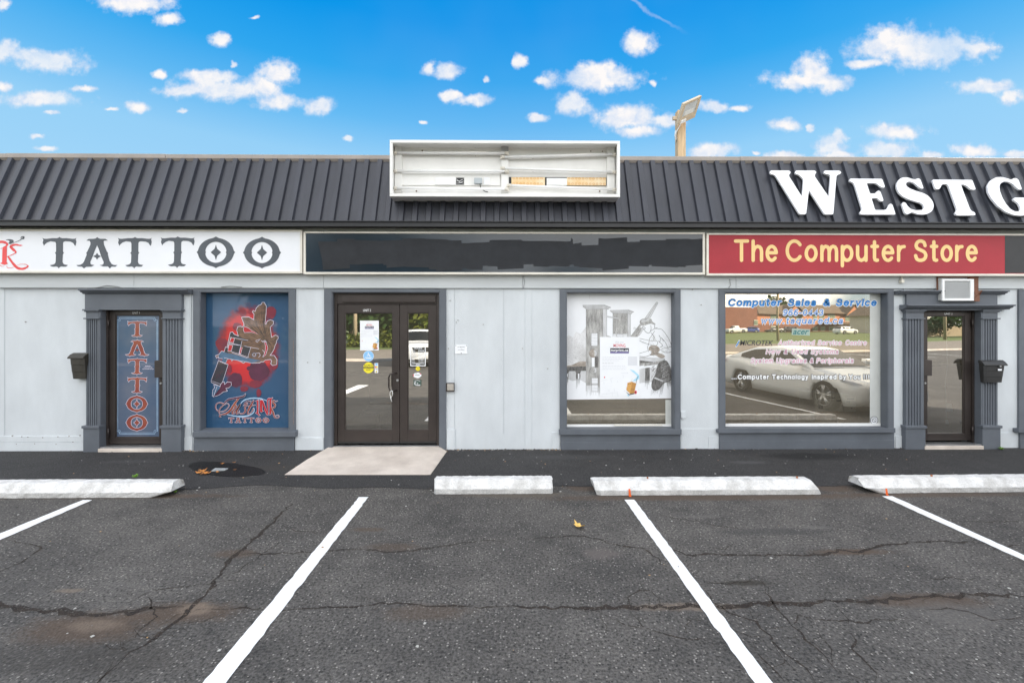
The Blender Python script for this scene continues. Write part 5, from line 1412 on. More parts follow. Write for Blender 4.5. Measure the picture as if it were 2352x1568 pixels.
FM = [M['blue'], M['splash'], M['splash2'], M['maroon'], M['lt'], M['navy'], M['bronze'], M['steelblue'], M['rust'], M['iceblue'], M['bluegrey'], M['splashfilm'], mat('film_tan', (.36, .22, .14), .5)]
for k_ in ('splashfilm', 'blue','splash','splash2','maroon','lt','navy','bronze','steelblue','rust','iceblue','bluegrey'):
    b_ = M[k_].node_tree.nodes['Principled BSDF']; b_.inputs['Coat Weight'].default_value = .8; b_.inputs['Coat Roughness'].default_value = .03; b_.inputs['Coat IOR'].default_value = 1.5
a = Art(vplane(YW)); random.seed(11)
a.rect(452, 660, 672, 992, 11, 0)
e = lambda x, y: (453.25 + x * .15625, 673.75 + y * .15625)
E2 = lambda L_: [e(*p) for p in L_]
def blob(cx, cy, rx, ry, amp, n, mi, layer, sd):
    rnd = random.Random(sd); off = [rnd.uniform(0, 6.28) for _ in range(6)]; pts = []
    for i in range(n):
        t = 2 * math.pi * i / n; k = 1 + amp * sum(math.sin(t * f_ + off[j]) / (1 + .35 * j) for j, f_ in enumerate((3, 5, 8, 13, 21, 34))) / 2.6
        pts.append(e(cx + rx * math.cos(t) * k, cy + ry * math.sin(t) * k))
    a.area(pts, mi, layer)
for (cx_, cy_, rx, ry, mi, s_) in [(905, 1140, 150, 150, 3, 4), (760, 1100, 34, 34, 3, 5), (560, 1270, 105, 105, 3, 6), (672, 285, 52, 58, 2, 7), (590, 490, 70, 60, 2, 8), (860, 1330, 90, 55, 2, 9), (1080, 280, 80, 90, 2, 10), (360, 740, 90, 90, 2, 12), (905, 1460, 36, 60, 2, 13), (1130, 1000, 60, 130, 2, 14), (480, 1110, 30, 60, 2, 15), (690, 1400, 60, 40, 2, 16)]:
    blob(cx_, cy_, rx, ry, .09, 60, mi, 4 + .1 * s_, s_)
body = [(655,355),(690,345),(760,350),(835,390),(840,300),(815,270),(825,255),(855,270),(870,220),(905,180),(950,160),(955,135),(985,135),(1015,190),(1010,290),(995,450),(1015,455),(1030,410),(1080,390),(1120,410),(1115,450),(1070,495),(1080,560),(1090,650),(1120,632),(1150,615),(1185,630),(1190,660),(1165,690),(1160,730),(1140,770),(1130,810),(1110,850),(1090,880),(1065,910),(1130,915),(1170,970),(1165,1040),(1110,1055),(1085,1030),(1100,990),(1080,965),(1000,975),(970,1000),(940,1000),(920,1015),(810,1020),(720,995),(680,1020),(640,995),(540,965),(510,985),(490,955),(440,965),(420,1010),(380,990),(385,955),(320,950),(315,920),(285,945),(275,915),(320,900),(360,850),(400,860),(420,790),(440,800),(480,620),(490,575),(520,570),(540,600),(610,630),(585,540),(600,490),(640,485),(665,500),(695,460)]
bp_ = E2(body)
a.area(inflate(bp_, 1.0), 4, 7); a.area(bp_, 6, 8)
# darker steel frame of the machine, then its gaps showing the splash
a.area(E2([(320,900),(360,850),(740,945),(940,985),(810,1020),(640,995),(440,960),(320,950)]), 7, 9)
a.area(E2([(400,860),(420,790),(470,805),(455,880)]), 5, 9.2); a.area(E2([(480,620),(490,575),(520,570),(540,600),(750,690),(700,700),(540,650),(500,640)]), 5, 9.2)
a.area(E2([(555,668),(660,700),(615,885),(505,850)]), 5, 9.4); a.area(E2([(690,765),(790,790),(745,940),(640,900)]), 5, 9.4)
for g_ in ([(505,645),(550,662),(535,725),(475,712)], [(470,750),(525,765),(505,840),(450,850)], [(690,480),(760,510),(800,545),(915,602),(800,570),(700,575),(680,545)], [(985,700),(1020,730),(1040,800),(1010,900),(975,935),(1000,850),(1005,770)], [(640,790),(665,795),(640,890),(620,885)]):
    a.area(E2(g_), 1, 10); a.line(E2(g_), .7, 4, 10.3, closed=True)
lw = .75
for l_ in ([(465,725),(780,790),(910,812)], [(470,740),(690,770)], [(540,650),(750,690)], [(450,800),(500,640)], [(500,850),(760,940)], [(515,870),(740,950)], [(400,945),(800,1020)], [(660,700),(615,885)], [(790,790),(745,935)], [(860,700),(885,715),(930,670),(900,680),(865,690)], [(940,690),(970,715),(1020,715),(1000,690),(965,700)], [(860,880),(915,875),(930,910),(905,935)], [(960,830),(990,860),(985,900),(960,930)]):
    a.line(E2(l_), lw, 4, 11)
a.line(E2(E_(840, 900, 34, 34, n=20)[:-1]), .9, 10, 11, closed=True); a.line(E2(E_(840, 900, 22, 22, n=16)[:-1]), .7, 4, 11.3, closed=True)
for l_ in ([(1000,640),(940,420),(960,180)], [(1000,640),(820,480),(690,370)], [(1010,640),(1050,480),(1090,410)], [(980,650),(860,560),(760,420)], [(1020,650),(985,430),(985,180)], [(1030,660),(1120,700),(1160,640)], [(1030,680),(1100,800),(1080,880)], [(990,650),(900,500),(850,330)], [(1010,670),(1060,760),(1050,860)]):
    a.line(spline(E2(l_), 4), .55, 5, 10.6)
for l_ in ([(1000,640),(955,470),(935,330),(965,190)], [(990,640),(930,470),(905,300)], [(985,645),(850,520),(760,430),(700,370)], [(980,655),(840,560),(740,470)], [(1010,640),(1035,540),(1060,450),(1100,420)], [(1015,650),(1075,560)], [(1025,665),(1110,690),(1170,650)], [(1030,680),(1100,740),(1130,770)], [(1020,690),(1070,790),(1065,880)], [(900,690),(800,640),(720,600)]):
    a.line(spline(E2(l_), 4), [.15, .5, .15], 12, 10.8)
for l_ in ([(1005,640),(975,430),(1000,250)], [(995,640),(880,480),(850,400)], [(975,650),(800,500),(720,420)], [(1025,650),(1070,480)], [(1035,690),(1130,710)], [(1030,700),(1090,830)], [(760,730),(900,760),(960,820)], [(700,700),(850,690)]):
    a.line(spline(E2(l_), 4), [.2, .9, .2], 5, 10.7)
gp = E2([(320,985),(455,1045),(360,1340),(330,1355),(215,1305),(210,1280)])
a.area(inflate(gp, .9), 4, 12); a.area(gp, 5, 13); a.area(E2([(380,950),(435,970),(420,1020),(365,1000)]), 7, 13)
for l_ in ([(335,1000),(445,1045)], [(220,1285),(360,1335)]): a.line(E2(l_), .6, 4, 14)
for tp_, c_ in (([(250,1340),(330,1360),(340,1380),(320,1420),(245,1515),(230,1500),(235,1420),(265,1380)], 7), ([(370,1310),(400,1300),(405,1340),(450,1300),(500,1305),(505,1345),(470,1380),(420,1390),(445,1430),(390,1440),(320,1490),(245,1515),(310,1420),(340,1390),(350,1340)], 3)):
    a.area(inflate(E2(tp_), .9), 4, 14.5); a.area(E2(tp_), c_, 15)
a.line(E2([(295,1370),(245,1512)]), .9, 4, 16)
# scrawled lettering on the grip
for l_ in ([(290,1250),(310,1180),(330,1230),(345,1150)], [(350,1190),(370,1120),(385,1170)], [(285,1190),(300,1240)]): a.line(spline(E2(l_), 4), .5, 3, 14)
# shop name: script word, block word, western word
h_ = lambda x, y: (477.75 + x * .078125, 894.25 + y * .078125)
H2 = lambda L_: [h_(*p) for p in L_]
def brush(pts, ws, mi, layer, ol=1.3):
    p = spline(H2(pts), 6); ws = [w_ * .078125 for w_ in ws]
    a.line(p, [w_ + ol for w_ in ws], 4, layer); a.line(p, ws, mi, layer + 6)
a.line(spline(H2([(960,450),(1010,360),(1150,280),(1350,250),(1550,262),(1700,310),(1800,345)]), 6), [.8,1.6,2.4,2.8,2.4,1.6,.6], 9, 16)
a.line(spline(H2([(1340,520),(1375,580),(1340,680),(1200,760),(1000,790),(780,770),(620,735),(520,720)]), 6), [.6,1.6,2.2,2.8,2.8,2.2,1.4,.5], 9, 16)
brush([(1115,120),(1090,170),(1030,205),(850,245),(640,285),(540,350),(480,430)], [8,30,42,46,46,36,22], 3, 17)
brush([(930,250),(860,330),(790,430),(700,570),(600,670),(500,715),(400,730),(360,780),(390,800)], [20,44,56,60,56,42,26,34,16], 8, 17.2)
brush([(490,435),(440,400),(360,385),(280,410),(240,490),(260,580),(340,640),(450,640),(560,580),(630,480),(610,415),(550,405),(510,440)], [22,26,22,18,20,18,14,12,16,14,10,8,10], 8, 17.4)
brush([(480,445),(400,520),(345,600),(340,680),(380,725)], [14,20,20,16,10], 8, 17.6)
brush([(800,440),(850,500),(780,580),(730,680),(760,710),(830,630),(960,440),(870,600),(850,700),(900,690),(940,620)], [30,40,36,34,22,20,36,40,32,18,10], 8, 17.8)
brush([(1060,460),(1150,400),(1170,430),(1100,520),(1115,600),(1080,680),(990,710),(940,680)], [14,26,20,32,38,34,22,12], 8, 18)
brush([(1350,320),(1300,420),(1220,560),(1185,670),(1215,720),(1290,660),(1350,560)], [28,44,46,38,24,16,26], 8, 18.2)
brush([(1190,485),(1290,470),(1400,450)], [14,24,12], 8, 18.4)
brush([(1090,400),(1150,350),(1200,340),(1240,370),(1270,330)], [30,26,34,36,16], 3, 18.6)
for pg in ([(1395,340),(1500,295),(1500,690),(1545,750),(1520,765),(1470,720),(1410,685),(1455,650),(1455,340)], [(1540,310),(1600,300),(1640,330),(1750,640),(1750,320),(1780,310),(1780,750),(1740,730),(1700,650),(1610,400),(1610,600),(1640,630),(1580,665),(1545,640)], [(1830,300),(1880,270),(1880,700),(1830,740),(1800,700),(1830,690)]):
    p = H2(pg); a.area(inflate(p, .75), 4, 18.8); a.area(p, 1, 24.6)
brush([(1760,330),(1800,270),(1870,270),(1910,240)], [26,40,40,16], 1, 18.9)
brush([(2060,330),(2000,345),(1940,320),(1920,370),(1985,450),(1960,520),(1880,560),(1930,660),(1970,790),(2040,830),(2100,800),(2080,750),(2000,760)], [10,18,26,40,46,34,24,40,36,20,14,10,8], 8, 19)
for i_, (ch, b0, b1) in enumerate([('T', 605, 795), ('A', 790, 1010), ('T', 1010, 1195), ('T', 1190, 1385), ('O', 1390, 1598), ('O', 1605, 1825)]):
    p0, p1 = h_(b0 + 14, 815), h_(b1 - 14, 975); western(a, ch, p0[0], p0[1], p1[0], p1[1], 8, 19, 4, .55)
a.obj('window_graphic', FM, W1)

# tattoo door graphic
a = Art(vplane(YD + .020)); a.rect(262, 720, 369, 1006, 10, 0)
g2 = lambda x, y: (x * .2929, 643.1 + y * .2929)
for ins, w_ in ((0, .9), (5, .6)):
    x0_, x1_, y0_, y1_ = 917 + ins * 1.6, 1236 - ins * 1.6, 293 + ins * 2, 1205 - ins * 2; c_ = 22
    fr_p = [(x0_ + c_, y0_), (x1_ - c_, y0_), (x1_ - c_ + 4, y0_ + c_ - 4), (x1_, y0_ + c_), (x1_, y1_ - c_), (x1_ - c_ + 4, y1_ - c_ + 4), (x1_ - c_, y1_), (x0_ + c_, y1_), (x0_ + c_ - 4, y1_ - c_ + 4), (x0_, y1_ - c_), (x0_, y0_ + c_), (x0_ + c_ - 4, y0_ + c_ - 4)]
    a.line([g2(*p) for p in fr_p], w_, 9, 2 + ins * .1, closed=True)
for ch, (x0_, y0_, x1_, y1_) in [('T', (1003,320,1152,448)), ('A', (985,467,1167,598)), ('T', (1003,613,1152,742)), ('T', (1003,760,1152,888)), ('O', (988,903,1160,1036)), ('O', (988,1050,1160,1183))]:
    p0, p1 = g2(x0_, y0_), g2(x1_, y1_); western(a, ch, p0[0], p0[1], p1[0], p1[1], 8, 3, 4, .8)
rnd = random.Random(4)
for (u0, u1, v) in [(333.8, 346, 840.4), (330.5, 350, 843.6), (327.5, 353.5, 847.2)]:      # three lines of small print, too fine to read
    x_ = u0
    while x_ < u1 - .6:
        l_ = rnd.uniform(.5, 1.1); a.line([(x_, v), (min(u1, x_ + l_), v)], 1.5, 4, 4, cap=False); x_ += l_ + rnd.choice([.25, .3, .8])
a.obj('door_graphic', FM, DOOR1)
# ------------------------------------------------------------------ etching in the second shop window
random.seed(31)
M['pencil'] = mat('etching_grey', (.22, .215, .205), .7, .5, 5, col2=(.56, .55, .53), stretch=(5, 1, 1.2), grain=.35, gscale=120)
M['pencil2'] = mat('etching_pale', (.50, .50, .50), .7, .3, 5, col2=(.68, .68, .69), stretch=(3, 1, 1), grain=.15, gscale=150)
M['pencildark'] = mat('etching_dark', (.06, .058, .055), .7, .5, 10, col2=(.22, .21, .20), stretch=(6, 1, 1.5), grain=.4, gscale=140)
M['pencilbrown'] = mat('etching_brown', (.22, .18, .145), .7, .4, 9, col2=(.56, .50, .44), grain=.2, gscale=120)
M['etchline'] = mat('etching_line', (.17, .165, .16), .7, .3, 20)
M['washgrey'] = mat('etching_wash', (.52, .51, .50), .7, .5, 3.0, col2=(.84, .84, .85), grain=.12, gscale=60)
PM = [M['paper'], M['washgrey'], M['pencil'], M['pencil2'], M['pencildark'], M['pencilbrown'], M['etchline']]
a = Art(vplane(YG - .0015, .0004))
w_ = lambda x, y: (1298.5 + x * .16407, 661.5 + y * .16407)
W2 = lambda L_: [w_(*p) for p in L_]
a.area([(1296, 662), (1541.5, 662), (1541.5, 914.5), (1300, 917.5)], 0, 0)
a.area(W2([(0,700),(40,655),(110,690),(150,610),(215,640),(290,540),(290,1090),(0,1095)]), 1, 1); a.area(W2([(0,1160),(290,1155),(290,1330),(200,1280),(100,1300),(0,1260)]), 3, 1)
a.area(W2([(480,1150),(1480,1100),(1480,1330),(1300,1300),(1040,1330),(700,1400)]), 3, 1)
def fadecol(x0, x1, y0, y1, mi, layer, n=14):
    """shaft whose foot dissolves into strokes"""
    a.area(W2([(x0, y0), (x1, y0), (x1, y1 - 120), (x0, y1 - 120)]), mi, layer)
    for i in range(n):
        x = x0 + (x1 - x0) * (i + .5) / n; a.line(W2([(x, y1 - 125), (x, y1 - random.uniform(-40, 90))]), [.9, .25], mi, layer + .1 * (i % 5), cap=False)
fadecol(290, 455, 292, 1480, 2, 2); fadecol(455, 525, 292, 1480, 2, 2.6)
a.area(W2([(525,292),(580,300),(580,700),(525,700)]), 3, 2); fadecol(665, 870, 350, 760, 2, 2); a.area(W2([(872,352),(912,358),(912,720),(872,720)]), 3, 2)
a.area(W2([(580,660),(665,690),(665,720),(580,720)]), 2, 2)
for cp_ in ([(243,240),(250,262),(292,296),(525,292),(600,296),(612,280),(638,270),(545,234)], [(625,312),(640,330),(668,352),(872,350),(925,362),(935,345),(960,332),(885,304)]):
    a.area(W2(cp_), 3, 4); a.line(W2(cp_), .5, 6, 4.4, closed=True)
for l_ in ([(245,262),(545,250),(635,275)], [(275,280),(530,272),(605,292)], [(635,330),(885,318),(955,338)], [(655,345),(878,335)]): a.line(W2(l_), .55, 6, 4.6)
for l_ in ([(290,296),(290,1440)], [(525,292),(525,690)], [(580,300),(580,690)], [(665,352),(665,690)], [(870,350),(870,690)], [(912,358),(912,690)], [(455,620),(455,1450)]): a.line(W2(l_), .5, 6, 4.7)
def louvre(x0, y0, x1, y1, n):
    a.area(W2([(x0, y0), (x1, y0), (x1, y1), (x0, y1)]), 0, 5)
    for i in range(n): y = y0 + (y1 - y0) * (i + .5) / n; a.line(W2([(x0, y + random.uniform(-3, 3)), (x1, y - 4)]), .4, 6, 5.3)
    a.line(W2([(x0, y0), (x1, y0), (x1, y1), (x0, y1)]), .5, 6, 5.5, closed=True)
louvre(362, 630, 452, 810, 9); louvre(720, 640, 806, 690, 4); louvre(368, 1255, 455, 1340, 4); louvre(368, 1350, 455, 1448, 5)
a.area(W2([(370,960),(410,960),(410,1110),(370,1110)]), 0, 5); a.area(W2([(412,960),(452,960),(452,1110),(412,1110)]), 4, 5); a.area(W2([(365,1185),(445,1185),(445,1250),(365,1250)]), 2, 5)
for cx_, cy_, r, mi in ((388,912,56,5), (393,1152,48,2)):
    a.area(W2(E_(cx_, cy_, r, r * 1.05, n=28)[:-1]), mi, 6); a.area(W2(E_(cx_ + r * .55, cy_ - 5, r * .45, r * .8, n=20)[:-1]), 3, 6.2); a.area(W2(E_(cx_ - r * .2, cy_, r * .6, r * .68, n=20)[:-1]), mi, 6.4)
    a.line(W2(E_(cx_, cy_, r, r * 1.05, n=28)[:-1]), .5, 6, 6.5, closed=True); a.line(W2(E_(cx_ - r * .2, cy_, r * .3, r * .35, 0, 300)), .4, 6, 6.6)
a.line(W2([(580,397),(780,430)]), 2.2, 3, 5); a.line(W2([(580,390),(780,422)]), .4, 6, 5.3); a.line(W2([(580,405),(775,438)]), .4, 6, 5.3); a.area(W2(E_(768, 430, 18, 18, n=16)[:-1]), 2, 5.5)
# bench on the left
a.area(W2([(0,1085),(90,1075),(210,1022),(290,1025),(290,1092),(0,1102)]), 5, 3); a.area(W2([(5,1102),(290,1092),(290,1157),(5,1162)]), 4, 3)
for (x0, x1, yb) in ((150, 208, 1420), (12, 42, 1390)):
    a.area(W2([(x0 - 12, 1160), (x1 + 12, 1160), (x1, 1190), (x1 + 4, 1230), (x1, yb - 150), (x0, yb - 150), (x0 - 4, 1230), (x0, 1190)]), 4, 3); a.area(W2([(x0 + (x1 - x0) * .45, 1195), (x0 + (x1 - x0) * .8, 1195), (x0 + (x1 - x0) * .8, yb - 150), (x0 + (x1 - x0) * .45, yb - 150)]), 0, 3.4)
    for i in range(5): x = x0 + (x1 - x0) * (i + .5) / 5; a.line(W2([(x, yb - 152), (x, yb - random.uniform(0, 90))]), [.9, .3], 4, 3.2, cap=False)
# press bed and its leg
a.area(W2([(1030,972),(1390,985),(1390,1008),(1235,1036),(1030,1008)]), 3, 3); a.area(W2([(1030,1008),(1232,1034),(1232,1040),(1030,1052)]), 4, 3.3); a.area(W2([(1030,1052),(1232,1040),(1390,1012),(1310,1066),(1030,1100)]), 2, 3.2); a.area(W2([(1030,1092),(1100,1078),(1100,1118),(1030,1138)]), 0, 3.6)
a.area(W2([(1118,1118),(1182,1110),(1182,1290),(1115,1290)]), 4, 3)
for i in range(7): x = 1118 + 9 * i; a.line(W2([(x, 1288), (x, random.uniform(1330, 1420))]), [.9, .3], 4, 3.2, cap=False)
for l_ in ([(1030,972),(1390,985)], [(1390,985),(1390,1008),(1235,1036)], [(1185,1120),(1260,1185)]): a.line(W2(l_), .6, 6, 4)
a.line(W2([(1185,1125),(1260,1190)]), 2.6, 3, 3.8)
# lever, then the workman bent over it
a.area(W2([(915,672),(1045,505),(1100,440),(1270,200),(1285,195),(1298,206),(1190,410),(1060,640),(1000,690),(930,690)]), 3, 3); a.area(W2([(915,672),(1045,505),(1070,560),(1010,690),(930,690)]), 2, 3.4)
for l_ in ([(915,672),(1045,505)], [(1105,435),(1270,200),(1285,195),(1298,206),(1190,412)], [(1150,420),(1275,215)]): a.line(W2(l_), .55, 6, 3.8)
a.area(rounded(W2([(1195,600),(1270,558),(1350,578),(1430,680),(1482,790),(1482,905),(1380,945),(1300,960),(1160,890),(1148,825),(1180,700)]), 4), 0, 5)
a.area(rounded(W2([(1040,560),(1075,540),(1110,590),(1160,632),(1195,605),(1190,490),(1060,520)]), 4), 0, 4.8)
a.area(rounded(W2([(1160,820),(1240,790),(1310,820),(1330,880),(1280,900),(1400,935),(1390,980),(1310,980),(1260,925),(1190,950),(1170,880)]), 6), 5, 6)
a.area(rounded(W2([(1040,705),(1200,735),(1280,735),(1290,790),(1240,805),(1120,770),(1040,735)]), 6), 0, 7); a.area(rounded(W2([(1030,915),(1150,880),(1210,870),(1200,930),(1120,960),(1030,950)]), 5), 0, 7)
a.area(rounded(W2([(1035,465),(1065,430),(1180,415),(1212,438),(1212,470),(1255,490),(1250,520),(1190,490),(1085,535),(1048,512)]), 4), 2, 7)
a.area(rounded(W2([(1060,440),(1170,425),(1200,445),(1110,475),(1060,490)]), 4), 3, 7.4)
rh = random.Random(6)
def hatch(x0, y0, x1, y1, n, dx, dy, mi=2, w=.35, layer=7.8):
    for i in range(n):
        x, y = rh.uniform(x0, x1), rh.uniform(y0, y1); k = rh.uniform(.5, 1.1); a.line(W2([(x, y), (x + dx * k, y + dy * k)]), w, mi, layer, cap=False)
hatch(1200, 640, 1260, 860, 26, 22, 26); hatch(1300, 640, 1440, 800, 22, 26, 34, 3); hatch(1330, 800, 1470, 900, 26, 34, 10); hatch(1060, 715, 1260, 780, 14, 26, 12, 3); hatch(1180, 820, 1300, 930, 40, 14, 22, 4, .4); hatch(1060, 440, 1190, 500, 16, 24, -6, 4, .35); hatch(950, 560, 1050, 670, 24, 18, -26, 4, .4)
hatch(300, 300, 500, 620, 60, 6, 26, 4, .35, 3.4); hatch(680, 360, 860, 640, 50, 6, 24, 4, .35, 3.4); hatch(1220, 1080, 1460, 1290, 60, -26, 34, 4, .6, 6.6); hatch(20, 900, 280, 1080, 40, 34, 4, 2, .3, 2.4)
for l_ in ([(1075,540),(1110,595),(1160,632),(1190,605)], [(1195,600),(1270,558),(1300,570),(1350,578),(1430,680),(1482,790)], [(1040,705),(1200,737),(1270,735),(1292,765),(1280,795),(1240,805),(1120,770),(1040,735)],
           [(1195,620),(1240,680),(1230,730)], [(1250,600),(1210,660),(1180,705)], [(1180,700),(1165,780),(1150,830),(1165,890)], [(1300,740),(1360,800),(1320,830)], [(1350,700),(1400,760),(1440,850)], [(1330,860),(1400,900),(1478,895)], [(1320,760),(1330,700),(1310,660)], [(1380,740),(1340,690)],
           [(1030,915),(1150,880)], [(1030,955),(1120,960),(1200,930)], [(1350,850),(1480,820)], [(1085,535),(1120,560),(1100,575)], [(1195,520),(1200,570),(1190,600)], [(1255,495),(1250,560),(1290,565)]):
    a.line(spline(W2(l_), 4), .85, 6, 8)
tr = W2([(1300,1045),(1400,1000),(1440,1040),(1482,1140),(1485,1300),(1410,1315),(1380,1330),(1330,1400),(1300,1425),(1240,1440),(1205,1400),(1205,1320),(1260,1200)])
a.area(rounded(tr, 3), 4, 5)
a.area(W2([(1250,1245),(1370,1290),(1360,1310),(1240,1262)]), 3, 6)
for i in range(16):
    x = 1215 + i * 9; a.line(W2([(x + 30, 1330), (x, random.uniform(1430, 1500))]), [.8, .25], 4, 5.6, cap=False)
for i in range(8): a.line(W2([(1420 + i * 8, 1310), (1425 + i * 8, random.uniform(1360, 1420))]), [.8, .25], 4, 5.6, cap=False)
for i in range(14): a.line(W2([(1400 + random.uniform(0, 80), 1050 + i * 18), (1330 + random.uniform(0, 40), 1090 + i * 18)]), .5, 3, 6.5, cap=False)
a.line(W2([(1205,1420),(1200,1500)]), .4, 6, 6); a.line(W2([(1335,1400),(1320,1520)]), .4, 6, 6)
a.line(W2([(337,85),(337,145)]), .4, 3, 2)
a.obj('window_graphic', PM, W3)

# ------------------------------------------------------------------ moving notices
M['pblack'] = mat('print_black', (.025, .025, .03), .6); M['pred'] = mat('print_red', (.70, .06, .09), .6); M['pgrey'] = mat('print_grey', (.60, .60, .62), .7)
M['pgrey2'] = mat('print_pale_grey', (.70, .71, .74), .7); M['pblue'] = mat('print_sky_blue', (.42, .70, .86), .6); M['pgreen'] = mat('print_dark_green', (.04, .12, .07), .6)
M['purple'] = mat('print_purple', (.16, .14, .32), .6); M['pcard'] = mat('print_cardboard', (.66, .36, .11), .7); M['pcard2'] = mat('print_cardboard_shade', (.50, .25, .07), .7)
NM = [M['paper'], M['pblack'], M['pred'], M['pgrey'], M['pgrey2'], M['pblue'], M['purple'], M['pcard'], M['pcard2']]
def moving_notice(y, map_, lab, faded=False):
    x, z = P(*map_(520, 1480), y)
    t = thing('poster', (x, y, z), lab, 'poster')
    mb = Art(lambda u, v, l: (P(u, v, y)[0], y - l * .0006, P(u, v, y)[1]))
    m2 = lambda L_: [map_(*p) for p in L_]
    A_, B_ = [map_(58, 82), map_(990, 82), map_(990, 1480), map_(62, 1480)], None
    mb.area(A_, 0, 0); mb.obj('sheet', NM, t)
    a = Art(lambda u, v, l: (P(u, v, y)[0], y - .0008 - l * .0006, P(u, v, y)[1]))
    k = (map_(100, 0)[0] - map_(0, 0)[0]) / 100
    def bt(txt, x0, y0, x1, y1, mi, layer, **kw):
        p0, p1 = map_(x0, y0), map_(x1, y1); btext(a, txt, p0[0], p0[1], p1[0], p1[1], mi, layer, **kw)
    bt('We are', 425, 180, 615, 225, 3, 1, shear=.35); bt('MOVING', 380, 245, 660, 322, 2, 1, offset=.004)
    a.area(m2([(302,345),(742,345),(742,468),(302,468)]), 1, 1); a.area(m2([(302,428),(742,428),(742,468),(302,468)]), 6, 1.4); bt('mrprint.ca', 318, 360, 725, 445, 0, 2, offset=.02)
    rn = random.Random(3)
    for (yy, x1) in [(555,670),(595,630),(635,520),(697,390),(760,670),(800,680),(842,665)]:
        x = 118
        while x < x1: 
            l = rn.uniform(20, 70); a.line(m2([(x, yy), (min(x1, x + l), yy)]), 12 * k, 3 if yy == 697 else 4, 1, cap=False); x += l + 14
    a.area(m2([(720,540),(938,540),(938,752),(720,752)]), 4, 1)
    for l_ in ([(80,1120),(240,1080)], [(300,1070),(380,1035)], [(310,1080),(340,1140)], [(100,1430),(480,1380)], [(390,1290),(410,1360)], [(470,1390),(490,1480)], [(560,930),(710,925)], [(350,1400),(350,1480)], [(600,960),(620,1040)], [(150,1140),(155,1190)]): a.line(m2(l_), 7 * k, 4, 1)
    a.area(m2(E_(168, 1030, 14, 18, n=14)[:-1]), 2, 2)
    for p in ((712,927),(478,1130),(272,1342),(220,1412),(640,1345),(975,1318)): a.area(m2(E_(p[0], p[1], 9, 9, n=10)[:-1]), 3, 2)
    a.area(m2([(760,840),(860,870),(985,980),(985,1060),(900,1120),(830,1110),(920,1040),(930,990),(850,920)]), 5, 1); a.area(m2([(690,1430),(740,1440),(745,1480),(720,1470)]), 5, 1)
    a.line(m2([(965,1005),(935,1040),(905,1200)]), 9 * k, 1, 3); a.line(m2([(815,1125),(925,1098)]), 8 * k, 5, 3); a.line(m2([(800,1120),(815,1075),(830,1065)]), 7 * k, 3, 3)
    a.area(m2([(705,1160),(805,1130),(800,1285),(700,1250)]), 7, 4); a.area(m2([(805,1130),(912,1175),(890,1290),(800,1285)]), 8, 4); a.area(m2([(690,1250),(788,1275),(770,1415),(680,1325)]), 7, 4.5); a.area(m2([(788,1275),(890,1285),(870,1395),(770,1415)]), 8, 4.5)
    for p in ((735,1185),(770,1180),(815,1315),(852,1315)): a.area(m2(E_(p[0], p[1], 11, 9, n=8)[:-1]), 1, 5)
    a.area(m2([(660,1362),(745,1425),(870,1398),(880,1415),(745,1448)]), 1, 5.2); a.area(m2(E_(900, 1380, 28, 40, n=18)[:-1]), 2, 6); a.area(m2(E_(895, 1380, 12, 20, n=12)[:-1]), 1, 6.4)
    a.obj('printing', NM, t)
fmap = lambda x, y: ((2240 + x / 6.271) * .6125, (1250 + y / 6.271) * .6125)
moving_notice(YG - .007, fmap, 'white moving notice with a cartoon hand truck taped over the etching window')
dmap = lambda x, y: (827 + (x - 60) / 930 * 43.2, 736.2 + (y - 82) / 1398 * 68.3)
moving_notice(YD + .018, dmap, 'white moving notice on the glass of the entrance above the round blue sticker')

# ------------------------------------------------------------------ stickers on the entrance glass
YQ = YD + .019
SM = [mat('sticker_blue', (.25, .52, .82), .5), M['paper'], mat('sticker_yellow', (.85, .72, .03), .5), M['pblack'], M['pred'], M['navy'], mat('sticker_green', (.05, .09, .07), .5), mat('sticker_gold', (.55, .43, .02), .5), M['pgrey']]
s1 = lambda x, y: (814.6 + x * .1172, 722.75 + y * .1172)        # crop of the entrance glass
def sticker(lab, fn):
    a = Art(vplane(YQ, .0005)); fn(a); return tag(a.obj('sticker', SM), lab, 'sticker')
SS = lambda L_: [s1(*p) for p in L_]
def f1(a):
    a.area(SS(E_(271, 808, 106, 106, n=40)[:-1]), 0, 0); a.line(SS(E_(271, 808, 100, 100, n=40)[:-1]), .6, 1, 1, closed=True)
    a.area(SS(E_(268, 752, 11, 11, n=12)[:-1]), 1, 1); a.line(SS([(266,768),(270,790),(298,792),(304,812)]), 1.2, 1, 1.2); a.line(SS(E_(272, 800, 26, 24, 150, 400)), .9, 1, 1.4)
    for yy, x0, x1 in ((838,205,335),(858,225,320)): a.line(SS([(x0, yy), (x1, yy)]), 1.3, 1, 1)
sticker('round pale blue wheelchair access sticker on the entrance glass', f1)
def f2(a):
    a.area(SS(E_(271, 1037, 104, 106, n=40)[:-1]), 2, 0); a.area(SS([(170,1015),(374,1015),(374,1056),(170,1056)]), 3, 1)
    for t_, x0, y0, x1, y1, mi in (('AUTOMATIC', 185, 975, 358, 1003, 3), ('CAUTION', 178, 1019, 364, 1052, 2), ('DOOR', 226, 1068, 312, 1094, 3)):
        p0, p1 = s1(x0, y0), s1(x1, y1); btext(a, t_, p0[0], p0[1], p1[0], p1[1], mi, 2, offset=.012)
sticker('round yellow automatic caution door sticker on the entrance glass', f2)
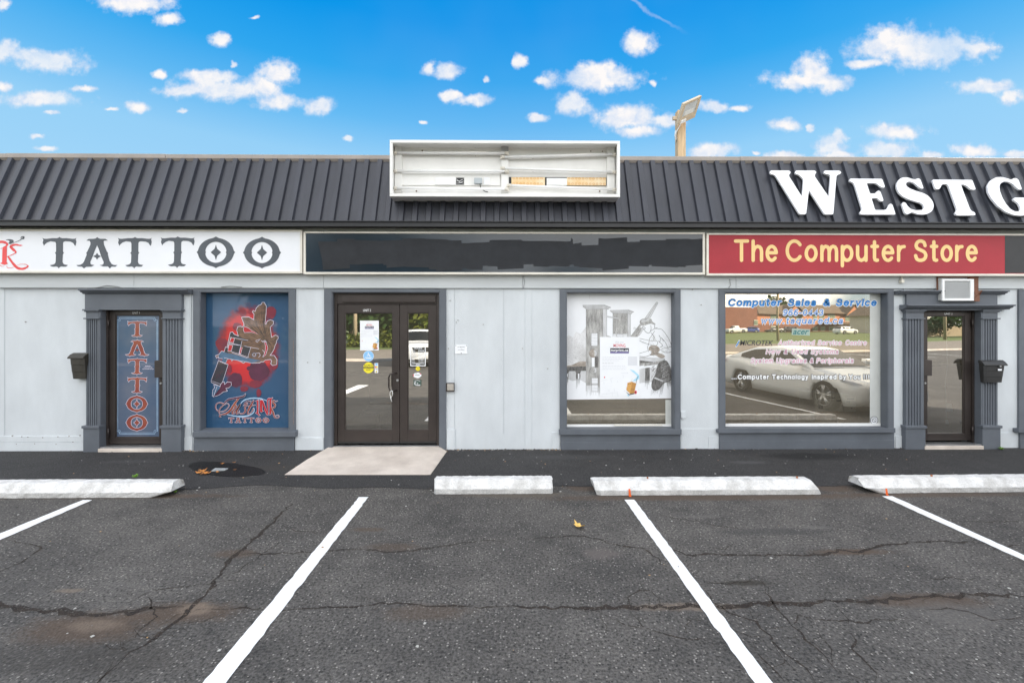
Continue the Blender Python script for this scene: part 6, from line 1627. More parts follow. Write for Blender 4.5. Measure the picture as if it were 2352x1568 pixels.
def f3(a):
    a.area(SS([(392,945),(460,945),(460,1138),(392,1138)]), 1, 0); a.area(SS([(406,950),(448,950),(448,995),(406,995)]), 0, 1); a.area(SS([(400,1006),(428,1006),(428,1040),(400,1040)]), 4, 1); a.area(SS([(424,1006),(452,1006),(452,1040),(424,1040)]), 2, 1.3)
    a.line(SS([(406,1056),(448,1056)]), .8, 5, 1); a.line(SS([(406,1068),(448,1068)]), .8, 5, 1); a.area(SS([(408,1100),(446,1094),(436,1130),(412,1126)]), 7, 1)
sticker('narrow strip of payment card stickers beside the yellow caution sticker', f3)
s2 = lambda x, y: ((1530 + x / 13.067) * .6125, (1280 + y / 13.067) * .6125)
def f4_(a):
    q = lambda L_: [s2(*p) for p in L_]
    a.band(q([(115,210),(868,210),(868,1210),(115,1210)]), q([(158,252),(822,252),(822,1168),(158,1168)]), 1, 0)
    def bt(t_, x0, y0, x1, y1): p0, p1 = s2(x0, y0), s2(x1, y1); btext(a, t_, p0[0], p0[1], p1[0], p1[1], 1, .5, offset=.015)
    bt('HOURS', 300, 285, 690, 370)
    for t_, yy, x1 in (('MON.', 425, 360), ('TUES.', 520, 370), ('WED.', 610, 370), ('THURS.', 695, 430), ('FRI.', 785, 330), ('SAT.', 875, 335), ('SUN.', 965, 355)): bt(t_, 202, yy, x1, yy + 52)
    for yy in (875, 965): bt('CLOSED', 500, yy, 775, yy + 52)
    for yy in (450, 545, 635, 720, 812):
        for x in (505, 575, 650, 720): a.line(q([(x, yy), (x + 50, yy)]), 2.0, 1, .5, cap=False)
    a.line(q([(190,1075),(795,1075)]), 1.4, 1, .5, cap=False); a.line(q([(390,1125),(595,1125)]), 1.5, 1, .5, cap=False)
tag_ = sticker('white outlined opening hours lettering on the narrow sidelight of the entrance', f4_)
s3 = lambda x, y: ((1540 + x / 17.42) * .6125, (1370 + y / 17.42) * .6125)
Q3 = lambda L_: [s3(*p) for p in L_]
def f5(a):
    a.area(Q3(E_(472, 210, 150, 152, n=30)[:-1]), 7, 0); a.area(Q3(E_(472, 210, 124, 126, n=30)[:-1]), 2, 1); a.line(Q3(E_(472, 210, 60, 62, n=20)[:-1]), .7, 7, 2, closed=True); a.line(Q3([(430,170),(515,250)]), .8, 7, 2.2)
sticker('tiny round yellow sticker under the opening hours', f5)
def f6(a):
    a.area(Q3([(150,580),(290,490),(350,465),(540,465),(660,530),(705,600),(695,690),(560,800),(500,825),(400,825),(215,750),(160,690)]), 1, 0); a.area(Q3([(150,580),(195,560),(215,640),(190,730),(160,690)]), 4, 1); a.area(Q3([(570,490),(660,530),(690,580),(620,570)]), 4, 1); a.area(Q3([(310,480),(410,500),(350,530)]), 5, 1); a.line(Q3([(270,630),(590,630)]), .9, 3, 1, cap=False)
sticker('white oval sticker with red edges on the narrow sidelight', f6)
def f7(a):
    a.area(Q3([(185,940),(705,940),(695,1330),(180,1330)]), 6, 0); a.line(Q3(E_(440, 1180, 240, 210, 220, 320)), 1.0, 8, 1)
    a.line(Q3(E_(400, 1170, 150, 110, 120, 240)), 1.2, 1, 1); a.line(Q3(E_(420, 1170, 100, 80, 120, 240)), .8, 8, 1.2); a.area(Q3([(420,1130),(500,1130),(470,1160),(470,1210),(440,1210),(440,1160)]), 1, 1); a.area(Q3([(330,1250),(640,1240),(610,1310),(370,1310)]), 8, 1)
sticker('dark green square sticker at the bottom of the narrow sidelight', f7)
# tape lines on the glass
# ------------------------------------------------------------------ lettering on the computer shop window
c4 = lambda x, y: (1666.0 + x * .15104, 679.9 + y * .15104)
c5 = lambda x, y: (1678.25 + x * .14062, 771.75 + y * .14062)
TM = [M['white'], mat('letter_blue', (.015, .22, .62), .5), mat('letter_mid_blue', (.10, .25, .60), .5), mat('letter_pink', (.70, .36, .46), .5), mat('letter_charcoal', (.06, .055, .06), .5), mat('letter_teal', (.02, .16, .17), .5), mat('label_pale', (.36, .45, .38), .6)]
a = Art(vplane(YG - .003, .0004))
def row(words, cmap, base, cap, wt, mi, shear=.18, serif=.11, ow=.11, gap=.34, back=0, cp=True):
    for w_, x0, x1 in words:
        u0, v = cmap(x0, base); u1, _ = cmap(x1, base); k = cmap(0, 1)[1] - cmap(0, 0)[1]
        cc = cap * k
        letters(a, w_, u0 + wt * cc * .5, u1 - wt * cc * .5 - shear * cc * .6, v - wt * cc * .5, cc - wt * cc, wt * 1.1 + ow * 2, back, 0, shear, serif, gap, cp)
        letters(a, w_, u0 + wt * cc * .5, u1 - wt * cc * .5 - shear * cc * .6, v - wt * cc * .5, cc - wt * cc, wt * 1.1, mi, 2, shear, serif, gap, cp)
row([('Computer', 35, 865), ('Sales', 945, 1390), ('&', 1478, 1605), ('Service', 1675, 2312)], c4, 156, 118, .25, 1)
row([('966-0443', 872, 1495)], c4, 297, 97, .19, 2, gap=.36)
row([('www.tsquared.ca', 540, 1795)], c4, 423, 100, .17, 2, gap=.36)
row([('Authorized', 775, 1370), ('Service', 1420, 1815), ('Centre', 1870, 2225)], c5, 147, 80, .15, 3, ow=.13)
row([('New', 575, 815), ('&', 868, 932), ('Used', 995, 1255), ('Systems', 1310, 1765)], c5, 293, 80, .15, 3, ow=.13)
row([('System', 325, 695), ('Upgrades', 745, 1245), ('&', 1290, 1357), ('Peripherals', 1400, 2012)], c5, 441, 84, .15, 3, ow=.13)
row([('...', 10, 100), ('Computer', 112, 632), ('Technology', 670, 1270), ('Inspired', 1320, 1730), ('by', 1772, 1888), ('You', 1925, 2125), ('!!!', 2165, 2268)], c5, 708, 88, .25, 0, shear=0, serif=0, ow=.10, gap=.36, back=4)
p0, p1 = c5(150, 68), c5(695, 152); btext(a, 'MICROTEK', p0[0], p0[1], p1[0], p1[1], 4, 1, shear=.25, offset=.006)
a.line([c5(88, 168), c5(140, 75)], 3.6, 0, 0); a.line([c5(92, 162), c5(140, 80)], 2.4, 1, 2, cap=False)
a.area([c4(1012, 490), c4(1290, 505), c4(1285, 600), c4(1008, 590)], 6, 0)
p0, p1 = c4(1028, 520), c4(1272, 582); btext(a, 'acer', p0[0], p0[1], p1[0], p1[1], 5, 1, shear=.3, offset=.018)
a.obj('lettering', TM, W4)
def f8(a):
    a.area(E_(2007.8, 964.8, 9.2, 9.2, n=36)[:-1], 3, 0); a.area(E_(2007.8, 964.8, 7.9, 7.9, n=36)[:-1], 1, 1); a.line(E_(2007.8, 964.8, 4.4, 4.4, n=24)[:-1], 1.1, 3, 2, closed=True)
    for i in range(12): t = i * 30; a.line([(2007.8 + 5.6 * math.cos(R(t)), 964.8 + 5.6 * math.sin(R(t))), (2007.8 + 6.9 * math.cos(R(t)), 964.8 + 6.9 * math.sin(R(t)))], .7, 3, 2.3, cap=False)
    a.line([(2005.6, 962.6), (2010, 967)], 1, 3, 2.5)
b_ = Art(vplane(YG - .003, .0004)); f8(b_); tag(b_.obj('sticker', SM), 'round black and white seal sticker low in the corner of the computer window', 'sticker')
# paper hanging on a string inside the third door
t = thing('paper_note', (PX(2181, .3), .3, PZ(990, .3)), 'creased white paper note hanging on a string inside the third door', 'paper note')
mb = MB(); mb.add([(PX(2172, .3), .3, PZ(928, .3)), (PX(2187, .3), .31, PZ(929, .3)), (PX(2189, .3), .3, PZ(947, .3)), (PX(2173, .3), .29, PZ(947, .3))], [(0,1,2,3)]); mb.add([(PX(2172, .3), .3, PZ(966, .3)), (PX(2177, .3), .3, PZ(966, .3)), (PX(2180, .3), .3, PZ(976, .3)), (PX(2172, .3), .3, PZ(976, .3))], [(0,1,2,3)]); mb.obj('sheet', M['paper'], t)
mb = MB(); mb.tube([(PX(u, .3), .3, PZ(v, .3)) for u, v in [(2173, 745), (2176, 840), (2171, 880), (2173, 930), (2174, 966)]], .004, 5); mb.obj('string', M['cream'], t)

# ------------------------------------------------------------------ things inside the shops
z0_ = PZ(946, .6)
for (u0, u1, vt, y, lab, prints) in [(1871, 1938, 905, .6, 'larger printed white equipment carton on the floor inside the computer window', [(1876, 917, 1896, 920), (1902, 912, 1918, 915), (1921, 918, 1932, 922), (1880, 930, 1890, 938)]),
                                (1939, 1966, 910, .56, 'smaller printed white carton beside the larger one inside the computer window', [(1945, 914, 1962, 917), (1944, 920, 1952, 924), (1955, 935, 1957, 938)])]:
    t = thing('carton', ((PX(u0, y) + PX(u1, y)) / 2, y + .2, z0_), lab, 'carton')
    mb = MB(); mb.box(PX(u0, y), PX(u1, y), y, y + .4, z0_, PZ(vt, y)); mb.obj('box', M['carton'], t, bevel=.004)
    a = Art(vplane(y - .005))
    for q_ in prints: a.rect(*q_, 0, 0)
    a.obj('print', M['ink'], t)
mb = MB(); mb.box(PX(1866, .7), PX(1970, .7), .62, 1.1, .05, z0_ - .003); tag(mb.obj('low_pallet', M['inside'], None, bevel=.004), 'low brown platform under the cartons inside the computer window', 'platform')
t = thing('office_chair', (PX(866, .75), .75, .05), 'dark swivel chair standing inside behind the entrance glass', 'chair')
xx = PX(866, .75); ch = mat('chair_fabric', (.02, .024, .03), .8, .3, 8)
mb = MB(); mb.prism_z([(xx - .21, .62), (xx + .21, .62), (xx + .24, 1.02), (xx - .24, 1.02)], .42, .50); mb.obj('seat', ch, t, bevel=.03)
mb = MB(); mb.prism_x([(.98, .52), (.93, .55), (.97, 1.02), (1.03, 1.02), (1.04, .55)], xx - .2, xx + .2); mb.obj('backrest', ch, t, bevel=.03)
mb = MB(); mb.tube([(xx, .82, .12), (xx, .82, .42)], .03, 8); mb.obj('column', M['plastic'], t)
for i in range(5):
    q_ = R(72 * i + 20); mb = MB(); mb.tube([(xx, .82, .15), (xx + .3 * math.cos(q_), .82 + .3 * math.sin(q_), .10)], [.03, .02], 6); lg = mb.obj('leg', M['plastic'], t)
    mb = MB(); mb.tube([(xx + .3 * math.cos(q_) - .012, .82 + .3 * math.sin(q_), .085), (xx + .3 * math.cos(q_) + .012, .82 + .3 * math.sin(q_), .085)], .03, 10); mb.obj('caster', M['plastic'], lg)
# ------------------------------------------------------------------ the street behind the camera, seen mirrored in the panes
random.seed(77)
M['tyre'] = mat('tyre_rubber', (.012, .012, .012), .8); M['rim'] = mat('alloy', (.55, .55, .55), .3, 0, metal=.7)
M['carglass'] = mat('car_glass', (.012, .014, .015), .05, 0, spec=.25)
M['headlamp'] = mat('headlamp', (.7, .72, .75), .1, 0, spec=.8); M['taillamp'] = mat('taillamp', (.35, .01, .01), .2)
def paint(name, col): return mat(name, col, .25, 0, coat=.6, spec=.5)
CARS = {
 # s (0 nose .. 1 tail): lower body top line, half width;  greenhouse key points (s, z)
 'sedan': dict(L=4.88, W=1.86, clear=.17, top=[(0,.60),(.03,.69),(.10,.76),(.27,.90),(.32,.92),(.60,.94),(.80,.98),(.86,1.0),(.97,1.0),(1,.82)], wid=[(0,.70),(.03,.84),(.10,.92),(.2,.97),(.5,1),(.8,.98),(.93,.93),(1,.78)],
               gh=[(.265,.90),(.43,1.29),(.50,1.34),(.62,1.335),(.70,1.30),(.90,1.0)], pil=(.545,), wb=(.19,.775), r=.335),
 'suv': dict(L=4.75, W=1.92, clear=.20, top=[(0,.85),(.03,.98),(.10,1.05),(.25,1.12),(.32,1.13),(.60,1.15),(.90,1.15),(.98,1.12),(1,.95)], wid=[(0,.82),(.03,.92),(.10,.97),(.5,1),(.9,.98),(1,.9)],
             gh=[(.245,1.12),(.37,1.60),(.46,1.68),(.70,1.68),(.88,1.62),(.975,1.14)], pil=(.50,.72), wb=(.19,.785), r=.37),
 'hatch': dict(L=4.1, W=1.75, clear=.17, top=[(0,.66),(.04,.78),(.12,.86),(.25,.95),(.35,.97),(.7,1.0),(.92,1.02),(1,.85)], wid=[(0,.74),(.05,.88),(.12,.95),(.5,1),(.9,.97),(1,.85)],
               gh=[(.24,.95),(.40,1.42),(.50,1.48),(.72,1.47),(.88,1.38),(.975,1.02)], pil=(.53,), wb=(.19,.80), r=.31),
 'pickup': dict(L=5.6, W=1.95, clear=.24, top=[(0,.92),(.03,1.06),(.08,1.1),(.24,1.16),(.32,1.17),(.56,1.18),(.60,1.16),(.98,1.14),(1,1.0)], wid=[(0,.9),(.04,.97),(.1,1),(.9,1),(1,.95)],
                gh=[(.235,1.15),(.34,1.68),(.38,1.78),(.52,1.78),(.555,1.72),(.585,1.17)], pil=(.44,), wb=(.165,.77), r=.40)}
def lerp(tab, s):
    for (a, x), (b, y) in zip(tab, tab[1:]):
        if s <= b: return x + (y - x) * (s - a) / max(1e-6, b - a)
    return tab[-1][1]
def car(kind, loc, rz, pm, lab, cat='car', name='parked_car', group=None, detail=True):
    """nose towards local +y; one body shell, glass panels, wheels and lamps as parts"""
    c = CARS[kind]; L_, W, cl = c['L'], c['W'] / 2, c['clear']
    t = thing(name, loc, lab, cat, group, rz)
    Y = lambda s: L_ * (.5 - s)
    n = 40; mb = MB(); vs = []; fs = []; prof = []
    for i in range(n + 1):
        s = i / n; zt = lerp(c['top'], s); w = W * lerp(c['wid'], s)
        e = min(1, s / .06, (1 - s) / .06)
        zb = cl + .12 * (1 - e)
        # wheel arches lift the sill line
        arch_ = 0
        for q in c['wb']:
            d = abs(s - q) * L_
            if d < c['r'] * 1.18: arch_ = max(arch_, math.sqrt((c['r'] * 1.18) ** 2 - d * d) + c['r'] - zb)
        zs = zb + arch_
        zbelt = zb + (zt - zb) * .62
        zs = min(zs, zbelt - .03)
        ring = [(0, zb), (w * .80, zb), (w * .80, zs), (w * .955, zs), (w * .985, zs + (zbelt - zs) * .45), (w, zbelt), (w * .97, zt - .07), (w * .90, zt - .012), (w * .6, zt + .008), (0, zt + .015)]
        prof = len(ring) * 2 - 2
        full = ring + [(-x, z) for x, z in ring[-2:0:-1]]
        for x, z in full: vs.append((x, Y(s), z))
    m_ = prof
    for i in range(n):
        for k in range(m_): fs.append((i*m_ + k, i*m_ + (k+1) % m_, (i+1)*m_ + (k+1) % m_, (i+1)*m_ + k))
    fs += [tuple(range(m_ - 1, -1, -1)), tuple(n * m_ + k for k in range(m_))]
    mb.add(vs, fs, 0, True)
    # greenhouse shell
    gh = c['gh']; k2 = 24; vs = []; fs = []
    s0, s1 = gh[0][0], gh[-1][0]
    ss = sorted(set([s0 + (s1 - s0) * i / k2 for i in range(k2 + 1)] + [p[0] for p in gh]))
    hwb = W * .90
    def gw(s, z, zt):  # half width at height z
        zb = lerp(c['top'], s) ; f_ = max(0, min(1, (z - zb) / .46)); return hwb - (hwb - W * .70) * f_
    for s in ss:
        zt = lerp(gh, s); zb = lerp(c['top'], s) - .03; zt = max(zt, zb + .02)
        w0, w1 = gw(s, zb, zt), gw(s, zt, zt)
        for x, z in [(w0, zb), (w0 + (w1 - w0) * .5, (zb + zt) / 2), (w1, zt - .03), (w1 - .07, zt), (0, zt + .02), (-w1 + .07, zt), (-w1, zt - .03), (-(w0 + (w1 - w0) * .5), (zb + zt) / 2), (-w0, zb)]: vs.append((x, Y(s), z))
    for i in range(len(ss) - 1):
        for k in range(8): fs.append((i*9 + k, i*9 + k + 1, (i+1)*9 + k + 1, (i+1)*9 + k))
    mb.add(vs, fs, 0, True)
    body = mb.obj('body', pm, t, local=True)
    # glass
    def gz(s, off): return lerp(gh, s) - off
    for sx in (-1, 1):
        cuts = [gh[0][0] + .055] + [p for p in c['pil']] + [s1 - (.10 if kind != 'pickup' else .02)]
        for a, b in zip(cuts, cuts[1:]):
            a2, b2 = a + .012, b - .012; g = MB(); top_, bot = [], []
            for i in range(11):
                s = a2 + (b2 - a2) * i / 10; zt = gz(s, .075); zb = lerp(c['top'], s) + .025
                if zt < zb + .01: zt = zb + .01
                zz = lerp(gh, s)
                top_.append((sx * (gw(s, zt, zz) + .006), Y(s), zt)); bot.append((sx * (gw(s, zb, zz) + .006), Y(s), zb))
            g.add(top_ + bot, [(i, i + 1, 12 + i, 11 + i) for i in range(10)], 0, True); g.obj('side_window', M['carglass'], t, local=True)
    for (a, b, nm) in ((gh[0], gh[1], 'windscreen'), (gh[-1], gh[-2], 'rear_window')):
        g = MB(); rows = []
        for f_ in (.06, .35, .65, .95):
            s = a[0] + (b[0] - a[0]) * f_; z = a[1] + (b[1] - a[1]) * f_; w = gw(s, z, z) - .075
            sg = 1 if nm == 'windscreen' else -1
            rows.append([(x * w, Y(s) + sg * .012, z + .022 * (1 - abs(x) ** 2) + .008) for x in (-1, -.6, 0, .6, 1)])
        v_ = [p for r in rows for p in r]; g.add(v_, [(i*5 + k, i*5 + k + 1, (i+1)*5 + k + 1, (i+1)*5 + k) for i in range(3) for k in range(4)], 0, True); g.obj(nm, M['carglass'], t, local=True)
    # wheels
    r = c['r']
    for q in c['wb']:
        for sx in (-1, 1):
            g = MB(); x0 = sx * (W * .80 - .02); x1 = sx * (W * .975); pts_ = []
            N_ = 28; v_ = []
            for (x, rr) in ((x0, r * .9), (x0, r), (x1 - sx * .02, r), (x1, r * .94), (x1, r * .72), (x1 - sx * .03, r * .70)):
                for k in range(N_): q2 = 2 * math.pi * k / N_; v_.append((x, Y(q) + rr * math.cos(q2), r + rr * math.sin(q2)))
            g.add(v_, [(i*N_ + k, i*N_ + (k+1) % N_, (i+1)*N_ + (k+1) % N_, (i+1)*N_ + k) for i in range(5) for k in range(N_)])
            wh = g.obj('wheel', M['tyre'], t, local=True)
            g = MB(); xr = x1 - sx * .02
            for k in range(5):
                q2 = 2 * math.pi * k / 5 + .3
                for dd in (-.16, .16):
                    p = [(xr, Y(q) + r * .14 * math.cos(q2), r + r * .14 * math.sin(q2)), (xr, Y(q) + r * .70 * math.cos(q2 + dd), r + r * .70 * math.sin(q2 + dd))]
                    g.tube(p, [.022, .018], 5)
            g.tube([(xr - sx * .01, Y(q), r), (xr + sx * .01, Y(q), r)], r * .2, 12)
            v_ = [(xr, Y(q) + rr * math.cos(6.283 * k / N_), r + rr * math.sin(6.283 * k / N_)) for rr in (r * .66, r * .72) for k in range(N_)]
            g.add(v_, [(k, (k+1) % N_, N_ + (k+1) % N_, N_ + k) for k in range(N_)]); g.obj('rim', M['rim'], wh, local=True)
    if detail:
        zt0 = lerp(c['top'], .03); wf = W * lerp(c['wid'], .03)
        for sx in (-1, 1):
            g = MB(); 
            ya, yb = Y(.012), Y(.10); zf = zt0 - .06
            g.add([(sx * wf * .56, ya + .03, zf - .06), (sx * wf * .93, ya - .08, zf - .02), (sx * W * .955, yb, zf + .06), (sx * W * .95, yb, zf + .12), (sx * wf * .9, ya - .09, zf + .045), (sx * wf * .56, ya + .012, zf + .0)], [(0,1,4,5),(1,2,3,4)]); g.obj('headlight', M['headlamp'], t, local=True)
            g = MB(); zr = lerp(c['top'], .97) - .22
            g.add([(sx * W * .62, Y(1) - .012, zr), (sx * W * .80, Y(.99) - .01, zr), (sx * W * .97, Y(.93), zr + .05), (sx * W * .97, Y(.93), zr + .14), (sx * W * .82, Y(.99) - .01, zr + .14), (sx * W * .62, Y(1) - .012, zr + .13)], [(0,1,4,5),(1,2,3,4)]); g.obj('tail_light', M['taillamp'], t, local=True)
            g = MB(); zm = lerp(c['top'], .33) + .06; g.prism_z([(sx * W * .93, Y(.315)), (sx * (W + .17), Y(.32)), (sx * (W + .17), Y(.345)), (sx * W * .93, Y(.345))], zm - .03, zm + .10); g.obj('door_mirror', pm, t, bevel=.02, local=True)
            for s in (.47, .66):
                g = MB(); zz = lerp(c['top'], s) - .16; g.tube([(sx * W * 1.0, Y(s) + .09, zz), (sx * (W + .022), Y(s) + .06, zz), (sx * (W + .022), Y(s) - .06, zz), (sx * W, Y(s) - .09, zz)], .014, 6); g.obj('door_handle', pm, t, local=True)
        g = MB(); zg = zt0 - .13; g.add([(-wf * .5, Y(0) + .004, zg + .07), (wf * .5, Y(0) + .004, zg + .07), (wf * .44, Y(0) + .006, zg - .14), (-wf * .44, Y(0) + .006, zg - .14)], [(0,1,2,3)]); g.obj('grille', M['plastic'], t, local=True)
        g = MB(); g.add([(-wf * .75, Y(.004) + .02, cl + .20), (wf * .75, Y(.004) + .02, cl + .20), (wf * .7, Y(.004) + .02, cl + .10), (-wf * .7, Y(.004) + .02, cl + .10)], [(0,1,2,3)]); g.obj('bumper_intake', M['plastic'], t, local=True)
    return t
PW = paint('car_white', (.86, .86, .84))
car('sedan', (7.77, -4.53, 0), R(-8), PW, 'white saloon car parked nose towards the shops, mirrored in the computer window', 'car')
car('suv', (-4.35, -15.6, 0), R(-14), paint('car_silver_white', (.66, .66, .66)), 'pale grey sport utility vehicle waiting at the lot entrance, mirrored in the entrance sidelight')

def mirror_pt(u, v):
    """a ground spot seen mirrored in the panes -> where it really lies"""
    x, y = G(u, v); return x, 2 * YG - y
for (kind, u, v, col, rz, lab) in [('pickup', 1690, 764, (.70, .70, .68), 80, 'white pickup parked in front of the red brick wing across the street'), ('hatch', 1724, 763.6, (.05, .08, .28), 95, 'blue hatchback parked across the street beside the white pickup'),
                             ('sedan', 1779, 763.4, (.03, .035, .03), 85, 'dark saloon parked across the street behind the utility pole'), ('suv', 1812, 763.2, (.05, .04, .04), 92, 'dark brown utility car parked under the balcony across the street'),
                             ('suv', 1942, 768, (.74, .74, .73), -100, 'white utility car parked on the drive before the salmon building across the street')]:
    x, y = mirror_pt(u, v); car(kind, (x, y, 0), R(rz), paint('car_paint', col), lab, group=None, detail=False)

# two storey building across the street
BD = mirror_pt(1850, 762.2)[1]
ub = lambda u: (CAM + ray(u, 747) * ((2 * YG - BD - CAM.y) / ray(u, 747).y)).x
vb = lambda v, u=1850: (CAM + ray(u, v) * ((2 * YG - BD - CAM.y) / ray(u, v).y)).z
fc = lambda x: 1666 + x * .15104
fv = lambda y: 679.9 + y * .15104
M['salmon'] = mat('salmon_render', (.62, .27, .15), .85, .08, .3); M['brick'] = mat('red_brick', (.26, .115, .08), .9, .15, .5, grain=.1, gscale=4); M['roofs'] = mat('roof_shingle', (.16, .12, .085), .9, .2, .6)
M['win'] = mat('far_window', (.25, .30, .22), .2, .4, .3); M['winfr'] = mat('far_window_frame', (.7, .68, .6), .6)
B = thing('apartment_building', (ub(1850), BD, 0), 'salmon and brick two storey building with gables, mirrored in the computer window', 'building')
def bb(name, x0, x1, y0, y1, dz0, dz1, m_, parent=B):
    mb = MB(); mb.box(ub(fc(x0)), ub(fc(x1)), BD + dz0, BD + dz1, vb(fv(y1)), vb(fv(y0))); return mb.obj(name, m_, parent)
mb = MB(); mb.box(ub(fc(320)), ub(fc(3300)), BD - 12, BD, 0, vb(fv(425))); mb.obj('brick_storey', M['brick'], B)
mb = MB(); mb.box(ub(fc(320)), ub(fc(3300)), BD - 12, BD + .02, vb(fv(425)), vb(fv(265))); wl = mb.obj('wall', M['salmon'], B)
mb = MB(); mb.box(ub(fc(-700)), ub(fc(320)), BD - 14, BD + 6, 0, vb(fv(180))); mb.obj('brick_wing', M['brick'], B)
bb('balcony_band', 1440, 3300, 395, 432, 0, 2.2, M['roofs'])
mb = MB(); x0, x1 = ub(fc(500)), ub(fc(3300)); ze, zr = vb(fv(270)), vb(fv(120)); mb.add([(x0, BD + .8, ze), (x1, BD + .8, ze), (x1 - 3, BD - 6, zr), (x0 + 3, BD - 6, zr), (x0, BD - 13, ze), (x1, BD - 13, ze)], [(0,1,2,3), (3,2,5,4), (0,3,4), (1,5,2)]); rf_ = mb.obj('roof', M['roofs'], B)
for cx_, hw in ((1040, 130), (1940, 130), (2750, 130)):
    zg = vb(fv(150)); zb_ = vb(fv(285)); x0, xm, x1 = ub(fc(cx_ - hw)), ub(fc(cx_)), ub(fc(cx_ + hw))
    mb = MB(); mb.add([(x0, BD + .9, zb_), (x1, BD + .9, zb_), (xm, BD + .9, zg), (x0, BD - 5, zb_), (x1, BD - 5, zb_), (xm, BD - 5, zg)], [(0,1,2)]); g_ = mb.obj('gable', M['salmon'], B)
    mb = MB(); mb.add([(x0 - .5, BD + 1.2, zb_ - .3), (xm, BD + 1.2, zg + .35), (xm, BD - 6, zg + .35), (x0 - .5, BD - 6, zb_ - .3), (x1 + .5, BD + 1.2, zb_ - .3), (x1 + .5, BD - 6, zb_ - .3)], [(0,1,2,3), (1,4,5,2)]); mb.obj('gable_roof', M['roofs'], g_)
for x0, x1, y0, y1 in [(685,800,270,345),(925,1035,275,345),(1075,1165,275,345),(1320,1385,275,345),(1420,1500,275,345),(1555,1670,275,345),(1815,1915,290,385),(1945,2040,290,385),(2250,2350,285,380),(2480,2580,285,380),(2700,2790,290,385),(270,325,370,445),(355,410,280,340),
                       (690,760,455,505),(940,1010,455,505),(1325,1400,470,535),(1450,1515,470,535),(1575,1650,470,535),(1940,2030,470,540),(2150,2250,470,540),(2400,2500,470,540)]:
    o_ = 6.05 if x0 < 320 else .05
    w0 = bb('window', x0, x1, y0, y1, o_ - .3, o_ + .03, M['winfr'])
    mb = MB(); a0, a1, z0, z1 = ub(fc(x0)), ub(fc(x1)), vb(fv(y1)), vb(fv(y0)); w = (a1 - a0)
    for i in range(2): mb.box(a0 + w * (.04 + .48 * i), a0 + w * (.48 + .48 * i), BD + o_, BD + o_ + .06, z0 + .15, z1 - .15)
    mb.obj('pane', M['win'], w0)

# utility poles, with wires to the next pole
M['pole'] = mat('pole_timber', (.42, .33, .22), .9, .2, 3, stretch=(6, 6, .4))
def pole(x, y, h, lab, r=.16):
    t = thing('utility_pole', (x, y, 0), lab, 'utility pole'); mb = MB(); mb.tube([(x, y, 0), (x, y, h)], [r, r * .7], 10); mb.obj('post', M['pole'], t)
    mb = MB(); mb.box(x - 1.1, x + 1.1, y - .06, y + .06, h - .8, h - .65); ca = mb.obj('crossarm', M['pole'], t)
    for dx in (-1, -.5, .5, 1): mb = MB(); mb.tube([(x + dx, y, h - .65), (x + dx, y, h - .5)], .05, 8); mb.obj('insulator', M['winfr'], ca)
PO = [mirror_pt(1785.7, 782), mirror_pt(817, 797), mirror_pt(2170, 779.5)]
pole(*PO[0], 8.5, 'weathered utility pole across the road, mirrored beneath the web address')
pole(*PO[1], 9.0, 'pale double utility pole before the trees, mirrored in the entrance door', .2)
pole(*PO[2], 9.0, 'grey utility pole on the lawn, mirrored in the third door', .2)

# trees: tapered trunk with limbs, crown of many leaf faces in clumps
M['bark'] = mat('bark', (.09, .07, .05), .95, .3, 8, .5, 20)
LV = [mat('leaf_green', (.045, .10, .018), .6, .5, 1.2, col2=(.10, .17, .03)), mat('leaf_dark', (.03, .07, .02), .6, .4, 1, col2=(.06, .11, .03)), mat('leaf_light', (.13, .19, .03), .6, .4, 1, col2=(.24, .24, .05))]
def tree(x, y, h, w, lab, mi=0, n=2600, low=.14):
    rn = random.Random(int(x * 31 + y * 17) & 0xffff)
    t = thing('tree', (x, y, 0), lab, 'tree', 'roadside trees')
    mb = MB(); mb.tube([(x, y, -.05), (x + .1, y, h * .3), (x - .1, y + .1, h * .6), (x, y, h * .85)], [.04 * h * .6, .03 * h * .6, .018 * h * .6, .01 * h], 8)
    cl = []
    for i in range(22):
        a = rn.uniform(0, 6.28); f_ = rn.uniform(low, 1); rr = w / 2 * math.sqrt(max(.05, 1 - (2 * f_ - 1.05) ** 2)) * rn.uniform(.35, .95)
        c = Vector((x + rr * math.cos(a), y + rr * math.sin(a), h * (.10 + .86 * f_))); cl.append((c, rn.uniform(.14, .24) * w))
        mb.tube([(x, y, c.z * .65), ((x + c.x) / 2, (y + c.y) / 2, c.z * .85), tuple(c)], [.08, .05, .02], 5)
    mb.obj('trunk', M['bark'], t)
    cr = MB(); s = w * .035
    for i in range(n):
        c, r = rn.choice(cl); d = Vector((rn.gauss(0, 1), rn.gauss(0, 1), rn.gauss(0, .8))).normalized() * r * rn.uniform(.45, 1.05); p = c + d
        if p.z < .3: p.z = .3 + rn.random()
        u_ = Vector((rn.gauss(0, 1), rn.gauss(0, 1), rn.gauss(0, 1))).normalized(); v_ = u_.orthogonal(); k = s * rn.uniform(.6, 1.4)
        cr.add([p - u_ * k, p + v_ * k * .55, p + u_ * k, p - v_ * k * .55], [(0,1,2,3)], 0)
    cr.obj('crown', LV[mi], t)
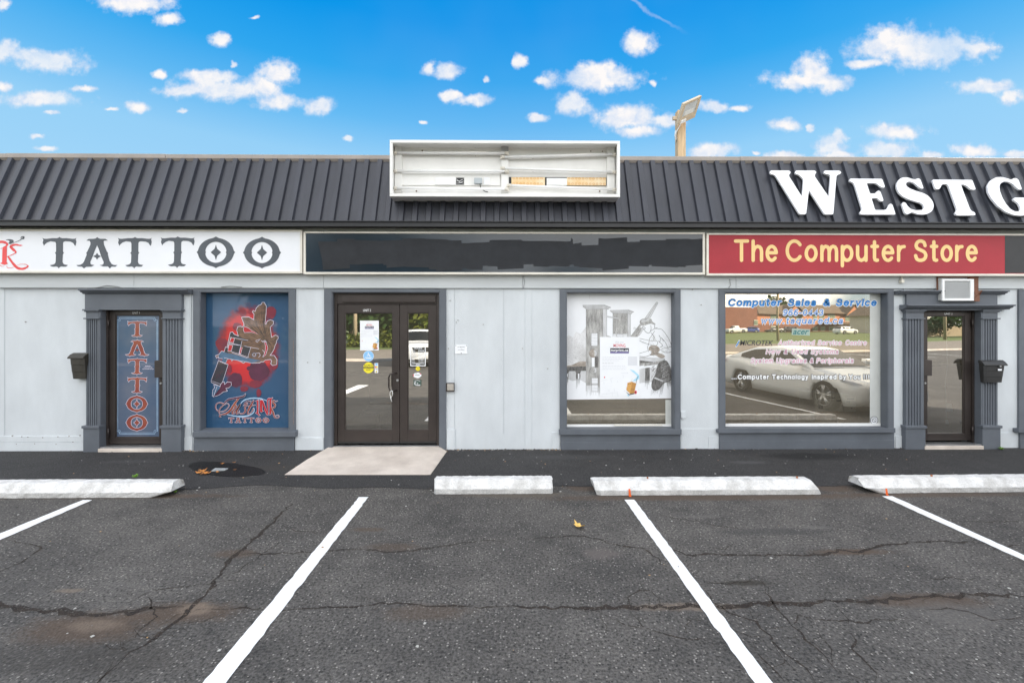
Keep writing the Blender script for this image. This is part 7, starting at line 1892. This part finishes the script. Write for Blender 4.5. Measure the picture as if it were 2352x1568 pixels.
for (u, v, h, w, mi, lab, n) in [(806, 792, 10, 9, 1, 'dark broad tree left of the pale pole across the road', 2600), (850, 790, 12, 11, 1, 'tall dark tree right of the pale pole across the road', 3000), (893, 788, 11, 9, 0, 'round green tree over the bright hedge across the road', 2600), (935, 789, 7.5, 7, 2, 'yellow green bushy tree behind the waiting utility vehicle', 2200), (980, 786, 9, 7, 2, 'yellow green tree near the gap of sky in the entrance sidelight', 2200), (1030, 786, 9, 9, 0, 'green tree across the road opposite the blank wall', 1800),
                              (2244, 775, 8, 9, 0, 'green tree beyond the lawn right of the grey pole', 2000), (2158, 772.5, 3.6, 5, 1, 'dark shrubby tree before the white house gable', 1600), (2300, 775, 9, 10, 1, 'dark tree at the end of the timber fence', 1800),
                              (640, 790, 10, 10, 0, 'broad tree across the road opposite the tattoo window', 1800), (1300, 784, 9, 9, 1, 'tree across the road opposite the etching window', 1500), (1700, 757, 9.5, 13, 1, 'tall tree rising behind the red brick wing', 1400), (1880, 756.5, 9.8, 13, 0, 'tall tree rising behind the salmon building', 1400)]:
    if v > 760: x, y = mirror_pt(u, v)
    else: x, y = ub(u), BD - 22
    tree(x, y, h, w, lab, mi, n, .05 if mi == 2 else .14)
# low hedge, fence and house on the right
hx_, hy = mirror_pt(880, 797); mb = MB(); rn = random.Random(9)
for i in range(1600):
    p = Vector((hx_ + rn.uniform(-3, 3), hy + rn.uniform(-.8, .8), rn.uniform(.05, 1.1))); u_ = Vector((rn.gauss(0, 1), rn.gauss(0, 1), rn.gauss(0, 1))).normalized(); v_ = u_.orthogonal(); mb.add([p - u_ * .16, p + v_ * .08, p + u_ * .16, p - v_ * .08], [(0,1,2,3)])
tag(mb.obj('hedge', LV[2]), 'bright green low hedge beside the road mouth, mirrored in the entrance door', 'hedge')
fx0, fy = mirror_pt(2100, 772.5); fx1 = fx0 + 36
t = thing('timber_fence', ((fx0 + fx1) / 2, fy, 0), 'brown timber board fence beyond the lawn, mirrored in the third door', 'fence')
mb = MB(); x = fx0
while x < fx1: mb.box(x, x + .17, fy, fy + .03, .05, 1.9 + rn.uniform(-.02, .02)); x += .18
mb.obj('boards', M['pole'], t)
for i in range(14): mb = MB(); mb.box(fx0 + i * 2.7 - .06, fx0 + i * 2.7 + .06, fy - .13, fy - .01, 0, 2.05); mb.obj('post', M['pole'], t)
hx_, hy = mirror_pt(2138, 766); hy -= 4
t = thing('house', (hx_, hy, 0), 'pale house gable beyond the fence, mirrored in the third door', 'house')
mb = MB(); mb.box(hx_ - 9, hx_ + 5, hy - 9, hy, 0, 4.6); mb.add([(hx_ - 9, hy, 4.6), (hx_ + 5, hy, 4.6), (hx_ - 2, hy, 8.6)], [(0,1,2)]); mb.obj('wall', mat('house_siding', (.66, .60, .50), .8, .05, 1), t)
mb = MB(); mb.add([(hx_ - 9.7, hy + .5, 4.3), (hx_ - 2, hy + .5, 8.8), (hx_ - 2, hy - 9.5, 8.8), (hx_ - 9.7, hy - 9.5, 4.3), (hx_ + 5.7, hy + .5, 4.3), (hx_ + 5.7, hy - 9.5, 4.3)], [(0,1,2,3), (1,4,5,2)]); mb.obj('roof', M['roofs'], t)
for dx in (-6, 1):
    mb = MB(); mb.box(hx_ + dx - .7, hx_ + dx + .7, hy - .1, hy + .06, 1.2, 2.6); w0 = mb.obj('window', M['winfr'], t); mb = MB(); mb.box(hx_ + dx - .6, hx_ + dx + .6, hy + .062, hy + .08, 1.3, 2.5); mb.obj('pane', M['win'], w0)
# stall lines of the row facing ours, by the road
for i, x in enumerate([4.5 + 3.0 * k for k in range(9)]):
    yb = -19 - .25 * x + 1.0
    mb = MB(); mb.add([(x, yb, .0045), (x + .11, yb - .03, .0045), (x + .11, yb + 4.8, .0045), (x, yb + 4.8, .0045)], [(0,1,2,3)])
    tag(mb.obj('parking_line', M['line']), 'white stall line of the row by the road, seen only mirrored in the panes', 'painted line', 'stall lines by the road')
